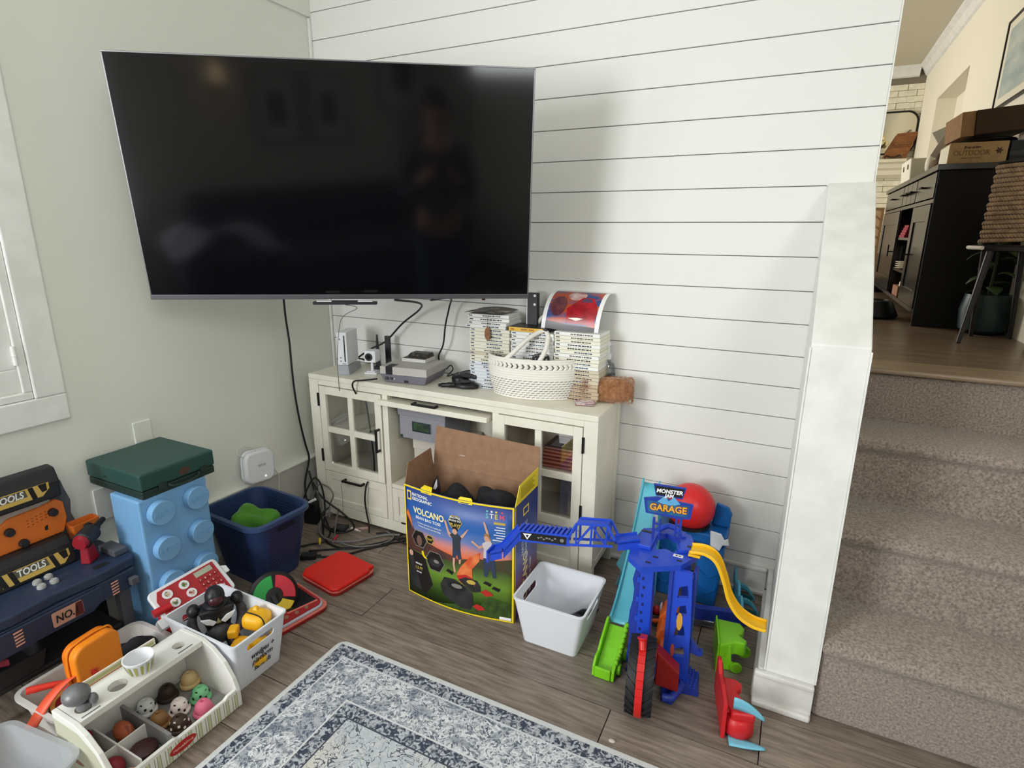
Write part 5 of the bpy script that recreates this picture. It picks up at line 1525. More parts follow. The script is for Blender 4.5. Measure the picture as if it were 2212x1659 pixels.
part('dome_collar', B().lathe([(0.058, 0.0), (0.068, 0.006), (0.068, 0.014), (0.05, 0.02)], (-0.01, -0.01, 0.2682), 28), mat('collar_black', (22, 24, 30), 0.4), pl, smooth=40)
part('back_wing', B().prism([(0.06, 0.27), (0.118, 0.27), (0.122, 0.32), (0.11, 0.342), (0.07, 0.352)], 'y', 0.02, 0.035), PB, pl, bev=0.004)
WEB = mat('playset_white', (232, 234, 238), 0.4)
part('white_splash', B().prism([(0.07, 0.235), (0.1, 0.222), (0.108, 0.245), (0.128, 0.248), (0.122, 0.27), (0.112, 0.262), (0.1, 0.282), (0.066, 0.286)], 'y', -0.062, -0.0525), WEB, pl, bev=0.002)
part('white_splash', B().prism([(-0.17, 0.262), (-0.155, 0.24), (-0.115, 0.236), (-0.1, 0.25), (-0.105, 0.275), (-0.14, 0.285)], 'y', -0.062, -0.0525), WEB, pl, bev=0.002)
part('crossbar', B().tube([(0.03, -0.045, 0.11), (-0.035, -0.045, 0.11)], 0.007, 8, False), mat('collar_black', (0, 0, 0)), pl)
part('yellow_latch', B().box(0.018, -0.05, 0.05, 0.0285, -0.03, 0.1), mat('latch_yellow', (226, 190, 60), 0.4), pl, bev=0.002)
tyy = thing('toy_tray', 'flat grey toy tray with metal rails on the floor before the playset', 'tray', (1.69, -0.262, 0.0005), 0.12)
part('tray', bin_shell(B(), (-0.115, -0.03, 0.115, 0.03), (-0.11, -0.026, 0.11, 0.026), 0, 0.024, 0.003, 0.008), mat('tray_grey', (128, 130, 134), 0.3, 0.3), tyy)
part('rail', B().tube([(-0.112, -0.034, 0.025), (0.112, -0.034, 0.025)], 0.0026, 8, False), CHROME, tyy)
part('rail', B().tube([(-0.112, -0.034, 0.008), (0.112, -0.034, 0.008)], 0.0022, 8, False), CHROME, tyy)
cu = thing('toy_bucket', 'small dark grey toy bucket with red scraps behind the blue tower', 'toy', (1.632, -0.335, 0.0005))
part('bucket', B().lathe([(0.019, 0), (0.024, 0.045), (0.0225, 0.045), (0.018, 0.004)], (0, 0, 0), 20), DGREY, cu, smooth=40)
part('scrap', B().ball((0.0, 0.0, 0.05), (0.012, 0.01, 0.018), 10, 8), mat('scrap_red', (150, 30, 36), 0.4), cu, smooth=60)
part('scrap', B().ball((0.014, 0.004, 0.056), (0.006, 0.012, 0.026), 10, 8), mat('scrap_grey', (170, 170, 176), 0.3, 0.4), cu, smooth=60)
og = thing('toy_steps', 'orange rocky toy steps lying on the floor between the tower legs', 'toy', (1.676, -0.40, 0.0005), 0.12)
OR = mat('toy_orange', (216, 96, 34), 0.45, bump=0.3, bs=60)
part('step', B().prism([(-0.03, 0), (0.03, 0), (0.034, 0.09), (0.018, 0.1), (-0.005, 0.082), (-0.024, 0.056)], 'y', 0.03, 0.1), OR, og, bev=0.005)
part('step', B().prism([(-0.028, 0), (0.022, 0), (0.024, 0.052), (-0.014, 0.058), (-0.026, 0.03)], 'y', -0.03, 0.0295), OR, og, bev=0.005)
part('step', B().prism([(-0.014, 0), (0.016, 0), (0.016, 0.034), (-0.012, 0.03)], 'y', -0.085, -0.0305), OR, og, bev=0.004)
part('hook', B().tube([(-0.02, 0.05, 0.03), (-0.05, 0.05, 0.024), (-0.062, 0.06, 0.04)], [0.008, 0.006, 0.004], 8), OR, og, smooth=60)

# ---------------------------------------------------------------- loose track pieces on the right
tl = thing('track_piece', 'teal wavy toy track piece standing along the floor by the stub wall', 'toy track', (1.862, -0.11, 0.0005), 0.22)
TEAL = mat('toy_teal', (86, 172, 200), 0.4)
wv = B()
wv.prism([(0.12, 0), (0.14, 0.03), (0.125, 0.072), (0.1, 0.085), (0.08, 0.058), (0.05, 0.05), (0.03, 0.078), (0.0, 0.072), (-0.02, 0.045), (-0.05, 0.07), (-0.08, 0.06), (-0.1, 0.03), (-0.1, 0)], 'x', -0.004, 0.004)
part('wall', wv, TEAL, tl, bev=0.001)
part('tail', B().hexa([(-0.02, 0.11, 0), (-0.004, 0.1, 0), (-0.004, 0.125, 0), (-0.016, 0.13, 0)], [(-0.026, 0.115, 0.06), (-0.004, 0.1, 0.07), (-0.004, 0.125, 0.07), (-0.02, 0.13, 0.055)]), mat('toy_dark_teal', (40, 110, 116), 0.4), tl)
part('floor_strip', B().box(-0.02, -0.1, 0, -0.0045, 0.1, 0.003), mat('toy_dark_teal', (0, 0, 0)), tl)
for y in (0.04, -0.045):
    part('fin', B().grid(lambda u, v, y=y: Vector((0.005 + 0.055 * u, y + 0.02 * u - 0.03 * u * u, 0.045 + 0.014 * math.sin(PI * u) - 0.04 * u + (v - 0.5) * 0.026 * (1 - 0.5 * u))), 8, 3), TEAL, tl, solid=0.003, smooth=60)
    part('fin_web', B().prism([(0.006, 0.002), (0.05, 0.0), (0.05, 0.02), (0.006, 0.03)], 'y', y - 0.012, y - 0.01), mat('toy_dark_teal', (0, 0, 0)), tl)
gp = thing('track_piece', 'lime green rocky toy track piece lying under the yellow track end', 'toy track', (1.855, -0.40, 0.0005), 0.18)
part('side_wall', B().box(-0.032, -0.07, 0, -0.027, 0.06, 0.1), LIME, gp, bev=0.001)
part('top_face', B().prism([(-0.0265, 0.06), (0.04, 0.055), (0.05, 0.03), (0.042, 0.01), (0.03, 0.0), (0.052, -0.022), (0.044, -0.04), (0.02, -0.036), (-0.0265, -0.066)], 'z', 0.045, 0.09), LIME, gp, bev=0.005, seg=3)
part('front_face', B().prism([(-0.0265, 0.0), (0.024, 0.0), (0.03, 0.018), (0.012, 0.03), (0.006, 0.0815), (-0.0265, 0.0815)], 'y', -0.05, -0.044), LIME, gp, bev=0.002)
part('lower_lobe', B().cyl((0.025, -0.05, 0.016), (0.025, -0.058, 0.016), 0.017, n=14), LIME, gp, bev=0.002)
part('lower_lobe', B().cyl((0.05, 0.01, 0.03), (0.05, 0.0, 0.03), 0.02, n=14), LIME, gp, bev=0.002)
rp_ = thing('track_piece', 'red toy track piece on its side with pale blue fins near the carpet', 'toy track', (1.885, -0.61, 0.0005), 0.22)
RD2 = mat('toy_track_red', (204, 36, 42), 0.4, bump=0.15, bs=80)
part('side_wall', B().prism([(0.085, 0), (0.085, 0.104), (0.06, 0.112), (0.03, 0.09), (-0.02, 0.1), (-0.085, 0.098), (-0.09, 0.0)], 'x', -0.026, -0.016), RD2, rp_, bev=0.002)
part('groove', B().tube([(-0.0155, 0.07, 0.094), (-0.0145, 0.02, 0.07), (-0.0145, -0.03, 0.066), (-0.0155, -0.084, 0.08)], 0.004, 6), mat('toy_dark_red', (0, 0, 0)), rp_, smooth=60)
part('wing', B().prism([(-0.0155, 0.05), (0.02, 0.046), (0.036, 0.034), (0.034, 0.018), (0.014, 0.004), (0.03, -0.02), (0.05, -0.045), (0.055, -0.075), (0.0, -0.08), (-0.0155, -0.05)], 'z', 0.045, 0.072), RD2, rp_, bev=0.008, seg=3)
part('bumper', B().lathe([(0.034, 0), (0.04, 0.008), (0.038, 0.04), (0.03, 0.05)], (0.018, -0.052, 0.001), 18), RD2, rp_, bev=0.002, smooth=40)
PBL = mat('toy_pale_blue', (120, 192, 216), 0.4)
part('fin', B().grid(lambda u, v: Vector((0.0 + 0.075 * u, -0.066 - 0.006 * u, 0.092 - 0.03 * u * u + (v - 0.5) * 0.034 * (1 - 0.75 * u * u))), 8, 3), PBL, rp_, solid=0.003, smooth=60)
part('fin', B().grid(lambda u, v: Vector((-0.008 + 0.085 * u, -0.098 - 0.006 * u - (v - 0.5) * 0.03 * (1 - 0.75 * u * u), 0.006)), 8, 3), PBL, rp_, solid=0.003, smooth=60)

# ---------------------------------------------------------------- tall blue brick box with the green case
LB = mat('brick_box_blue', (120, 170, 214), 0.4, bump=0.06, bs=300)
bb = thing('brick_storage_tower', 'tall pale blue toy brick shaped storage box standing on end by the left wall', 'storage box', (0.148, -1.12, 0.0005))
part('body', B().box(0, 0, 0, 0.139, 0.215, 0.4745), LB, bb, bev=0.005)
for zc in (0.422, 0.304, 0.186, 0.068):
    for yc in (0.055, 0.168):
        s_ = part('stud', B().cyl((0.1392, yc, zc), (0.163, yc, zc), 0.0385, 0.037, 32), LB, bb, bev=0.002, smooth=40)
        txt('lettering', 'LEGO', 0.024, LB, frame((0.1632, yc, zc), (0, 1, 0), (0, 0, 1)), s_, 0.0012, 0.15, 0.0008)
GC = mat('case_green', (36, 72, 66), 0.45, bump=0.08, bs=200)
GD = mat('case_green_dark', (28, 48, 42), 0.5)
gc_ = thing('tool_case', 'dark green plastic carry case lying on top of the pale blue brick tower', 'case', (0.022, -1.108, 0.4752))
part('upper_half', B().box(0, 0, 0.026, 0.27, 0.238, 0.078), GC, gc_, bev=0.006, seg=3)
part('lower_half', B().box(0.002, 0.002, 0.0, 0.268, 0.236, 0.0245), GD, gc_, bev=0.004)
part('handle', B().tube([(0.2705, 0.08, 0.022), (0.279, 0.09, 0.015), (0.28, 0.13, 0.011), (0.279, 0.17, 0.016), (0.2705, 0.18, 0.024)], 0.004, 8), GD, gc_, smooth=60)
part('badge', B().prism(circ(0.135, 0.045, 0.018, 18, 0.012), 'x', 0.2702, 0.2712), mat('badge_brown', (78, 58, 44), 0.5), gc_)
part('latch', B().box(0.2702, 0.05, 0.012, 0.274, 0.075, 0.034), GD, gc_, bev=0.001)
part('latch', B().box(0.2702, 0.185, 0.018, 0.274, 0.21, 0.036), GD, gc_, bev=0.001)
part('side_notch', B().box(0.09, -0.0006, 0.04, 0.105, -0.0001, 0.046), GD, gc_)

# ---------------------------------------------------------------- navy basket
NAVY = mat('basket_navy', (38, 56, 96), 0.5)
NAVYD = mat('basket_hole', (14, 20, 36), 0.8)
nb = thing('laundry_basket', 'navy blue perforated plastic laundry basket beside the pale blue brick tower', 'basket', (0.225, -0.685, 0.0005), -0.06)
part('shell', bin_shell(B(), (-0.152, -0.122, 0.152, 0.122), (-0.118, -0.09, 0.118, 0.09), 0, 0.25, 0.003, 0.05, 6), NAVY, nb, smooth=40)
rmb = B()
def loopv(b, x0, y0, x1, y1, r, z):
    return [b.bm.verts.new((x, y, z)) for x, y in rrect(x0, y0, x1, y1, r, 6)]
rl = [loopv(rmb, -0.151, -0.121, 0.151, 0.121, 0.049, 0.236), loopv(rmb, -0.162, -0.132, 0.162, 0.132, 0.058, 0.238), loopv(rmb, -0.162, -0.132, 0.162, 0.132, 0.058, 0.252), loopv(rmb, -0.148, -0.118, 0.148, 0.118, 0.046, 0.254), loopv(rmb, -0.148, -0.118, 0.148, 0.118, 0.046, 0.24)]
for a, c in zip(rl, rl[1:]):
    for i in range(len(a)):
        j = (i + 1) % len(a)
        rmb.bm.faces.new((a[i], a[j], c[j], c[i]))
part('rim', rmb, mat('basket_navy_rim', (52, 72, 112), 0.45), nb, smooth=40)
hol = B()
for r in range(17):
    z = 0.05 + r * 0.0105
    t = z / 0.25
    xs, ys_ = 0.118 + 0.034 * t, 0.09 + 0.032 * t
    for k in range(14):
        y = -0.062 + k * 0.0095 + (0.0045 if r % 2 else 0)
        hol.face([(xs + 0.0006, y, z), (xs + 0.0006, y + 0.006, z + 0.001), (xs + 0.001, y + 0.006, z + 0.005), (xs + 0.001, y, z + 0.004)])
    for k in range(19):
        x = -0.088 + k * 0.0095 + (0.0045 if r % 2 else 0)
        hol.face([(x, -ys_ - 0.0006, z), (x + 0.006, -ys_ - 0.0006, z + 0.001), (x + 0.006, -ys_ - 0.001, z + 0.005), (x, -ys_ - 0.001, z + 0.004)])
        hol.face([(x, ys_ - 0.0036, z), (x + 0.006, ys_ - 0.0036, z + 0.001), (x + 0.006, ys_ - 0.0032, z + 0.005), (x, ys_ - 0.0032, z + 0.004)])
part('perforation', hol, NAVYD, nb, stuff=True)
part('handle_slot', B().prism(rrect(-0.03, 0.2, 0.045, 0.22, 0.008), 'x', 0.1475, 0.149), NAVYD, nb)
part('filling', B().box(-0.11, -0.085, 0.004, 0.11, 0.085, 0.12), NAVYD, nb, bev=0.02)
GRN = mat('green_cloth', (84, 148, 44), 0.9, rgb2=(70, 128, 36), vs=12, bump=0.4, bs=90, sheen=0.2)
heap('green_cloth', (0.20, -0.675, 0.165), (0.085, 0.075, 0.062), 'bright green crumpled cloth lying inside the navy laundry basket', 'cloth', GRN, 9, amp=0.42)

# ---------------------------------------------------------------- router on the ledge, wall plates
rt_ = thing('wifi_router', 'white rounded square eero router leaning on the wall ledge', 'router', (0.033, -0.515, 0.2425))
rb_ = part('body', B().prism(rrect(-0.068, 0.0, 0.068, 0.128, 0.034, 8), 'x', 0.0, 0.024, Matrix.Rotation(-0.12, 4, 'X') @ Matrix.Rotation(-0.1, 4, 'Y')), WHITE, rt_, bev=0.007, seg=3, smooth=50)
RMX = Matrix.Rotation(-0.12, 4, 'X') @ Matrix.Rotation(-0.1, 4, 'Y')
part('back_plate', B().prism(rrect(-0.07, 0.002, 0.07, 0.134, 0.034, 8), 'x', -0.008, -0.0005, RMX), WHITE, rt_, bev=0.002, smooth=50)
txt('lettering', 'eero', 0.02, mat('grey_ink', (150, 152, 158)), RMX @ frame((0.0244, 0.005, 0.072), (0, 1, 0), (0, 0, 1)), rb_, 0.0003)
part('status_light', B().cyl(RMX @ Vector((0.0238, 0.02, 0.022)), RMX @ Vector((0.0248, 0.02, 0.022)), 0.003, n=10), mat('led_white', (255, 255, 255), 0.3, emit=(255, 255, 255), es=4), rb_)
WC = mat('white_cord', (214, 212, 204), 0.5)
cord('router_cable', [(0.03, -0.445, 0.28), (0.036, -0.43, 0.262), (0.04, -0.418, 0.23), (0.034, -0.418, 0.15), (0.034, -0.425, 0.05), (0.05, -0.43, 0.006)], 0.0022, 'thin white cord dropping from the router over the ledge', WC)
cord('router_lead', [(0.03, -0.56, 0.36), (0.015, -0.585, 0.385), (0.012, -0.56, 0.402), (0.012, -0.52, 0.392), (0.02, -0.5, 0.37)], 0.0018, 'thin white cord looping behind the top of the router', WC)
tag(part('cover_plate', B().box(0.0005, -0.944, 0.545, 0.007, -0.884, 0.618), PAINT, bev=0.003), 'painted over blank wall plate above the green case', 'wall plate')
op = thing('wall_outlet', 'white wall outlet with black plug half hidden behind the blue tower', 'outlet', (0.0005, -1.06, 0.385))
part('plate', B().box(0, -0.035, -0.055, 0.006, 0.035, 0.055), TRIM, op, bev=0.002)
part('plug', B().box(0.0062, 0.012, -0.03, 0.03, 0.032, 0.0), BLACK, op, bev=0.003)

# ---------------------------------------------------------------- red slate toys on the floor
RPL = mat('slate_red', (214, 34, 24), 0.4, bump=0.1, bs=220)
PNK = mat('slate_pink', (222, 120, 110), 0.4)
def slate(name, label, loc, rz, w, d):
    t = thing(name, label, 'toy laptop', loc, rz)
    part('base', B().prism(rrect(-w / 2, -d / 2, w / 2, d / 2, 0.03, 5), 'z', 0, 0.013), mat('slate_dark_red', (150, 26, 24), 0.4), t, bev=0.003)
    part('trim_line', B().prism(rrect(-w / 2 - 0.001, -d / 2 - 0.001, w / 2 + 0.001, d / 2 + 0.001, 0.031, 5), 'z', 0.0132, 0.0165), PNK, t)
    return t
s1 = slate('toy_laptop', 'closed bright red toy laptop lying on the plank floor', (0.521, -0.602, 0.0005), -0.16, 0.205, 0.19)
part('lid', B().prism([(-0.102, -0.07), (-0.08, -0.095), (0.085, -0.095), (0.102, -0.078), (0.102, 0.06), (0.09, 0.068), (0.09, 0.095), (-0.07, 0.095), (-0.1, 0.08)], 'z', 0.0168, 0.03), RPL, s1, bev=0.005, seg=3)
part('hinge', B().cyl((-0.1, -0.035, 0.012), (-0.1, 0.05, 0.012), 0.008, n=10), RPL, s1)
s2_ = slate('toy_laptop', 'red toy tablet with grey rim lying beside the white labelled bin', (0.505, -0.835, 0.0005), -0.2, 0.215, 0.20)
part('grey_rim', B().prism(rrect(-0.1, -0.09, 0.1, 0.09, 0.03, 5), 'z', 0.0167, 0.026), mat('slate_grey', (186, 188, 200), 0.4), s2_, bev=0.003)
part('face', B().prism(rrect(-0.094, -0.085, 0.094, 0.085, 0.026, 5), 'z', 0.0262, 0.03), mat('slate_face', (160, 32, 36), 0.45, bump=0.1, bs=120), s2_)
part('screen', B().prism([(-0.05, -0.02), (0.06, -0.02), (0.07, 0.075), (-0.05, 0.075)], 'z', 0.0302, 0.0312), BLACK, s2_)
part('screen_edge', B().prism([(0.055, -0.026), (0.062, -0.026), (0.075, 0.075), (0.068, 0.075)], 'z', 0.0302, 0.032), PNK, s2_)
for x, y in ((0.078, 0.03), (0.078, -0.005), (0.074, -0.04), (0.05, -0.055)):
    part('button', B().cyl((x, y, 0.0302), (x, y, 0.034), 0.0075, 0.006, 14), mat('button_brass', (150, 110, 90), 0.4), s2_)
sm = thing('memory_game', 'round black game with green and red segments tilted behind the labelled bin', 'game', (0.49, -0.865, 0.07), 0.0)
SX = frame((0, 0, 0), (0.35, 0.86, 0.1), (-0.45, 0.1, 0.85))
sbod = part('body', B().lathe([(0.07, -0.012), (0.079, -0.004), (0.079, 0.006), (0.07, 0.012), (0.02, 0.014)], (0, 0, 0), 32, M=SX), BLACK, sm, smooth=40)
def seg_(a0, a1, c, nm):
    pts = [(0.027 * math.cos(a0 + (a1 - a0) * i / 10), 0.027 * math.sin(a0 + (a1 - a0) * i / 10)) for i in range(11)] + [(0.067 * math.cos(a1 - (a1 - a0) * i / 10), 0.067 * math.sin(a1 - (a1 - a0) * i / 10)) for i in range(11)]
    part('segment', B().prism(pts, 'z', 0.0125, 0.019, SX), mat(nm, c, 0.35), sm, bev=0.002)
seg_(1.4, 3.1, (36, 160, 70), 'seg_green')
seg_(-0.5, 1.2, (206, 40, 62), 'seg_red')
seg_(3.3, 4.4, (40, 90, 190), 'seg_blue')
seg_(4.6, 5.6, (220, 190, 40), 'seg_yellow')
part('foot', B().cyl(SX @ Vector((0, 0, -0.0122)), (0.03, 0.0, -0.055), 0.03, 0.02, 14), BLACK, sm)

# ---------------------------------------------------------------- labelled white bin with two robots
lb_ = thing('storage_bin', 'white plastic bin with handwritten label holding a black and a yellow toy', 'bin', (0.545, -1.078, 0.0005), 0.0)
o = part('shell', bin_shell(B(), (-0.137, -0.09, 0.15, 0.09), (-0.112, -0.073, 0.122, 0.076), 0, 0.166, 0.003, 0.012), BINW, lb_, smooth=40)
cc = B()
cc.prism(rrect(-0.045, 0.118, 0.045, 0.141, 0.009), 'x', 0.12, 0.17)
cc.prism(rrect(-0.045, 0.118, 0.045, 0.141, 0.009), 'x', -0.17, -0.11)
cut(o, cc)
rim = B()
L4 = [[rim.bm.verts.new((x, y, z)) for x, y in rrect(-0.14 + d, -0.093 + d, 0.153 - d, 0.093 - d, 0.014 - d)] for d, z in ((0, 0.161), (0, 0.1665), (0.006, 0.1665), (0.006, 0.161))]
for a, c in zip(L4, L4[1:] + L4[:1]):
    for i in range(len(a)):
        j = (i + 1) % len(a)
        rim.bm.faces.new((a[i], a[j], c[j], c[i]))
part('rim', rim, BINW, lb_, smooth=40)
sl_ = 0.028 / 0.166
LM = frame((0.1228 + 0.003, 0.0, 0.0), (0, 1, 0), (sl_, 0, 1))
for i, s in enumerate(('wedges +', 'platform', 'sandals')):
    txt('handwriting', s, 0.0245, INK, LM @ Matrix.Translation((0.004, 0.094 - 0.024 * i, 0.0004)), lb_, 0.0003, 0.22, 0.0002, sx=0.82)

BKF = mat('robot_black', (28, 28, 31), 0.4, bump=0.2, bs=60)
GYF = mat('robot_grey', (64, 64, 68), 0.45)
bf = thing('toy_robot', 'black toy robot with white chest wings sitting in the labelled bin', 'toy figure', (0.495, -1.068, 0.028), -0.5)
part('torso', B().hexa([(-0.022, -0.026, 0.06), (0.022, -0.026, 0.06), (0.022, 0.026, 0.06), (-0.022, 0.026, 0.06)], [(-0.026, -0.05, 0.145), (0.028, -0.05, 0.145), (0.028, 0.05, 0.145), (-0.026, 0.05, 0.145)]), BKF, bf, bev=0.01, seg=3)
part('belly', B().ball((0.012, 0, 0.06), (0.034, 0.036, 0.034), 16, 10), GYF, bf, smooth=60)
hd_ = part('head', B().ball((0.008, 0, 0.178), (0.03, 0.027, 0.03), 18, 12), BKF, bf, smooth=60)
part('visor', B().ball((0.024, 0, 0.174), (0.018, 0.021, 0.018), 14, 8), mat('robot_maroon', (64, 26, 34), 0.35), hd_, smooth=60)
part('neck_collar', B().lathe([(0.03, 0.142), (0.034, 0.15), (0.026, 0.156)], (0, 0, 0), 18), BKF, bf, smooth=40)
for s in (-1, 1):
    part('shoulder', B().ball((-0.004, s * 0.058, 0.142), (0.02, 0.018, 0.02), 14, 8), BKF, bf, smooth=60)
    part('arm', B().tube([(-0.004, s * 0.06, 0.13), (0.0, s * 0.066, 0.1), (0.02, s * 0.058, 0.07), (0.045, s * 0.035, 0.062)], [0.012, 0.014, 0.015, 0.012], 10), GYF, bf, smooth=60)
    part('chest_wing', B().prism([(s * 0.006, 0.106), (s * 0.022, 0.12), (s * 0.046, 0.126), (s * 0.034, 0.108), (s * 0.016, 0.098)], 'x', 0.0275, 0.034), mat('robot_white', (226, 226, 230), 0.3), bf, bev=0.001)
    part('leg', B().tube([(0.01, s * 0.022, 0.055), (0.05, s * 0.03, 0.045), (0.08, s * 0.032, 0.012)], [0.02, 0.02, 0.016], 10), BKF, bf, smooth=60)
part('chest_badge', B().prism([(-0.007, 0.102), (0.007, 0.102), (0.0, 0.118)], 'x', 0.03, 0.0345), mat('robot_silver', (170, 166, 120), 0.3, 0.4), bf)
part('chip', B().box(0.086, -0.05, 0.005, 0.09, -0.034, 0.02), mat('robot_white', (0, 0, 0)), bf)
YF = mat('robot_yellow', (240, 180, 30), 0.4, bump=0.2, bs=60)
yf = thing('toy_robot', 'yellow toy robot lying curled in the labelled bin', 'toy figure', (0.612, -1.062, 0.022), 0.35)
part('torso', B().box(-0.034, -0.045, 0.03, 0.03, 0.02, 0.088, Matrix.Rotation(0.25, 4, 'X')), YF, yf, bev=0.018, seg=4, smooth=60)
h_ = part('head', B().box(-0.034, -0.004, 0.092, 0.038, 0.062, 0.142, Matrix.Rotation(0.12, 4, 'Y')), YF, yf, bev=0.02, seg=4, smooth=60)
part('black_stripe', B().tube([(0.05, -0.0, 0.098), (0.052, 0.006, 0.122), (0.035, 0.012, 0.1385), (0.0, 0.016, 0.145), (-0.025, 0.02, 0.146)], 0.002, 6), INK, h_, smooth=60)
part('crest', B().hexa([(0.0, 0.03, 0.138), (0.02, 0.03, 0.138), (0.02, 0.05, 0.138), (0.0, 0.05, 0.138)], [(0.004, 0.036, 0.15), (0.014, 0.036, 0.15), (0.014, 0.046, 0.15), (0.004, 0.046, 0.15)]), YF, h_, bev=0.003)
part('arm', B().box(-0.05, -0.018, 0.085, -0.022, 0.02, 0.112, Matrix.Rotation(0.3, 4, 'Z')), YF, yf, bev=0.007, seg=3)
part('arm', B().tube([(0.02, -0.02, 0.085), (0.04, -0.012, 0.066), (0.046, 0.014, 0.06)], [0.016, 0.017, 0.013], 10), YF, yf, smooth=60)
part('leg', B().tube([(0.01, -0.04, 0.05), (0.036, -0.045, 0.036), (0.058, -0.02, 0.03)], [0.019, 0.018, 0.014], 10), YF, yf, smooth=60)
part('leg', B().tube([(0.03, 0.03, 0.03), (0.05, 0.036, 0.04), (0.05, 0.05, 0.06)], [0.015, 0.014, 0.012], 10), YF, yf, smooth=60)

# ---------------------------------------------------------------- toy cash register
CR = mat('register_red', (186, 28, 38), 0.4)
CF = mat('register_face', (172, 44, 50), 0.5)
cr = thing('cash_register', 'red and white toy cash register with sticker buttons behind the white bin', 'toy register', (0.352, -1.045, 0.0005))
part('body', B().prism([(-0.035, 0.0), (0.048, 0.0), (0.048, 0.105), (-0.032, 0.17)], 'y', -0.095, 0.08), CR, cr, bev=0.006)
CM = frame((0.008, 0.0, 0.1525), (0.02, 1, 0.03), (-0.77, 0.0, 0.62))
part('white_panel', B().prism(rrect(-0.112, -0.06, 0.108, 0.066, 0.016, 4), 'z', 0.0, 0.012, CM), WHITE, cr, bev=0.003)
fc = part('red_face', B().prism([(-0.1, -0.058), (0.094, -0.058), (0.094, 0.056), (-0.085, 0.056), (-0.1, 0.03)], 'z', 0.0122, 0.0138, CM), CF, cr)
sc_ = [mat('sticker_food_%d' % i, c, 0.5, rgb2=(236, 226, 206), vs=90, vcon=(0.4, 0.6)) for i, c in enumerate(((120, 90, 60), (90, 110, 60), (150, 50, 50)))]
for i in range(3):
    for j in range(2):
        x, y = -0.066 + 0.052 * j + 0.004 * i, 0.034 - 0.034 * i
        st_ = part('sticker_button', B().prism(circ(x, y, 0.0145, 20), 'z', 0.014, 0.0165, CM), WHITE, fc)
        part('sticker', B().prism(circ(x, y, 0.0085, 12), 'z', 0.0166, 0.017, CM), sc_[(i + j) % 3], cr)
part('display', B().prism([(0.026, 0.032), (0.082, 0.032), (0.082, 0.05), (0.026, 0.05)], 'z', 0.014, 0.0155, CM), mat('lcd_grey', (176, 182, 160), 0.3), cr)
for i in range(4):
    for j in range(4):
        x, y = 0.03 + 0.0165 * j, 0.018 - 0.0165 * i
        part('key', B().prism(rrect(x - 0.0052, y - 0.0048, x + 0.0052, y + 0.0048, 0.002, 2), 'z', 0.014, 0.017, CM), mat('key_red', (150, 36, 42), 0.5), cr)
        txt('lettering', '789+456-123x0C=%'[i * 4 + j], 0.009, mat('key_ink', (230, 190, 186), 0.6), CM @ Matrix.Translation((x, y, 0.0172)), cr, 0.0002, 0, 0.0002)
txt('lettering', 'Register', 0.0095, mat('key_ink', (0, 0, 0)), CM @ Matrix.Translation((0.056, -0.05, 0.0139)), cr, 0.0002)
part('scanner_handle', B().tube([CM @ Vector((-0.125, 0.004, 0.01)), CM @ Vector((-0.078, -0.002, 0.016))], 0.012, 12, False), CR, cr, smooth=60)
part('scanner_head', B().hexa([CM @ Vector(p) for p in ((-0.13, -0.05, -0.01), (-0.105, -0.05, -0.01), (-0.105, -0.02, -0.01), (-0.13, -0.02, -0.01))], [CM @ Vector(p) for p in ((-0.13, -0.05, 0.014), (-0.105, -0.05, 0.014), (-0.105, -0.02, 0.014), (-0.13, -0.02, 0.014))]), WHITE, cr, bev=0.002)
part('receipt_tab', B().prism([(0.109, 0.0), (0.124, 0.0), (0.124, 0.022), (0.109, 0.03)], 'z', 0.002, 0.01, CM), WHITE, cr, bev=0.001)
part('cord', B().tube([(0.05, -0.1, 0.11), (0.054, -0.1, 0.07), (0.05, -0.102, 0.03), (0.056, -0.105, 0.006)], 0.002, 6), WHITE, cr, smooth=60)

# ---------------------------------------------------------------- tool bench
BN = mat('bench_navy', (38, 52, 76), 0.45, bump=0.08, bs=120)
BC = mat('bench_charcoal', (34, 33, 36), 0.5)
BG = mat('bench_grey', (84, 86, 92), 0.5)
BO = mat('bench_orange', (226, 118, 44), 0.45, bump=0.08, bs=200)
LAB = mat('label_yellow', (214, 180, 92), 0.5)
tbn = thing('toy_workbench', 'navy and orange toy tool workbench with TOOLS labels against the left wall', 'toy workbench', (0.045, -1.14, 0.0005))
part('table_top', B().prism([(0.01, -0.42), (0.205, -0.42), (0.215, -0.3), (0.205, -0.2), (0.215, -0.1), (0.205, 0.0), (0.19, 0.012), (0.01, 0.012)], 'z', 0.272, 0.302), BN, tbn, bev=0.005)
part('apron', B().prism([(0.19, 0.215), (0.216, 0.215), (0.212, 0.2715), (0.19, 0.2715)], 'y', -0.42, -0.003), BN, tbn, bev=0.004)
M2 = Matrix.Identity(4)
part('apron_bulge', B().prism([(-0.42, 0.2), (-0.25, 0.205), (-0.13, 0.205), (-0.1, 0.225), (-0.1, 0.268), (-0.42, 0.268)], 'x', 0.2165, 0.222), BN, tbn, bev=0.003)
NM = frame((0.2225, -0.19, 0.238), (0, 1, 0.0), (0, 0, 1))
part('label', B().prism(rrect(-0.037, -0.021, 0.037, 0.021, 0.004, 2), 'z', 0, 0.0012, NM), mat('label_pink', (198, 150, 130), 0.5), tbn)
part('label', B().prism([(0.014, -0.02), (0.036, -0.02), (0.036, 0.02), (0.02, 0.02)], 'z', 0.0013, 0.0018, NM), mat('label_dark_red', (92, 28, 28), 0.5), tbn)
txt('lettering', 'NO.1', 0.03, INK, NM @ Matrix.Translation((-0.002, -0.001, 0.002)), tbn, 0.0003, 0.1, 0.0006, sx=0.82)
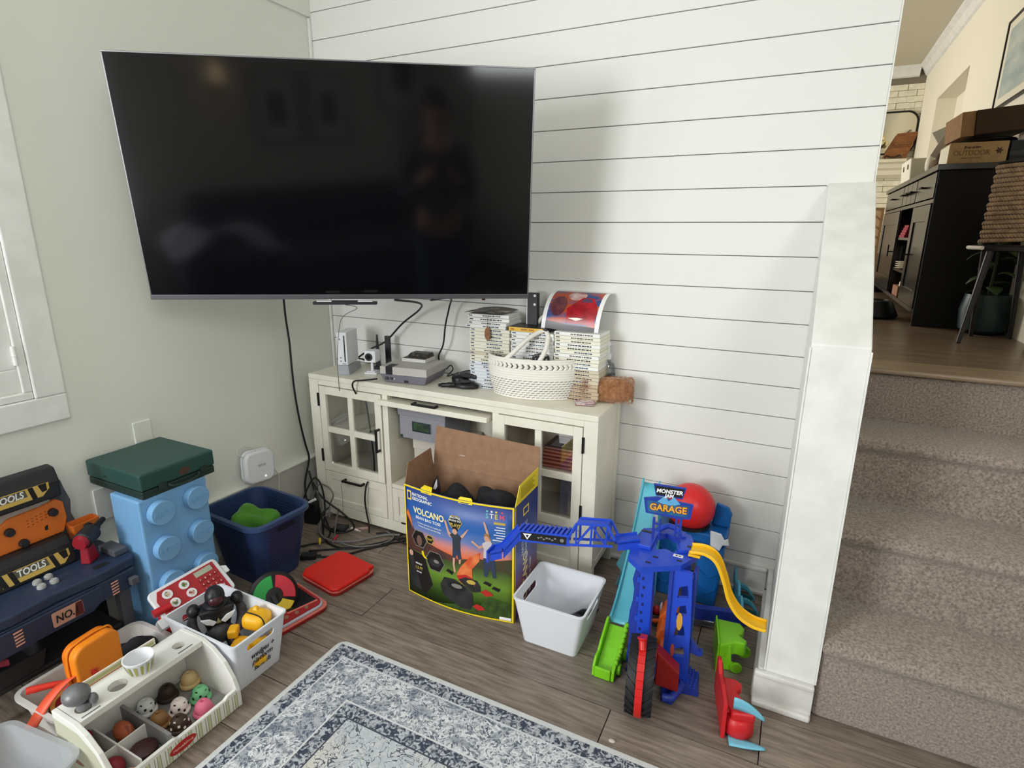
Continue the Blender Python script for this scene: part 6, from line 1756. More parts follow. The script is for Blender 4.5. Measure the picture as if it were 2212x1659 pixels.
for y0 in (-0.31, -0.075):
    for k in range(5):
        part('vent_stripe', B().prism([(y0, 0.218 + 0.009 * k), (y0 + 0.018, 0.22 + 0.009 * k), (y0 + 0.02, 0.2235 + 0.009 * k), (y0, 0.2225 + 0.009 * k)], 'x', 0.2165 if y0 > -0.1 else 0.2225, 0.2175 if y0 > -0.1 else 0.2235), mat('stripe_pink', (226, 164, 140), 0.5), tbn)
for y in (-0.4, -0.03):
    for x in (0.03, 0.175):
        part('leg', B().hexa([(x - 0.012, y - 0.016, 0), (x + 0.012, y - 0.016, 0), (x + 0.012, y + 0.016, 0), (x - 0.012, y + 0.016, 0)], [(x - 0.016, y - 0.016, 0.2715), (x + 0.016, y - 0.016, 0.2715), (x + 0.016, y + 0.016, 0.2715), (x - 0.016, y + 0.016, 0.2715)]), BG if (x > .1 and y > -.1) else BC, tbn, bev=0.003)
part('lower_shelf', B().box(0.03, -0.38, 0.09, 0.19, -0.05, 0.105), BC, tbn, bev=0.004)
part('lower_tray', bin_shell(B(), (0.02, -0.39, 0.2, -0.24), (0.03, -0.38, 0.19, -0.25), 0.106, 0.16, 0.004, 0.01), BC, tbn)
# backboard
part('upright', B().prism([(-0.07, 0.3025), (-0.035, 0.3025), (-0.03, 0.36), (-0.045, 0.42), (-0.04, 0.46), (-0.05, 0.5), (-0.055, 0.53), (-0.095, 0.53)], 'x', 0.004, 0.014), BG, tbn, bev=0.003)
part('upright', B().prism([(-0.36, 0.3025), (-0.33, 0.3025), (-0.34, 0.53), (-0.37, 0.53)], 'x', 0.004, 0.014), BG, tbn, bev=0.003)
part('top_bar', B().prism([(0.015, 0.505), (0.062, 0.5), (0.066, 0.55), (0.05, 0.588), (0.015, 0.592)], 'y', -0.42, -0.078), BC, tbn, bev=0.006)
part('lower_bar', B().prism([(0.015, 0.303), (0.09, 0.303), (0.075, 0.36), (0.06, 0.38), (0.015, 0.38)], 'y', -0.42, -0.085), BC, tbn, bev=0.005)
def tools(org, ex, ey):
    Mx = frame(org, ex, ey)
    part('label', B().prism([(-0.085, -0.018), (0.06, -0.018), (0.078, 0.0), (0.078, 0.018), (-0.085, 0.018)], 'z', 0, 0.001, Mx), LAB, tbn)
    for a in (0.036, 0.06, -0.06, -0.084):
        part('label', B().prism([(a, -0.018 if a < .05 else -0.006), (a + 0.012, -0.018 if a < .05 else -0.004), (a + 0.004 if a < .05 else a + 0.012, 0.018), (a - 0.008, 0.018)], 'z', 0.0011, 0.0016, Mx), INK, tbn)
    part('label', B().prism([(-0.056, -0.005), (0.026, -0.005), (0.022, 0.016), (-0.06, 0.016)], 'z', 0.0011, 0.0015, Mx), mat('label_grey', (92, 88, 74), 0.5), tbn)
    txt('lettering', 'TOOLS', 0.026, WINK, Mx @ Matrix.Translation((-0.016, 0.004, 0.002)), tbn, 0.0003, 0.1, 0.0006, sx=0.8)
tools((0.0655, -0.185, 0.537), (0, 1, 0), (0.06, 0, 1))
tools((0.0845, -0.178, 0.331), (0, 1, 0), (-0.26, 0, 1))
part('peg_board', B().prism([(-0.42, 0.3805), (-0.08, 0.3805), (-0.066, 0.42), (-0.068, 0.47), (-0.085, 0.485), (-0.125, 0.478), (-0.2, 0.475), (-0.22, 0.462), (-0.42, 0.475)], 'x', 0.022, 0.034), BO, tbn, bev=0.003)
for y, z in ((-0.205, 0.44), (-0.18, 0.395), (-0.1, 0.452)):
    part('peg', B().cyl((0.0342, y, z), (0.048, y, z), 0.012, 0.011, 10), BC, tbn, bev=0.001)
part('slot', B().prism([(-0.125, 0.405), (-0.118, 0.405), (-0.116, 0.42), (-0.124, 0.417)], 'x', 0.0342, 0.0348), BC, tbn)
pc = B()
for i in range(5):
    for j in range(3):
        pc.cb((0.0343, -0.16 + 0.011 * i, 0.452 - 0.009 * j + 0.002 * i), (0.0006, 0.005, 0.0025))
part('vent_holes', pc, mat('orange_dark', (150, 70, 26), 0.6), tbn, stuff=True)
bo = part('side_bin', bin_shell(B(), (0.015, -0.07, 0.06, 0.005), (0.02, -0.066, 0.055, 0.0), 0.345, 0.395, 0.003, 0.004, 2), BO, tbn)
part('peg', B().cyl((0.0605, -0.032, 0.38), (0.072, -0.032, 0.382), 0.012, 0.01, 10), BC, tbn)
for x, y in ((0.115, -0.2), (0.113, -0.172), (0.148, -0.205), (0.15, -0.176)):
    part('bolt_knob', B().cyl((x, y, 0.3022), (x, y, 0.311), 0.011, 0.01, 16).cyl((x, y, 0.311), (x, y, 0.3135), 0.008, n=16), mat('knob_white', (170, 172, 170), 0.4), tbn, bev=0.001)
part('vise_jaw', B().box(0.09, -0.03, 0.3022, 0.17, 0.008, 0.322), BG, tbn, bev=0.003)
part('vise_jaw', B().box(0.2175, -0.03, 0.228, 0.236, -0.008, 0.25), BG, tbn, bev=0.002)
part('recess', B().prism([(0.165, -0.09), (0.185, -0.09), (0.185, -0.05), (0.165, -0.055)], 'z', 0.3022, 0.3027), INK, tbn)
dr = thing('toy_drill', 'toy drill with dark red grip and black chuck on the workbench', 'toy drill', (0.165, -1.208, 0.303), 0.55)
part('grip', B().hexa([(-0.014, -0.024, 0), (0.014, -0.024, 0), (0.014, 0.022, 0), (-0.014, 0.022, 0)], [(-0.011, -0.02, 0.055), (0.011, -0.02, 0.055), (0.011, 0.01, 0.055), (-0.011, 0.01, 0.055)]), mat('drill_red', (150, 24, 40), 0.4), dr, bev=0.004)
part('motor', B().cyl((0.0, -0.022, 0.072), (0.0, 0.03, 0.078), 0.026, 0.025, 18), BC, dr, bev=0.004, smooth=40)
part('motor_cap', B().cyl((0.0, -0.034, 0.0705), (0.0, -0.0225, 0.072), 0.018, 0.022, 16), mat('drill_red', (0, 0, 0)), dr)
part('chuck', B().cyl((0, 0.0305, 0.08), (0, 0.05, 0.082), 0.015, 0.012, 14), BC, dr)
part('drill_bit', B().cyl((0, 0.0505, 0.083), (0, 0.085, 0.088), 0.009, 0.008, 10), BC, dr)
part('trigger', B().cyl((0.0, 0.012, 0.048), (0.0, 0.022, 0.04), 0.006, n=10), DGREY, dr)
tag(part('tool_strap', B().prism([(-0.05, 0), (0.0, 0.0), (0.03, 0.03), (-0.02, 0.035)], 'z', 0, 0.02), mat('strap_red', (128, 26, 48), 0.5), loc=(0.24, -1.5, 0.18), bev=0.004), 'dark red plastic tool hanging under the workbench front', 'toy tool')

# ---------------------------------------------------------------- white tray with orange lunch box and play food
tr2 = thing('toy_tray', 'long white plastic tray holding the orange lunch box before the workbench', 'tray', (0.352, -1.315, 0.0005), 0.03)
part('shell', bin_shell(B(), (-0.095, -0.155, 0.095, 0.155), (-0.08, -0.14, 0.08, 0.14), 0, 0.092, 0.003, 0.025, 5), mat('tray_white', (216, 212, 208), 0.4), tr2, smooth=40)
rim = B()
L4 = [[rim.bm.verts.new((x, y, z)) for x, y in rrect(-0.105 + d, -0.165 + d, 0.105 - d, 0.165 - d, 0.034 - d, 5)] for d, z in ((0, 0.085), (0, 0.094), (0.012, 0.094), (0.012, 0.085))]
for a, c in zip(L4, L4[1:] + L4[:1]):
    for i in range(len(a)):
        j = (i + 1) % len(a)
        rim.bm.faces.new((a[i], a[j], c[j], c[i]))
part('rim', rim, mat('tray_white', (0, 0, 0)), tr2, smooth=40)
ORG = mat('lunch_orange', (240, 138, 24), 0.4, bump=0.1, bs=220)
ol = thing('lunch_box', 'orange rounded plastic lunch box standing upright in the white tray', 'lunch box', (0.385, -1.345, 0.0045), 0.12)
part('shell', B().prism(rrect(-0.058, 0.0, 0.058, 0.215, 0.03, 6), 'x', -0.0005, 0.027), ORG, ol, bev=0.006, seg=3, smooth=50)
part('back_shell', B().prism(rrect(-0.058, 0.0, 0.058, 0.215, 0.03, 6), 'x', -0.025, -0.0008), mat('lunch_orange_dark', (226, 118, 18), 0.4), ol, bev=0.006, seg=3, smooth=50)
part('ridge', B().tube([(-0.0006, -0.059, 0.03), (-0.0006, -0.059, 0.19), (-0.0006, -0.03, 0.216), (-0.0006, 0.03, 0.216), (-0.0006, 0.059, 0.19), (-0.0006, 0.059, 0.03)], 0.003, 6), ORG, ol, smooth=60)
heap('dark_bundle', (0.345, -1.225, 0.055), (0.05, 0.06, 0.05), 'black crumpled toy bundle at the right end inside the white tray', 'toy', CLOTH, 12, amp=0.3)
SAL = mat('strap_salmon', (232, 92, 62), 0.45)
tag(part('plastic_strap', B().grid(lambda u, v: Vector((0.40 - 0.02 * u + 0.012 * (v - .5), -1.36 - 0.14 * u, 0.118 + 0.03 * math.sin(PI * (u * 0.9 + 0.15)) - 0.05 * u * u)) + Vector(((v - .5) * 0.024, (v - .5) * 0.016, (v - .5) * 0.018)), 12, 2), SAL, solid=0.003, smooth=60), 'salmon orange plastic strap bent over the left end of the tray', 'toy tongs')
tag(part('plastic_strap', B().tube([(0.335, -1.475, 0.135), (0.35, -1.44, 0.128), (0.365, -1.405, 0.118)], [0.009, 0.008, 0.007], 8), mat('strap_bright', (226, 60, 44), 0.45), smooth=60), 'red plastic handle poking out over the tray left corner', 'toy tongs')
tag(part('play_scoop', B().tube([(0.37, -1.41, 0.098), (0.385, -1.385, 0.118), (0.41, -1.355, 0.14)], [0.009, 0.011, 0.014], 10), mat('strap_bright', (0, 0, 0)), smooth=60), 'red rounded handle leaning against the orange lunch box', 'toy tongs')
ml = thing('play_melon', 'toy fruit half with yellow ring and green rind lying in the tray', 'toy food', (0.385, -1.425, 0.075), 0.3)
MX = frame((0, 0, 0), (0, 1, 0.1), (-0.75, 0.05, 0.65))
part('rind', B().lathe([(0.012, -0.03), (0.03, -0.02), (0.036, 0.0), (0.034, 0.003)], (0, 0, 0), 24, M=MX), mat('melon_green', (70, 96, 44), 0.5, rgb2=(150, 140, 60), vs=60), ml, smooth=50)
part('ring', B().lathe([(0.0345, 0.0032), (0.034, 0.005), (0.024, 0.005), (0.023, 0.0032)], (0, 0, 0), 24, M=MX), mat('melon_yellow', (232, 182, 92), 0.5), ml)
part('flesh', B().lathe([(0.0225, 0.0034), (0.02, 0.0038), (0.002, 0.004)], (0, 0, 0), 20, M=MX), mat('melon_red', (150, 34, 34), 0.5), ml)

# ---------------------------------------------------------------- ice cream counter
ICW = mat('counter_white', (234, 232, 226), 0.45)
def stripe_mat():
    m = bpy.data.materials.new('counter_stripe')
    m.use_nodes = True
    nt = m.node_tree
    P = nt.nodes['Principled BSDF']
    P.inputs['Roughness'].default_value = 0.5
    tc = nt.nodes.new('ShaderNodeTexCoord')
    sp = nt.nodes.new('ShaderNodeSeparateXYZ')
    nt.links.new(tc.outputs['Object'], sp.inputs[0])
    a = nt.nodes.new('ShaderNodeMath')
    a.operation = 'MULTIPLY'
    a.inputs[1].default_value = 1 / 0.026
    nt.links.new(sp.outputs[1], a.inputs[0])
    f = nt.nodes.new('ShaderNodeMath')
    f.operation = 'FRACT'
    nt.links.new(a.outputs[0], f.inputs[0])
    r = nt.nodes.new('ShaderNodeValToRGB')
    r.color_ramp.interpolation = 'CONSTANT'
    e = r.color_ramp.elements
    e[0].position, e[0].color = 0.0, lin((238, 236, 226))
    e[1].position, e[1].color = 0.3, lin((168, 158, 122))
    for p, c in ((0.38, (238, 236, 226)), (0.56, (92, 92, 58)), (0.6, (206, 208, 168)), (0.88, (92, 92, 58)), (0.92, (238, 236, 226))):
        x = e.new(p)
        x.color = lin(c)
    nt.links.new(f.outputs[0], r.inputs[0])
    nt.links.new(r.outputs[0], P.inputs['Base Color'])
    return m
STR = stripe_mat()
ic = thing('ice_cream_counter', 'white toy ice cream counter with striped front full of play scoops', 'toy counter', (0.5, -1.495, 0.0005))
side = [(0.0, 0.0), (0.212, 0.0), (0.212, 0.05), (0.2, 0.085), (0.172, 0.125), (0.13, 0.155), (0.09, 0.168), (0.0, 0.168)]
part('side_panel', B().prism(side, 'y', 0.0, 0.012), ICW, ic, bev=0.002)
part('side_panel', B().prism(side, 'y', 0.31, 0.322), ICW, ic, bev=0.002)
part('side_print', B().prism([(0.004, 0.004), (0.195, 0.004), (0.19, 0.08), (0.16, 0.12), (0.1, 0.15), (0.004, 0.15)], 'y', -0.0008, -0.0002), mat('counter_sage', (196, 196, 172), 0.5), ic)
part('hand_hole', B().prism(rrect(0.05, 0.1, 0.09, 0.108, 0.003, 2), 'y', -0.0014, -0.0009), ICW, ic)
part('side_emblem', B().prism(circ(0.075, 0.06, 0.025, 14, 0.006), 'y', -0.0014, -0.0009), mat('emblem_brown', (150, 110, 96), 0.5), ic)
o = part('top_shelf', B().box(0.0, 0.0125, 0.152, 0.095, 0.3095, 0.167), ICW, ic)
cc = B()
cc.cyl((0.056, 0.115, 0.14), (0.056, 0.115, 0.18), 0.021, n=20)
cc.cyl((0.056, 0.27, 0.14), (0.056, 0.27, 0.18), 0.015, n=20)
cc.cyl((0.056, 0.04, 0.14), (0.056, 0.04, 0.18), 0.018, n=20)
cut(o, cc)
for y in (0.04, 0.27):
    part('slot', B().box(0.083, y - 0.02, 0.1671, 0.087, y + 0.02, 0.1675), GREY, ic)
part('back_panel', B().box(0.0, 0.0125, 0.0, 0.006, 0.3095, 0.1515), ICW, ic)
part('floor_panel', B().box(0.0065, 0.0125, 0.012, 0.2, 0.3095, 0.02), mat('counter_grey', (136, 134, 132), 0.5), ic)
part('front_rail', B().prism([(0.0125, 0.0), (0.3095, 0.0), (0.3095, 0.056), (0.285, 0.056), (0.275, 0.05), (0.15, 0.05), (0.14, 0.056), (0.0125, 0.056)], 'x', 0.2005, 0.2105), ICW, ic, bev=0.002)
part('front_stripe', B().box(0.2107, 0.001, 0.003, 0.2117, 0.321, 0.046), STR, ic)
part('logo_oval', B().prism(circ(0.155, 0.025, 0.034, 24, 0.0135), 'x', 0.2119, 0.2128), mat('logo_red', (190, 44, 42), 0.45), ic)
txt('lettering', 'Melissa&Doug', 0.009, mat('logo_pink', (240, 200, 190), 0.5), frame((0.213, 0.155, 0.025), (0, 1, 0), (0, 0, 1)), ic, 0.0002)
part('divider', B().box(0.0065, 0.132, 0.0205, 0.2, 0.14, 0.068), mat('counter_grey', (0, 0, 0)), ic)
part('divider', B().box(0.0065, 0.064, 0.0205, 0.2, 0.068, 0.062), ICW, ic)
isl('divider', B().box(0.105, 0.0125, 0.0205, 0.109, 0.0638, 0.06).box(0.105, 0.0682, 0.0205, 0.109, 0.1318, 0.06), ICW, ic)
mb_ = part('menu_strip', B().box(-0.006, 0.05, 0.169, -0.001, 0.245, 0.186), mat('menu_cream', (222, 214, 196), 0.5), ic)
part('menu_stripe', B().box(-0.0008, 0.055, 0.172, -0.0003, 0.24, 0.181), mat('menu_sage', (176, 174, 122), 0.5), ic)
SCO = [('cream coloured', (226, 196, 140), None, (0.545, -1.205)), ('dark brown', (52, 36, 28), None, (0.535, -1.262)), ('white dark dotted', (232, 232, 230), (20, 20, 22), (0.533, -1.318)),
       ('mint green dotted', (120, 196, 140), (20, 30, 24), (0.618, -1.225)), ('pale pink dotted', (236, 224, 220), (40, 26, 22), (0.608, -1.278)), ('pink', (222, 110, 138), None, (0.668, -1.252)),
       ('tan brown', (140, 100, 58), None, (0.603, -1.328)), ('dark brown white chip', (62, 44, 34), (240, 232, 224), (0.658, -1.312))]
for nm, c, dc, (x, y) in SCO:
    o = thing('ice_cream_scoop', nm + ' play ice cream scoop in the toy counter', 'toy food', (x, y, 0.0215), 0, 'ice cream scoops')
    part('brim', B().lathe([(0.022, 0.0), (0.0265, 0.003), (0.0262, 0.0085), (0.021, 0.012)], (0, 0, 0), 22), mat('scoop_' + nm.replace(' ', '_'), c, 0.55), o, smooth=60)
    dm = part('dome', B().lathe([(0.021, 0.0122), (0.0215, 0.019), (0.019, 0.029), (0.013, 0.037), (0.006, 0.0395), (0.0045, 0.0385), (0.004, 0.034), (0.0005, 0.034)], (0, 0, 0), 22), mat('scoop_' + nm.replace(' ', '_'), c), o, smooth=50)
    if dc:
        for k in range(11):
            a = k * 2.4
            z = 0.015 + 0.0018 * k
            r = 0.0215 if z < 0.022 else 0.0215 - (z - 0.022) * 0.6
            n_ = Vector((math.cos(a), math.sin(a), 0.35)).normalized()
            q = n_.to_track_quat('Z', 'Y').to_matrix().to_4x4()
            part('chip', B().box(-0.0028, -0.0028, -0.001, 0.0028, 0.0028, 0.001, Matrix.Translation((r * math.cos(a), r * math.sin(a), z)) @ q), mat('chip_' + nm.replace(' ', '_'), dc, 0.6), dm)
cp = thing('paper_cup', 'white paper cup with green and yellow stripes on the counter shelf', 'cup', (0.557, -1.325, 0.1678))
def cupstripe():
    b = B()
    for k in range(14):
        a0, a1 = 2 * PI * k / 14, 2 * PI * (k + 0.42) / 14
        f = lambda a, z: ((0.0252 + z * 0.28) * math.cos(a), (0.0252 + z * 0.28) * math.sin(a), z)
        b.face([f(a0, 0.004), f(a1, 0.004), f(a1, 0.033), f(a0, 0.033)])
    return b
part('cup', B().lathe([(0.024, 0), (0.034, 0.038), (0.0355, 0.0385), (0.0355, 0.041), (0.0325, 0.041), (0.0235, 0.004)], (0, 0, 0), 28), WHITE, cp, smooth=40)
part('stripes', cupstripe(), mat('cup_olive', (178, 178, 92), 0.5), cp, stuff=True)
gs = thing('scoop_utensil', 'grey toy ice cream scooper standing on the left end of the counter', 'toy utensil', (0.556, -1.455, 0.1676))
part('stub', B().cyl((0, 0, 0), (0.004, 0.004, 0.02), 0.0155, 0.014, 16), mat('scooper_grey', (116, 116, 118), 0.4, 0.2), gs, smooth=60)
part('bowl', B().ball((-0.008, -0.006, 0.037), (0.03, 0.028, 0.023), 20, 12), mat('scooper_grey', (0, 0, 0)), gs, smooth=60)
part('thumb_lever', B().ball((0.018, 0.014, 0.022), (0.012, 0.01, 0.014), 12, 8), mat('scooper_grey', (0, 0, 0)), gs, smooth=60)
tag(part('play_stick', B().tube([(0.652, -1.352, 0.03), (0.668, -1.347, 0.036), (0.687, -1.351, 0.033)], [0.008, 0.006, 0.009], 8), mat('stick_cream', (226, 204, 170), 0.5), smooth=60), 'cream play bone shaped stick beside the counter divider', 'toy food')
fo = thing('play_cone', 'orange brown play cone piece in the counter back compartment', 'toy food', (0.565, -1.392, 0.0215))
part('cone', B().ball((0, 0, 0.024), (0.03, 0.02, 0.024), 16, 10), mat('cone_orange', (176, 92, 56), 0.6, bump=0.4, bs=120), fo, smooth=60)
part('paper', B().prism([(-0.01, 0.02), (0.03, 0.025), (0.034, 0.06), (0.012, 0.045)], 'y', -0.002, 0.002), mat('cone_pink', (206, 120, 100), 0.6), fo)
tag(part('play_disc', B().lathe([(0.02, 0), (0.03, 0.006), (0.03, 0.016), (0.02, 0.022)], (0.648, -1.395, 0.0215), 20), mat('disc_maroon', (66, 34, 36), 0.5), smooth=50), 'dark maroon round play cookie in the counter front compartment', 'toy food')
tag(part('play_block', B().prism(rrect(-0.018, 0, 0.018, 0.06, 0.006, 3), 'x', -0.006, 0.006), mat('block_crimson', (150, 26, 56), 0.45), loc=(0.53, -1.46, 0.022), bev=0.002), 'crimson play popsicle standing in the counter left compartment', 'toy food')
tag(part('play_berry', B().ball((0.64, -1.455, 0.04), (0.026, 0.02, 0.019), 14, 8), mat('berry_red', (130, 24, 36), 0.5), smooth=60), 'dark red play berry in the counter near left compartment', 'toy food')
tag(part('play_cookie', B().lathe([(0.018, 0), (0.024, 0.005), (0.022, 0.014), (0.012, 0.018)], (0.685, -1.455, 0.0215), 18), mat('cookie_tan', (196, 160, 130), 0.6), smooth=50), 'pale tan play cookie in the counter nearest compartment', 'toy food')

# ---------------------------------------------------------------- clear bin at the lower left
cb_ = thing('clear_bin', 'empty clear plastic bin at the lower left in front of the tray', 'bin', (0.50, -1.62, 0.0005), 0.12)
CLR = frost('clear_bin_plastic', (196, 200, 204), 0.52)
part('shell', bin_shell(B(), (-0.125, -0.12, 0.125, 0.105), (-0.1, -0.1, 0.1, 0.085), 0, 0.108, 0.003, 0.03, 5), CLR, cb_, smooth=40)
rim = B()
L4 = [[rim.bm.verts.new((x, y, z)) for x, y in rrect(-0.134 + d, -0.128 + d, 0.134 - d, 0.114 - d, 0.036 - d, 5)] for d, z in ((0, 0.104), (0, 0.11), (0.012, 0.111), (0.012, 0.104))]
for a, c in zip(L4, L4[1:] + L4[:1]):
    for i in range(len(a)):
        j = (i + 1) % len(a)
        rim.bm.faces.new((a[i], a[j], c[j], c[i]))
part('rim', rim, CLR, cb_, smooth=40)
part('floor_ring', B().tube([(0.05 * math.cos(2 * PI * i / 18), 0.04 * math.sin(2 * PI * i / 18) - 0.02, 0.006) for i in range(19)], 0.0015, 6), DGREY, cb_, smooth=60)

# ---------------------------------------------------------------- cable tangle by the cabinet's left foot
GC2 = mat('grey_cord', (112, 108, 104), 0.5)
Zf = 0.005
tang = [
 ('black loop of cord spreading from the wall corner across the floor', CORD, 0.004, [(0.06, -0.27, 0.2), (0.12, -0.3, 0.1), (0.2, -0.35, 0.02), (0.3, -0.44, Zf), (0.42, -0.45, Zf), (0.5, -0.37, Zf), (0.56, -0.29, Zf), (0.66, -0.24, Zf)]),
 ('second black cord running parallel across the floor to the cabinet', CORD, 0.0038, [(0.30, -0.53, Zf), (0.40, -0.46, Zf), (0.48, -0.40, Zf + 0.004), (0.56, -0.33, Zf), (0.62, -0.26, Zf), (0.68, -0.22, Zf)]),
 ('thick grey cord curving on the floor in front of the cabinet', GC2, 0.0055, [(0.2, -0.29, 0.035), (0.19, -0.34, 0.03), (0.24, -0.41, 0.014), (0.33, -0.44, 0.011), (0.42, -0.40, 0.012), (0.46, -0.35, 0.012), (0.5, -0.30, 0.01), (0.55, -0.27, 0.008)]),
 ('thin grey cord making a wide loop on the planks', GC2, 0.0036, [(0.22, -0.27, 0.05), (0.26, -0.33, 0.03), (0.34, -0.42, 0.014), (0.44, -0.43, 0.01), (0.52, -0.37, 0.008), (0.54, -0.30, 0.008), (0.48, -0.27, 0.008)]),
 ('black cord coiled twice beside the cabinet leg', CORD, 0.0038, [(0.10, -0.29, 0.16), (0.17, -0.31, 0.11), (0.26, -0.30, 0.06), (0.33, -0.31, 0.03), (0.36, -0.34, 0.02), (0.32, -0.39, 0.018), (0.24, -0.38, 0.03), (0.19, -0.34, 0.05), (0.2, -0.3, 0.07)]),
 ('black cord arching up from the tangle behind the navy basket', CORD, 0.0036, [(0.08, -0.36, 0.03), (0.09, -0.33, 0.12), (0.12, -0.30, 0.19), (0.15, -0.29, 0.15), (0.17, -0.3, 0.06), (0.22, -0.36, 0.014), (0.3, -0.36, 0.012)]),
 ('grey cord looping high against the left drawer front', GC2, 0.003, [(0.10, -0.30, 0.1), (0.13, -0.29, 0.155), (0.18, -0.29, 0.16), (0.22, -0.295, 0.13), (0.2, -0.3, 0.08), (0.21, -0.32, 0.03)]),
 ('short black cord curling near the red toy laptop', CORD, 0.004, [(0.345, -0.575, 0.012), (0.37, -0.545, 0.006), (0.41, -0.52, Zf), (0.46, -0.47, Zf), (0.5, -0.41, Zf), (0.55, -0.35, Zf)]),
 ('black cord under the cabinet ending near the game box', CORD, 0.004, [(0.45, -0.3, Zf), (0.5, -0.28, Zf), (0.56, -0.3, Zf), (0.62, -0.31, Zf), (0.7, -0.27, Zf), (0.76, -0.22, Zf)]),
 ('black cord lying on the floor along the basket side', CORD, 0.0036, [(0.22, -0.55, Zf), (0.27, -0.49, Zf), (0.31, -0.46, Zf + 0.006), (0.29, -0.40, 0.014), (0.24, -0.36, 0.02), (0.18, -0.32, 0.035)]),
 ('grey cable rising behind the basket rim corner', GC2, 0.0044, [(0.15, -0.33, 0.01), (0.16, -0.31, 0.07), (0.14, -0.305, 0.13), (0.11, -0.3, 0.11), (0.09, -0.33, 0.04)]),
]
for i, (lbl, m, r, pts) in enumerate(tang):
    cord('floor_cable', pts, r, lbl, m, 'tangled cables by the cabinet')
pb = thing('power_brick', 'black power adapter lying on the floor beside the navy basket', 'adapter', (0.335, -0.565, 0.0005), 0.6)
part('body', B().box(-0.03, -0.016, 0, 0.03, 0.016, 0.022), BLACK, pb, bev=0.004)
part('strain_relief', B().cyl((0.0302, 0, 0.011), (0.048, 0, 0.009), 0.006, 0.004, 10), BLACK, pb)
pb = thing('power_brick', 'black power block standing in the cable tangle behind the basket', 'adapter', (0.135, -0.345, 0.0005), 0.2)
part('body', B().box(-0.03, -0.02, 0, 0.03, 0.02, 0.1), BLACK, pb, bev=0.005)
part('white_plug', B().cyl((0.0, -0.01, 0.1002), (0.03, -0.008, 0.118), 0.006, n=10), WHITE, pb)
ft = thing('cable_box', 'dark square adapter lying flat in the middle of the cable tangle', 'adapter', (0.285, -0.335, 0.0005), 0.3)
part('body', B().box(-0.03, -0.025, 0, 0.03, 0.025, 0.012), mat('adapter_dark', (40, 40, 44), 0.5), ft, bev=0.003)
part('label', B().box(-0.02, -0.015, 0.0121, 0.02, 0.015, 0.0125), DGREY, ft)
for nm, c, p, q in (('yellow', (222, 190, 70), (0.285, -0.455, 0.016), (0.305, -0.475, 0.008)), ('red', (170, 40, 50), (0.34, -0.41, 0.022), (0.345, -0.44, 0.014)), ('white', (226, 214, 208), (0.345, -0.335, 0.02), (0.375, -0.325, 0.012))):
    o = thing('av_plug', nm + ' cable plug lying loose in the cable tangle', 'plug', p)
    d = Vector(q) - Vector(p)
    part('sleeve', B().cyl((0, 0, 0), d, 0.0055, 0.0045, 10), mat('plug_' + nm, c, 0.4), o)
    part('pin', B().cyl(d * 1.01, d * 1.35, 0.003, n=8), CHROME, o)
pt = tag(part('torn_wrapper', B().prism([(0, 0), (0.025, 0.004), (0.045, 0.02), (0.03, 0.012), (0.038, 0.03), (0.012, 0.012)], 'z', 0, 0.004), mat('wrapper_pink', (214, 176, 170), 0.6), loc=(0.345, -0.30, 0.0005)), 'small torn pinkish wrapper on the floor under the cabinet edge', 'wrapper')
tag(part('lint', B().ball((0, 0, 0), (0.009, 0.006, 0.003), 10, 6), mat('lint_white', (200, 190, 176), 0.9), loc=(1.637, -0.838, 0.003)), 'small pale crumb of lint on the planks near the toy tyre', 'crumb')

# ---------------------------------------------------------------- upper room: black sideboard and what stands on it
SBK = mat('sideboard_black', (16, 16, 17), 0.22, spec=0.6)
LZ = 0.8193
sbd = thing('sideboard', 'tall black sideboard with drawers and open shelves in the upper room', 'sideboard', (2.414, 1.24, LZ))
SW, SD, SH = 0.333, 1.82, 0.715
part('top', B().box(-0.012, -0.015, 0.69, SW, SD + 0.015, SH), mat('sideboard_top', (40, 38, 36), 0.25, spec=0.6), sbd, bev=0.002)
part('end_panel', B().box(0, 0, 0, SW, 0.02, 0.6895), mat('end_black_shaded', (10, 10, 11), 0.6, spec=0.3), sbd)  # darker copy of the sideboard black, its deep shadow put into the colour
part('end_panel', B().box(0, SD - 0.02, 0, SW, SD, 0.6895), SBK, sbd)
part('back_panel', B().box(SW - 0.012, 0.0205, 0.05, SW - 0.001, SD - 0.0205, 0.6895), SBK, sbd)
part('bottom_rail', B().box(0.0, 0.0205, 0.055, 0.3, SD - 0.0205, 0.075), SBK, sbd)
part('mid_rail', B().box(0.0, 0.0205, 0.555, 0.3, SD - 0.0205, 0.572), SBK, sbd)
for y in (0.52, 0.99):
    part('divider', B().box(0.0, y - 0.01, 0.0755, 0.3, y + 0.01, 0.5545), SBK, sbd)
    part('divider', B().box(0.0, y - 0.006, 0.5725, 0.02, y + 0.006, 0.6895), SBK, sbd)
for z in (0.21, 0.385):
    part('shelf', B().box(0.004, 0.5305, z, 0.3, 0.9795, z + 0.014), SBK, sbd)
def sdrawer(y0, y1, hy):
    d = part('drawer', B().box(-0.004, y0, 0.577, 0.014, y1, 0.686), SBK, sbd, bev=0.0015)
    b = B().box(-0.026, hy - 0.045, 0.63, -0.018, hy + 0.045, 0.637)
    b.box(-0.0185, hy - 0.04, 0.631, -0.0042, hy - 0.032, 0.636).box(-0.0185, hy + 0.032, 0.631, -0.0042, hy + 0.04, 0.636)
    part('handle', b, BLACKM, d)
sdrawer(0.026, 0.51, 0.28)
for k in range(3):
    y0 = 0.53 + 0.153 * k
    sdrawer(y0, y0 + 0.145, y0 + 0.072)
sdrawer(0.998, SD - 0.024, 1.36)
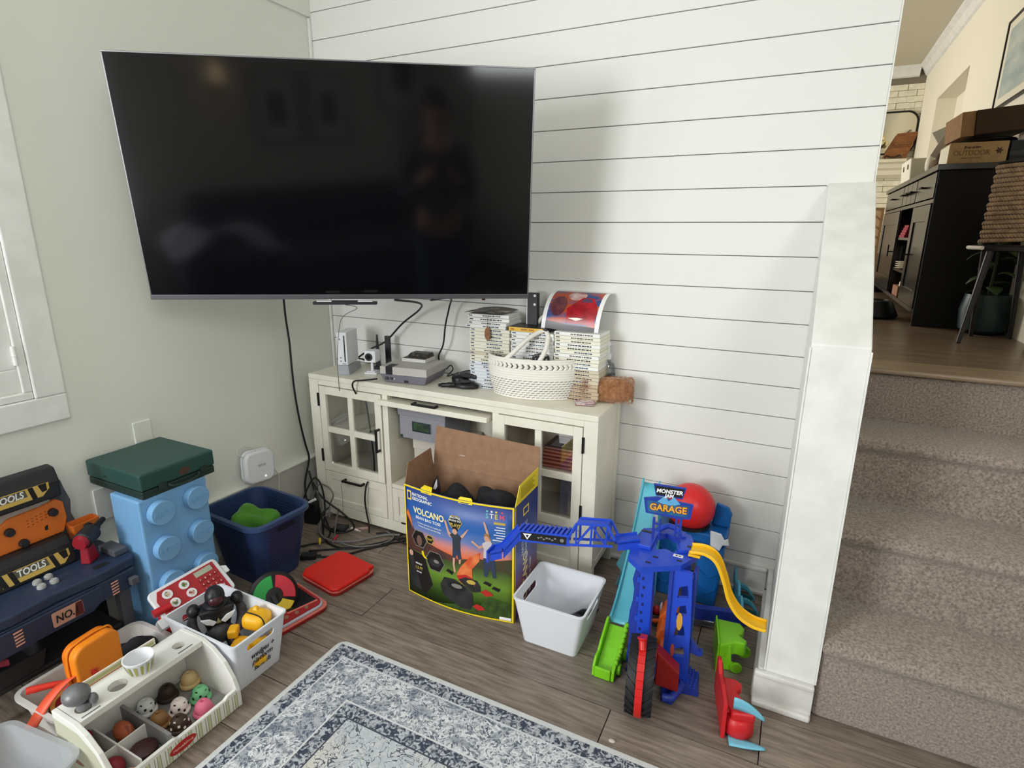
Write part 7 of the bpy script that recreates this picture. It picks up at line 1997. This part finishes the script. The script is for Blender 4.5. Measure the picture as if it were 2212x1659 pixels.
def sdoor(y0, y1, hy):
    b = B().box(0.0, y0, 0.08, 0.014, y1, 0.55)
    f = 0.075
    b.box(-0.006, y0, 0.08, 0.0, y0 + f, 0.55).box(-0.006, y1 - f, 0.08, 0.0, y1, 0.55)
    b.box(-0.006, y0 + f, 0.08, 0.0, y1 - f, 0.155).box(-0.006, y0 + f, 0.475, 0.0, y1 - f, 0.55)
    d = part('door', b, SBK, sbd, bev=0.001, seg=1)
    h = B().box(-0.032, hy - 0.003, 0.285, -0.025, hy + 0.004, 0.355).box(-0.0255, hy - 0.003, 0.31, -0.0062, hy + 0.004, 0.318)
    part('handle', h, BLACKM, d)
sdoor(0.026, 0.508, 0.47)
sdoor(1.003, SD - 0.024, 1.05)
# on its shelves
for i in range(5):
    tag(part('red_book', B().box(0, 0, 0, 0.12, 0.15 + 0.012 * (4 - i), 0.013), mat('book_red', (150, 34, 60), 0.5), loc=(2.412 + 0.004 * i, 1.96 - 0.006 * (4 - i), LZ + 0.3995 + 0.0137 * i), bev=0.001),
        ['lowest red book in the pile on the sideboard shelf', 'second lowest red book in the sideboard shelf pile', 'middle red book in the sideboard shelf pile', 'second highest red book in the sideboard shelf pile', 'topmost red book in the pile on the sideboard shelf'][i], 'book', 'red books on the sideboard shelf')
CER = mat('ceramic_white', (232, 226, 208), 0.4)
mg = thing('canister', 'white ceramic canister with lid on the lower sideboard shelf', 'canister', (2.46, 1.85, LZ + 0.2245))
part('body', B().lathe([(0.03, 0), (0.035, 0.004), (0.035, 0.085), (0.032, 0.09)], (0, 0, 0), 20), CER, mg, smooth=40)
part('lid', B().lathe([(0.036, 0.0902), (0.036, 0.098), (0.02, 0.106), (0.004, 0.11)], (0, 0, 0), 20), CER, mg, smooth=40)
mg = thing('dish_stack', 'stacked white dishes beside the canister on the lower sideboard shelf', 'dishes', (2.45, 2.0, LZ + 0.2245))
for k in range(4):
    part('dish', B().lathe([(0.03, 0.011 * k), (0.05, 0.008 + 0.011 * k), (0.05, 0.0095 + 0.011 * k), (0.01, 0.004 + 0.011 * k)], (0, 0, 0), 20), CER, mg, smooth=40)
mg = thing('figurine', 'small white figurine standing on a wooden box at the sideboard bottom', 'figurine', (2.45, 2.0, LZ + 0.1305))
part('body', B().lathe([(0.014, 0), (0.012, 0.02), (0.006, 0.03), (0.009, 0.04), (0.004, 0.05)], (0, 0, 0), 14), CER, mg, smooth=50)
part('head', B().ball((0, 0, 0.056), 0.009, 10, 8), CER, mg, smooth=60)
tag(part('wooden_box', B().box(2.42, 1.9, LZ + 0.0757, 2.56, 2.1, LZ + 0.13), mat('box_wood', (150, 104, 80), 0.6), bev=0.002), 'small brownish wooden box on the sideboard bottom shelf', 'box')

# kraft box, cardboard boxes, papers on the sideboard
TOPZ = LZ + 0.7153
ob = thing('kraft_box', 'flat kraft box printed OUTDOOR on the near end of the sideboard', 'box', (2.44, 1.27, TOPZ))
part('carton', B().box(0, 0, 0, 0.205, 0.21, 0.088), mat('kraft_box', (176, 146, 104), 0.8, rgb2=(164, 134, 94), vs=40), ob, bev=0.002)
part('white_sleeve', B().box(-0.0012, 0.004, 0.002, -0.0002, 0.2, 0.082), mat('sleeve_white', (232, 226, 206), 0.6), ob)
OM = frame((0.09, -0.0006, 0.05), (1, 0, 0), (0, 0, 1))
BRN = mat('print_brown_ink', (74, 54, 34), 0.7)
txt('lettering', 'OUTDOOR', 0.029, mat('print_tan_ink', (120, 96, 60), 0.7), OM @ Matrix.Translation((-0.01, -0.006, 0)), ob, 0.0002, 0, 0.0006, sx=0.86)
txt('lettering', 'Best of the', 0.013, BRN, OM @ Matrix.Translation((-0.01, 0.017, 0)), ob, 0.0002, 0.2, 0.0007)
txt('lettering', 'SNACK COLLECTION', 0.007, BRN, OM @ Matrix.Translation((-0.01, -0.026, 0)), ob, 0.0002)
decal('leaf_mark', [(0.085 + (0.016 if i % 2 == 0 else 0.008) * math.cos(2 * PI * i / 12), (0.016 if i % 2 == 0 else 0.008) * math.sin(2 * PI * i / 12)) for i in range(12)], BRN, OM, ob)
CBR = mat('cardboard', (150, 116, 82), 0.85, rgb2=(138, 106, 74), vs=30)
bx1 = thing('cardboard_box', 'brown cardboard box tilted on top of the kraft box, open end facing left', 'box', (2.53, 1.32, TOPZ + 0.1235))
bx1.rotation_euler = (0, -0.08, 0.05)
part('carton', B().box(0, 0, 0, 0.2, 0.3, 0.1), mat('cardboard_dark', (62, 44, 32), 0.85), bx1, bev=0.002)
part('end_flap', B().box(-0.05, 0.01, -0.002, -0.0005, 0.28, 0.1), CBR, bx1, bev=0.002)
bx2 = thing('dark_box', 'dark patterned box behind the kraft box under the cardboard box', 'box', (2.655, 1.28, TOPZ))
part('carton', B().box(0, 0, 0, 0.08, 0.22, 0.09), mat('dark_print_box', (30, 32, 40), 0.6, rgb2=(96, 96, 104), vs=60, vcon=(0.55, 0.75)), bx2, bev=0.002)
part('band', B().box(-0.0008, -0.0008, 0.03, 0.0805, -0.0001, 0.045), mat('dark_band', (50, 50, 56), 0.5), bx2)
tag(part('dark_bag', B().ball((2.6, 1.4, TOPZ + 0.105), (0.1, 0.09, 0.016), 16, 8), BLACK, smooth=60), 'black flattened bag between the kraft box and the cardboard box', 'bag')
PAP = mat('paper_grey', (206, 202, 192), 0.6)
for i, (loc, rot, sz, lbl) in enumerate((((2.56, 1.82, TOPZ + 0.19), (1.25, -0.45, 0.25), (0.2, 0.14), 'large tilted sheet of pale paper sticking out behind the cardboard box'), ((2.51, 1.70, TOPZ + 0.105), (1.3, 0.5, 0.2), (0.13, 0.13), 'smaller tilted pale paper sheet below the larger one'))):
    tag(part('paper_sheet', B().box(-sz[0] / 2, -sz[1] / 2, -0.001, sz[0] / 2, sz[1] / 2, 0.001), PAP, loc=loc, rot=rot), lbl, 'paper')
tag(part('green_folder', B().box(-0.025, -0.002, -0.05, 0.025, 0.002, 0.05), mat('folder_green', (30, 98, 78), 0.6), loc=(2.515, 1.74, TOPZ + 0.155), rot=(0.1, 0.12, 0.1)), 'dark green folder standing before the tilted papers', 'folder')
wk_ = thing('wicker_basket', 'small brown wicker basket of pine cones beside the kraft box', 'basket', (2.478, 1.62, TOPZ))
WKM = mat('wicker', (116, 84, 60), 0.8, rgb2=(74, 52, 38), vs=60, bump=0.8, bs=90)
part('weave', B().lathe([(0.03, 0), (0.042, 0.01), (0.046, 0.05), (0.042, 0.056), (0.03, 0.012)], (0, 0, 0), 18), WKM, wk_, smooth=50)
for k in range(5):
    part('pine_cone', B().lathe([(0.006, -0.012), (0.014, 0), (0.01, 0.014), (0.003, 0.022)], (0.022 * math.cos(k * 1.25), 0.022 * math.sin(k * 1.25), 0.058 + 0.006 * (k % 2)), 9), mat('pine_cone', (92, 64, 52), 0.8, bump=0.8, bs=200), wk_)
tag(part('tissue', B().ball((2.445, 1.76, TOPZ + 0.05), (0.02, 0.03, 0.05), 12, 8), mat('tissue_white', (236, 230, 214), 0.8, bump=0.6, bs=60), smooth=60), 'crumpled white tissue beside the wicker basket', 'tissue')
wb2 = thing('white_basket', 'white plastic basket with handle holes at the far end of the sideboard', 'basket', (2.475, 2.42, TOPZ))
o = part('shell', bin_shell(B(), (-0.06, -0.18, 0.06, 0.18), (-0.05, -0.17, 0.05, 0.17), 0, 0.13, 0.003, 0.01), mat('basket_white', (232, 228, 210), 0.5), wb2)
cut(o, B().prism(rrect(-0.13, 0.075, -0.07, 0.105, 0.008), 'x', -0.09, -0.03).prism(rrect(0.04, 0.075, 0.1, 0.105, 0.008), 'x', -0.09, -0.03))
part('liner', B().box(-0.045, -0.165, 0.003, 0.045, 0.165, 0.11), mat('liner_grey', (128, 124, 116), 0.7), wb2)
gb2 = thing('grey_bin', 'grey storage bin with glassware beside the white basket on the sideboard', 'bin', (2.612, 2.3, TOPZ))
part('shell', bin_shell(B(), (-0.07, -0.12, 0.1, 0.12), (-0.06, -0.11, 0.09, 0.11), 0, 0.12, 0.003, 0.01), mat('bin_grey', (132, 128, 122), 0.5), gb2)
for k in range(3):
    part('bottle', B().lathe([(0.01, 0.004), (0.012, 0.01), (0.012, 0.12), (0.006, 0.14), (0.006, 0.155)], (-0.03 + 0.035 * k, -0.06, 0), 12), mat('bottle_grey_%d' % k, ((70, 70, 74), (190, 186, 180), (90, 60, 54))[k], 0.3), gb2, smooth=40)
pbg = thing('clear_bag', 'clear plastic bag with a red round lid leaning by the fireplace mantel', 'bag', (2.68, 2.75, TOPZ))
part('bag', B().lathe([(0.05, 0), (0.06, 0.06), (0.05, 0.15), (0.02, 0.22), (0.028, 0.25)], (0, 0, 0), 16, sx=0.9, sy=0.6), glass('bag_film', (214, 214, 206), 0.2, mixv=0.2), pbg, smooth=60)
part('red_lid', B().cyl((-0.05, -0.03, 0.13), (-0.055, -0.034, 0.131), 0.022, n=16), mat('lid_red', (216, 84, 66), 0.4), pbg)
part('contents', B().ball((0.0, 0, 0.06), (0.045, 0.03, 0.055), 12, 8), mat('bag_dark', (80, 74, 70), 0.7, rgb2=(170, 150, 140), vs=60), pbg, smooth=60)

# fireplace wall: mantel, mirror, sign, flowers, screen
mt = struct('trim_4', B().prism([(4.9595, 1.76), (4.9595, 1.925), (4.80, 1.925), (4.80, 1.9), (4.84, 1.885), (4.85, 1.85), (4.88, 1.83), (4.88, 1.79), (4.93, 1.76)], 'x', 1.9, 2.685), mat('mantel_white', (230, 224, 204), 0.5))
mr = thing('wall_mirror', 'rounded black framed mirror hanging on the white brick wall above the mantel', 'mirror', (2.35, 4.95, 1.98))
o = B()
outer = rrect(-0.42, 0.0, 0.395, 0.385, 0.1, 8)
inner = rrect(-0.408, 0.012, 0.383, 0.373, 0.09, 8)
def ringface(o, A_, C_, y0, y1):
    n = len(A_)
    V = [[o.bm.verts.new((p[0], y, p[1])) for p in L_] for L_, y in ((A_, y1), (A_, y0), (C_, y0), (C_, y1))]
    for a, c in zip(V, V[1:] + V[:1]):
        for i in range(n):
            j = (i + 1) % n
            o.bm.faces.new((a[i], a[j], c[j], c[i]))
ringface(o, outer, inner, -0.02, 0.008)
part('frame', o, BLACKM, mr)
part('glass', B().prism(inner, 'y', -0.004, 0.002), mat('mirror_glass', (210, 206, 190), 0.08, 1.0), mr)
sg2 = thing('wooden_sign', 'brown wooden board with a carved word leaning on the mantel easel', 'sign', (2.56, 4.84, 1.9262))
sg2.rotation_euler = (-0.18, 0, 0.15)
part('board', B().prism([(-0.075, 0.012), (0.125, 0.012), (0.205, 0.25), (0.03, 0.235)], 'y', -0.006, 0.006), mat('sign_wood', (150, 98, 54), 0.6, rgb2=(122, 76, 40), vs=10, vstretch=(1, 1, 8)), sg2, bev=0.002)
txt('lettering', 'home', 0.075, mat('sign_burn', (96, 58, 30), 0.7), frame((0.07, -0.0064, 0.125), (1, 0, 0.06), (0.25, 0, 1)), sg2, 0.0002, 0.25)
part('ring_hook', B().tube([(0.12, 0, 0.245), (0.125, 0, 0.262), (0.14, 0, 0.265), (0.14, 0, 0.25)], 0.003, 6), BLACKM, sg2, smooth=60)
part('easel', B().tube([(-0.06, -0.03, 0.0), (-0.05, -0.03, 0.025), (-0.02, -0.035, 0.012), (0.03, -0.035, 0.012), (0.06, -0.03, 0.03), (0.075, -0.03, 0.0)], 0.005, 6), BLACKM, sg2, smooth=60)
vz = thing('flower_vase', 'white vase of cream flowers on the left of the fireplace mantel', 'vase', (2.438, 4.845, 1.9252))
part('vase', B().lathe([(0.022, 0), (0.03, 0.03), (0.034, 0.09), (0.031, 0.09), (0.02, 0.006)], (0, 0, 0), 18), CER, vz, smooth=40)
for k in range(14):
    a, r = k * 2.4, 0.016 + 0.0042 * k
    p = Vector((r * math.cos(a), r * math.sin(a) * 0.6, 0.215 - 0.006 * k + 0.008 * math.sin(k * 3)))
    part('stem', B().tube([(0, 0, 0.05), (p.x * 0.5, p.y * 0.5, 0.13), p], 0.002, 5), mat('stem_green', (84, 94, 50), 0.7), vz)
    part('bloom', B().ball(p, (0.02, 0.018, 0.018), 9, 6), mat('bloom_cream', (238, 226, 176), 0.7, bump=0.8, bs=120), vz, smooth=60)
for k in range(8):
    a = k * 0.8
    p = Vector((0.03 * math.cos(a), 0.02 * math.sin(a), 0.12))
    part('leaf', B().prism([(0, 0), (0.012, 0.02), (0.004, 0.045), (-0.008, 0.02)], 'y', -0.001, 0.001, Matrix.Translation(p) @ Matrix.Rotation(a, 4, 'Z') @ Matrix.Rotation(0.6, 4, 'Y')), mat('leaf_green', (70, 84, 44), 0.7), vz)
fs = thing('fireplace_screen', 'wooden chevron fireplace screen standing before the brick hearth', 'fire screen', (2.45, 4.66, 0.8195))
SCW = mat('screen_wood', (122, 92, 62), 0.7)
part('frame', B().box(-0.3, 0, 0, -0.28, 0.02, 0.66).box(0.09, 0, 0, 0.11, 0.02, 0.66).box(-0.28, 0, 0.64, 0.09, 0.02, 0.66).box(-0.28, 0, 0, 0.09, 0.02, 0.02), SCW, fs)
part('panel', B().box(-0.28, 0.012, 0.02, 0.09, 0.018, 0.64), mat('screen_panel', (176, 142, 108), 0.8), fs)
for k in range(7):
    z = 0.06 + k * 0.085
    part('slat', B().hexa([(-0.02, 0.004, z + 0.06), (0.0895, 0.004, z - 0.03), (0.0895, 0.0115, z - 0.03), (-0.02, 0.0115, z + 0.06)], [(-0.02, 0.004, z + 0.07), (0.0895, 0.004, z - 0.02), (0.0895, 0.0115, z - 0.02), (-0.02, 0.0115, z + 0.07)]), SCW, fs)
part('dark_panel', B().box(-0.1, 0.004, 0.1, 0.0, 0.0115, 0.58), mat('screen_dark', (58, 42, 30), 0.8), fs)
db = tag(part('floor_bowl', B().lathe([(0.09, 0), (0.11, 0.012), (0.075, 0.085), (0.06, 0.09), (0.055, 0.03)], (2.285, 1.52, LZ), 24), BLACK, smooth=40), 'black flared bowl standing on the landing floor by the wall edge', 'bowl')

# woven stool and plant
stl = thing('woven_chair', 'woven rattan backed chair with black splayed legs on the landing', 'chair', (2.63, 0.935, LZ))
WV = mat('rattan', (150, 124, 96), 0.75, rgb2=(120, 96, 72), vs=40, bump=0.3, bs=120)
sh_ = B()
def backp(u, v):
    a = -2.55 + 1.95 * u
    r = 0.118 - 0.012 * v
    return Vector((0.005 + r * math.cos(a) * 0.98, 0.03 + r * math.sin(a) * 0.85, 0.385 + 0.29 * v + 0.012 * u))
part('back_shell', B().grid(backp, 18, 6), mat('rattan_dark', (72, 56, 42), 0.85), stl, solid=0.006, smooth=60)
wv_ = B()
nu, nv = 22, 17
for i in range(nu):
    for j in range(nv):
        p = backp((i + (0.5 if j % 2 else 0.0)) / nu, (j + 0.5) / nv)
        q = backp(min((i + 0.5 + (0.5 if j % 2 else 0.0)) / nu, 1), (j + 0.5) / nv)
        d = (q - p)
        ang = math.atan2(d.y, d.x)
        n_ = Vector((p.x - 0.005, p.y - 0.03, 0)).normalized()
        wv_.ball((0, 0, 0), (0.0105, 0.005, 0.0062), 6, 4, M=Matrix.Translation(p + n_ * 0.004) @ Matrix.Rotation(ang, 4, 'Z') @ Matrix.Rotation(0.8 if j % 2 else -0.8, 4, 'Y'))
part('weave', wv_, WV, stl, smooth=60, stuff=True)
part('top_rim', B().tube([backp(u / 12, 1.02) for u in range(13)], 0.006, 8), BLACKM, stl, smooth=60)
part('seat', B().lathe([(0.1, 0.355), (0.116, 0.36), (0.118, 0.372), (0.11, 0.378)], (0.005, 0.02, 0), 28), BLACK, stl, smooth=40)
part('seat_edge', B().tube([(-0.112, 0.04, 0.368), (-0.116, -0.01, 0.368), (-0.09, -0.07, 0.368)], 0.008, 8), mat('seat_white', (206, 200, 190), 0.6), stl, smooth=60)
for x, y, x2, y2 in ((-0.06, -0.055, -0.115, -0.12), (0.075, -0.055, 0.1, -0.12), (-0.05, 0.07, -0.03, 0.1), (0.07, 0.07, 0.1, 0.1)):
    part('leg', B().cyl((x, y, 0.356), (x2, y2, 0), 0.013, 0.008, 12), BLACK, stl, smooth=60)
pp = thing('potted_plant', 'dark leafy potted plant in a teal pot behind the woven chair', 'plant', (2.655, 1.145, LZ))
part('pot', B().lathe([(0.06, 0), (0.085, 0.02), (0.092, 0.1), (0.08, 0.17), (0.072, 0.17), (0.07, 0.15)], (0, 0, 0), 26), mat('pot_teal', (18, 40, 42), 0.4, rgb2=(26, 52, 52), vs=20), pp, smooth=40)
part('soil', B().cyl((0, 0, 0.1502), (0, 0, 0.154), 0.068, n=20), mat('soil', (36, 28, 22), 0.95), pp)
LG = mat('plant_leaf', (44, 66, 34), 0.5, rgb2=(62, 86, 44), vs=20)
for k in range(15):
    a = 2.4 * k
    L_ = 0.07 + 0.035 * ((k * 5) % 4) / 3
    h0 = 0.16 + 0.02 * k
    tilt = 0.5 + 0.06 * k % 0.9
    def leaf(u, v, a=a, L_=L_, h0=h0):
        w = 0.03 * math.sin(PI * min(u * 0.95 + 0.05, 1)) * (v - 0.5) * 2
        r = 0.02 + L_ * u
        x = max(min(r * math.cos(a) - w * math.sin(a), 0.085), -0.13)
        y = r * math.sin(a) * 0.7 + w * math.cos(a)
        return Vector((x, max(min(y, 0.07), -0.075), h0 + 0.05 * u - 0.075 * u * u - 0.012 * abs(v - .5)))
    part('leaf', B().grid(leaf, 6, 4), LG, pp, solid=0.0012, smooth=60)
part('stem', B().tube([(0, 0, 0.15), (0.004, 0.0, 0.3), (-0.004, 0.004, 0.46)], 0.006, 6), mat('stem_dark', (52, 60, 36), 0.7), pp, smooth=60)
pf = thing('picture_frame', 'black framed pale landscape print on the upper room right wall', 'picture', (2.749, 1.98, 1.885))
FRM = B().box(-0.014, -0.4, -0.012, 0, -0.385, 0.42).box(-0.014, 0.175, -0.012, 0, 0.19, 0.42).box(-0.014, -0.385, -0.012, 0, 0.175, 0.0).box(-0.014, -0.385, 0.408, 0, 0.175, 0.42)
part('frame', FRM, BLACKM, pf)
part('mat_board', B().box(-0.008, -0.385, 0.0, -0.003, 0.175, 0.408), mat('mat_board', (226, 220, 200), 0.6), pf)
part('print', B().box(-0.0086, -0.34, 0.04, -0.0081, 0.13, 0.37), mat('landscape_print', (150, 170, 172), 0.3, rgb2=(196, 204, 196), vs=5, vstretch=(1, 0.6, 2.5)), pf)
bpy.data.objects['picture_frame'].rotation_euler = (0, 0, 0)

# ---------------------------------------------------------------- behind the photographer, glimpsed in the dark screen
def rear_pic(label, x, z, w, h):
    o = thing('picture_frame', label, 'picture', (x, -4.199, z))
    b = B().box(-w / 2, 0, -h / 2, -w / 2 + 0.02, 0.02, h / 2).box(w / 2 - 0.02, 0, -h / 2, w / 2, 0.02, h / 2)
    b.box(-w / 2 + 0.02, 0, -h / 2, w / 2 - 0.02, 0.02, -h / 2 + 0.02).box(-w / 2 + 0.02, 0, h / 2 - 0.02, w / 2 - 0.02, 0.02, h / 2)
    part('frame', b, BLACKM, o)
    part('mat_board', B().box(-w / 2 + 0.02, 0.002, -h / 2 + 0.02, w / 2 - 0.02, 0.008, h / 2 - 0.02), mat('rear_mat', (200, 198, 194), 0.7), o)
    part('print', B().box(-w / 5, 0.0082, -h / 4, w / 5, 0.009, h / 4), DGREY, o)
rear_pic('large dark framed print reflected at the upper right of the television', 2.9, 1.75, 0.5, 0.62)
rear_pic('left of the two matching framed prints reflected in the television', 1.75, 1.45, 0.36, 0.52)
rear_pic('right of the two matching framed prints reflected in the television', 2.18, 1.45, 0.36, 0.52)
rear_pic('small low framed print reflected beside the photographer', 3.05, 1.15, 0.4, 0.4)
so = thing('sofa', 'dark grey sofa reflected along the lower part of the television', 'sofa', (1.9, -3.75, 0))
SOF = mat('sofa_grey', (60, 62, 70), 0.9, bump=0.3, bs=200)
part('base', B().box(-1.0, -0.38, 0.08, 1.0, 0.42, 0.32), SOF, so, bev=0.04, seg=3)
part('backrest', B().box(-1.0, -0.44, 0.325, 1.0, -0.2, 0.86), SOF, so, bev=0.07, seg=3)
for s in (-1, 1):
    part('armrest', B().box(min(s, s * 1.2), -0.42, 0.08, max(s, s * 1.2), 0.42, 0.6), SOF, so, bev=0.06, seg=3)
    part('seat_cushion', B().box(min(s * 0.01, s * 0.98), -0.19, 0.325, max(s * 0.01, s * 0.98), 0.41, 0.47), SOF, so, bev=0.05, seg=3)
    for y in (-0.36, 0.36):
        part('leg', B().cyl((s * 1.1, y, 0), (s * 1.1, y, 0.08), 0.02, 0.025, 10), BLACK, so)
tag(part('throw_blanket', B().grid(lambda u, v: Vector((0.62 + 0.75 * u, -3.6 + 0.42 * v, 0.56 + 0.14 * math.sin(2.6 * u + 0.4) + 0.05 * math.sin(9 * u + 4 * v))), 16, 10), mat('throw_grey', (176, 176, 190), 0.95), solid=0.02, smooth=60), 'pale grey throw blanket heaped on the sofa left end, seen as a reflection', 'blanket')
lp_ = thing('wall_lamp', 'small glowing wall lamp reflected left of the two prints', 'lamp', (1.32, -4.198, 1.62))
part('bracket', B().box(-0.03, 0, -0.06, 0.03, 0.02, 0.02), BLACKM, lp_)
part('shade', B().lathe([(0.05, 0), (0.04, 0.12), (0.038, 0.12), (0.048, 0.0)], (0, 0.08, 0), 20), mat('lamp_shade', (240, 220, 180), 0.7, emit=(255, 220, 170), es=3.0), lp_, smooth=40)
part('arm', B().tube([(0, 0.02, -0.03), (0, 0.08, -0.04), (0, 0.08, 0.005)], 0.006, 8), BLACKM, lp_, smooth=60)
dl = thing('ceiling_light', 'round recessed ceiling light reflected at the top of the television', 'ceiling light', (0.95, -2.7, 2.4795))
part('trim_ring', B().lathe([(0.09, 0.0), (0.09, -0.006), (0.068, -0.008), (0.068, 0.0)], (0, 0, 0), 28), WHITE, dl, smooth=40)
part('diffuser', B().cyl((0, 0, -0.0045), (0, 0, -0.001), 0.0675, n=24), mat('diffuser', (255, 240, 210), 0.5, emit=(255, 236, 200), es=9), dl)

# ---------------------------------------------------------------- the photographer, seen only as a dim reflection
def skin(name, V, E_, Rr, m, parent, sub=2, root=0):
    me = bpy.data.meshes.new(name)
    me.from_pydata([Vector(v) for v in V], E_, [])
    me.materials.append(m)
    o = bpy.data.objects.new(name, me)
    COL.objects.link(o)
    o.parent = parent
    sk = o.modifiers.new('skin', 'SKIN')
    sk.use_smooth_shade = True
    if not me.skin_vertices:
        me.attributes.new('skin', 'FLOAT_VECTOR', 'POINT')
    for i, r in enumerate(Rr):
        d = me.skin_vertices[0].data[i]
        d.radius = r if isinstance(r, tuple) else (r, r)
        d.use_root = i == root
    sb_ = o.modifiers.new('sub', 'SUBSURF')
    sb_.levels = sb_.render_levels = sub
    bpy.context.view_layer.update()
    dg = bpy.context.evaluated_depsgraph_get()
    me2 = bpy.data.meshes.new_from_object(o.evaluated_get(dg))
    o.modifiers.clear()
    o.data = me2
    return o
def build_person():
    pr = thing('person', 'person in a grey sweater and jeans photographing the room, seen reflected in the television', 'person', (2.08, -2.34, 0.0085), 0.46)
    SK = mat('skin_tone', (206, 160, 138), 0.55)
    # local frame: facing +y
    V = [(0, 0, 0.82), (0, 0.0, 0.98), (0, 0.0, 1.16), (0, 0.0, 1.28), (0, 0.02, 1.36), (0, 0.035, 1.43), (0, 0.045, 1.51), (0, 0.04, 1.57)]
    R_ = [(0.13, 0.095), (0.12, 0.085), (0.135, 0.09), (0.1, 0.07), 0.042, 0.056, 0.072, 0.045]
    E_ = [(i, i + 1) for i in range(7)]
    for s in (-1, 1):
        b0 = len(V)
        V += [(s * 0.16, 0, 1.26), (s * 0.21, 0.0, 1.08), (s * 0.2, 0.04, 1.0), (s * 0.1, 0.19, 1.13), (s * 0.055, 0.245, 1.175)]
        R_ += [0.055, 0.043, 0.04, 0.03, (0.032, 0.022)]
        E_ += [(3, b0), (b0, b0 + 1), (b0 + 1, b0 + 2), (b0 + 2, b0 + 3), (b0 + 3, b0 + 4)]
        b1 = len(V)
        V += [(s * 0.085, 0, 0.74), (s * 0.09, 0.015, 0.44), (s * 0.095, -0.01, 0.09), (s * 0.1, 0.1, 0.035)]
        R_ += [0.08, 0.055, 0.038, (0.035, 0.026)]
        E_ += [(0, b1), (b1, b1 + 1), (b1 + 1, b1 + 2), (b1 + 2, b1 + 3)]
    skin('body', V, E_, R_, SK, pr)
    for s in (-1, 1):
        for k in range(5):
            if k < 4:
                z = 1.205 - 0.017 * k
                P_ = [(s * 0.06, 0.25, z - 0.004), (s * 0.066, 0.285, z), (s * 0.045, 0.302, z), (s * 0.026, 0.296, z)]
                r = [0.0085, 0.008, 0.0075, 0.006]
            else:
                P_ = [(s * 0.055, 0.24, 1.18), (s * 0.04, 0.258, 1.21), (s * 0.03, 0.27, 1.228)]
                r = [0.01, 0.009, 0.007]
            skin('finger' if k < 4 else 'thumb', P_, [(i, i + 1) for i in range(len(P_) - 1)], r, SK, pr, 1)
    sw = mat('sweater_grey', (96, 98, 106), 0.9, bump=0.4, bs=200)
    V = [(0, 0, 0.8), (0, 0, 0.98), (0, 0, 1.16), (0, 0, 1.29), (0, 0.01, 1.325)]
    R_ = [(0.145, 0.11), (0.135, 0.1), (0.148, 0.102), (0.11, 0.08), 0.06]
    E_ = [(0, 1), (1, 2), (2, 3), (3, 4)]
    for s in (-1, 1):
        b0 = len(V)
        V += [(s * 0.16, 0, 1.265), (s * 0.212, 0, 1.08), (s * 0.2, 0.04, 0.995), (s * 0.115, 0.17, 1.115)]
        R_ += [0.066, 0.055, 0.053, 0.04]
        E_ += [(3, b0), (b0, b0 + 1), (b0 + 1, b0 + 2), (b0 + 2, b0 + 3)]
    skin('sweater', V, E_, R_, sw, pr)
    jn = mat('jeans_blue', (58, 74, 108), 0.85)
    V, R_, E_ = [(0, 0, 0.84)], [(0.14, 0.105)], []
    for s in (-1, 1):
        b0 = len(V)
        V += [(s * 0.085, 0, 0.74), (s * 0.09, 0.015, 0.44), (s * 0.095, -0.008, 0.1)]
        R_ += [0.092, 0.068, 0.055]
        E_ += [(0, b0), (b0, b0 + 1), (b0 + 1, b0 + 2)]
    skin('jeans', V, E_, R_, jn, pr)
    for s in (-1, 1):
        part('shoe', B().ball((s * 0.098, 0.05, 0.036), (0.045, 0.12, 0.036), 14, 8), DGREY, pr, smooth=60)
    hr = B()
    hr.ball((0, 0.022, 1.545), (0.083, 0.088, 0.078), 18, 12)
    part('hair', hr, mat('hair_brown', (62, 46, 36), 0.7, bump=0.6, bs=100), pr, smooth=60)
    part('nose', B().lathe([(0.012, 0), (0.009, 0.012), (0.004, 0.026)], (0, 0, 0), 10, M=frame((0, 0.112, 1.475), (1, 0, 0), (0, -0.25, 1)) @ Matrix.Rotation(-1.2, 4, 'X')), SK, pr, smooth=60)
    for s in (-1, 1):
        e_ = part('eye', B().ball((s * 0.027, 0.104, 1.505), (0.011, 0.008, 0.008), 10, 6), WHITE, pr, smooth=60)
        part('iris', B().ball((s * 0.027, 0.1115, 1.504), (0.005, 0.003, 0.005), 8, 6), mat('iris_brown', (60, 40, 28), 0.3), e_, smooth=60)
        part('ear', B().ball((s * 0.074, 0.03, 1.49), (0.01, 0.02, 0.03), 10, 6), SK, pr, smooth=60)
    part('mouth', B().tube([(-0.02, 0.1, 1.452), (0, 0.107, 1.45), (0.02, 0.1, 1.452)], 0.005, 6), mat('lip', (176, 104, 96), 0.5), pr, smooth=60)
build_person()
ph = tag(part('phone', B().box(-0.075, -0.004, -0.038, 0.075, 0.004, 0.038), BLACK, loc=(1.968, -2.085, 1.195), rot=(-0.2, 0, 0.46), bev=0.004), 'black phone held up by the reflected photographer', 'phone')
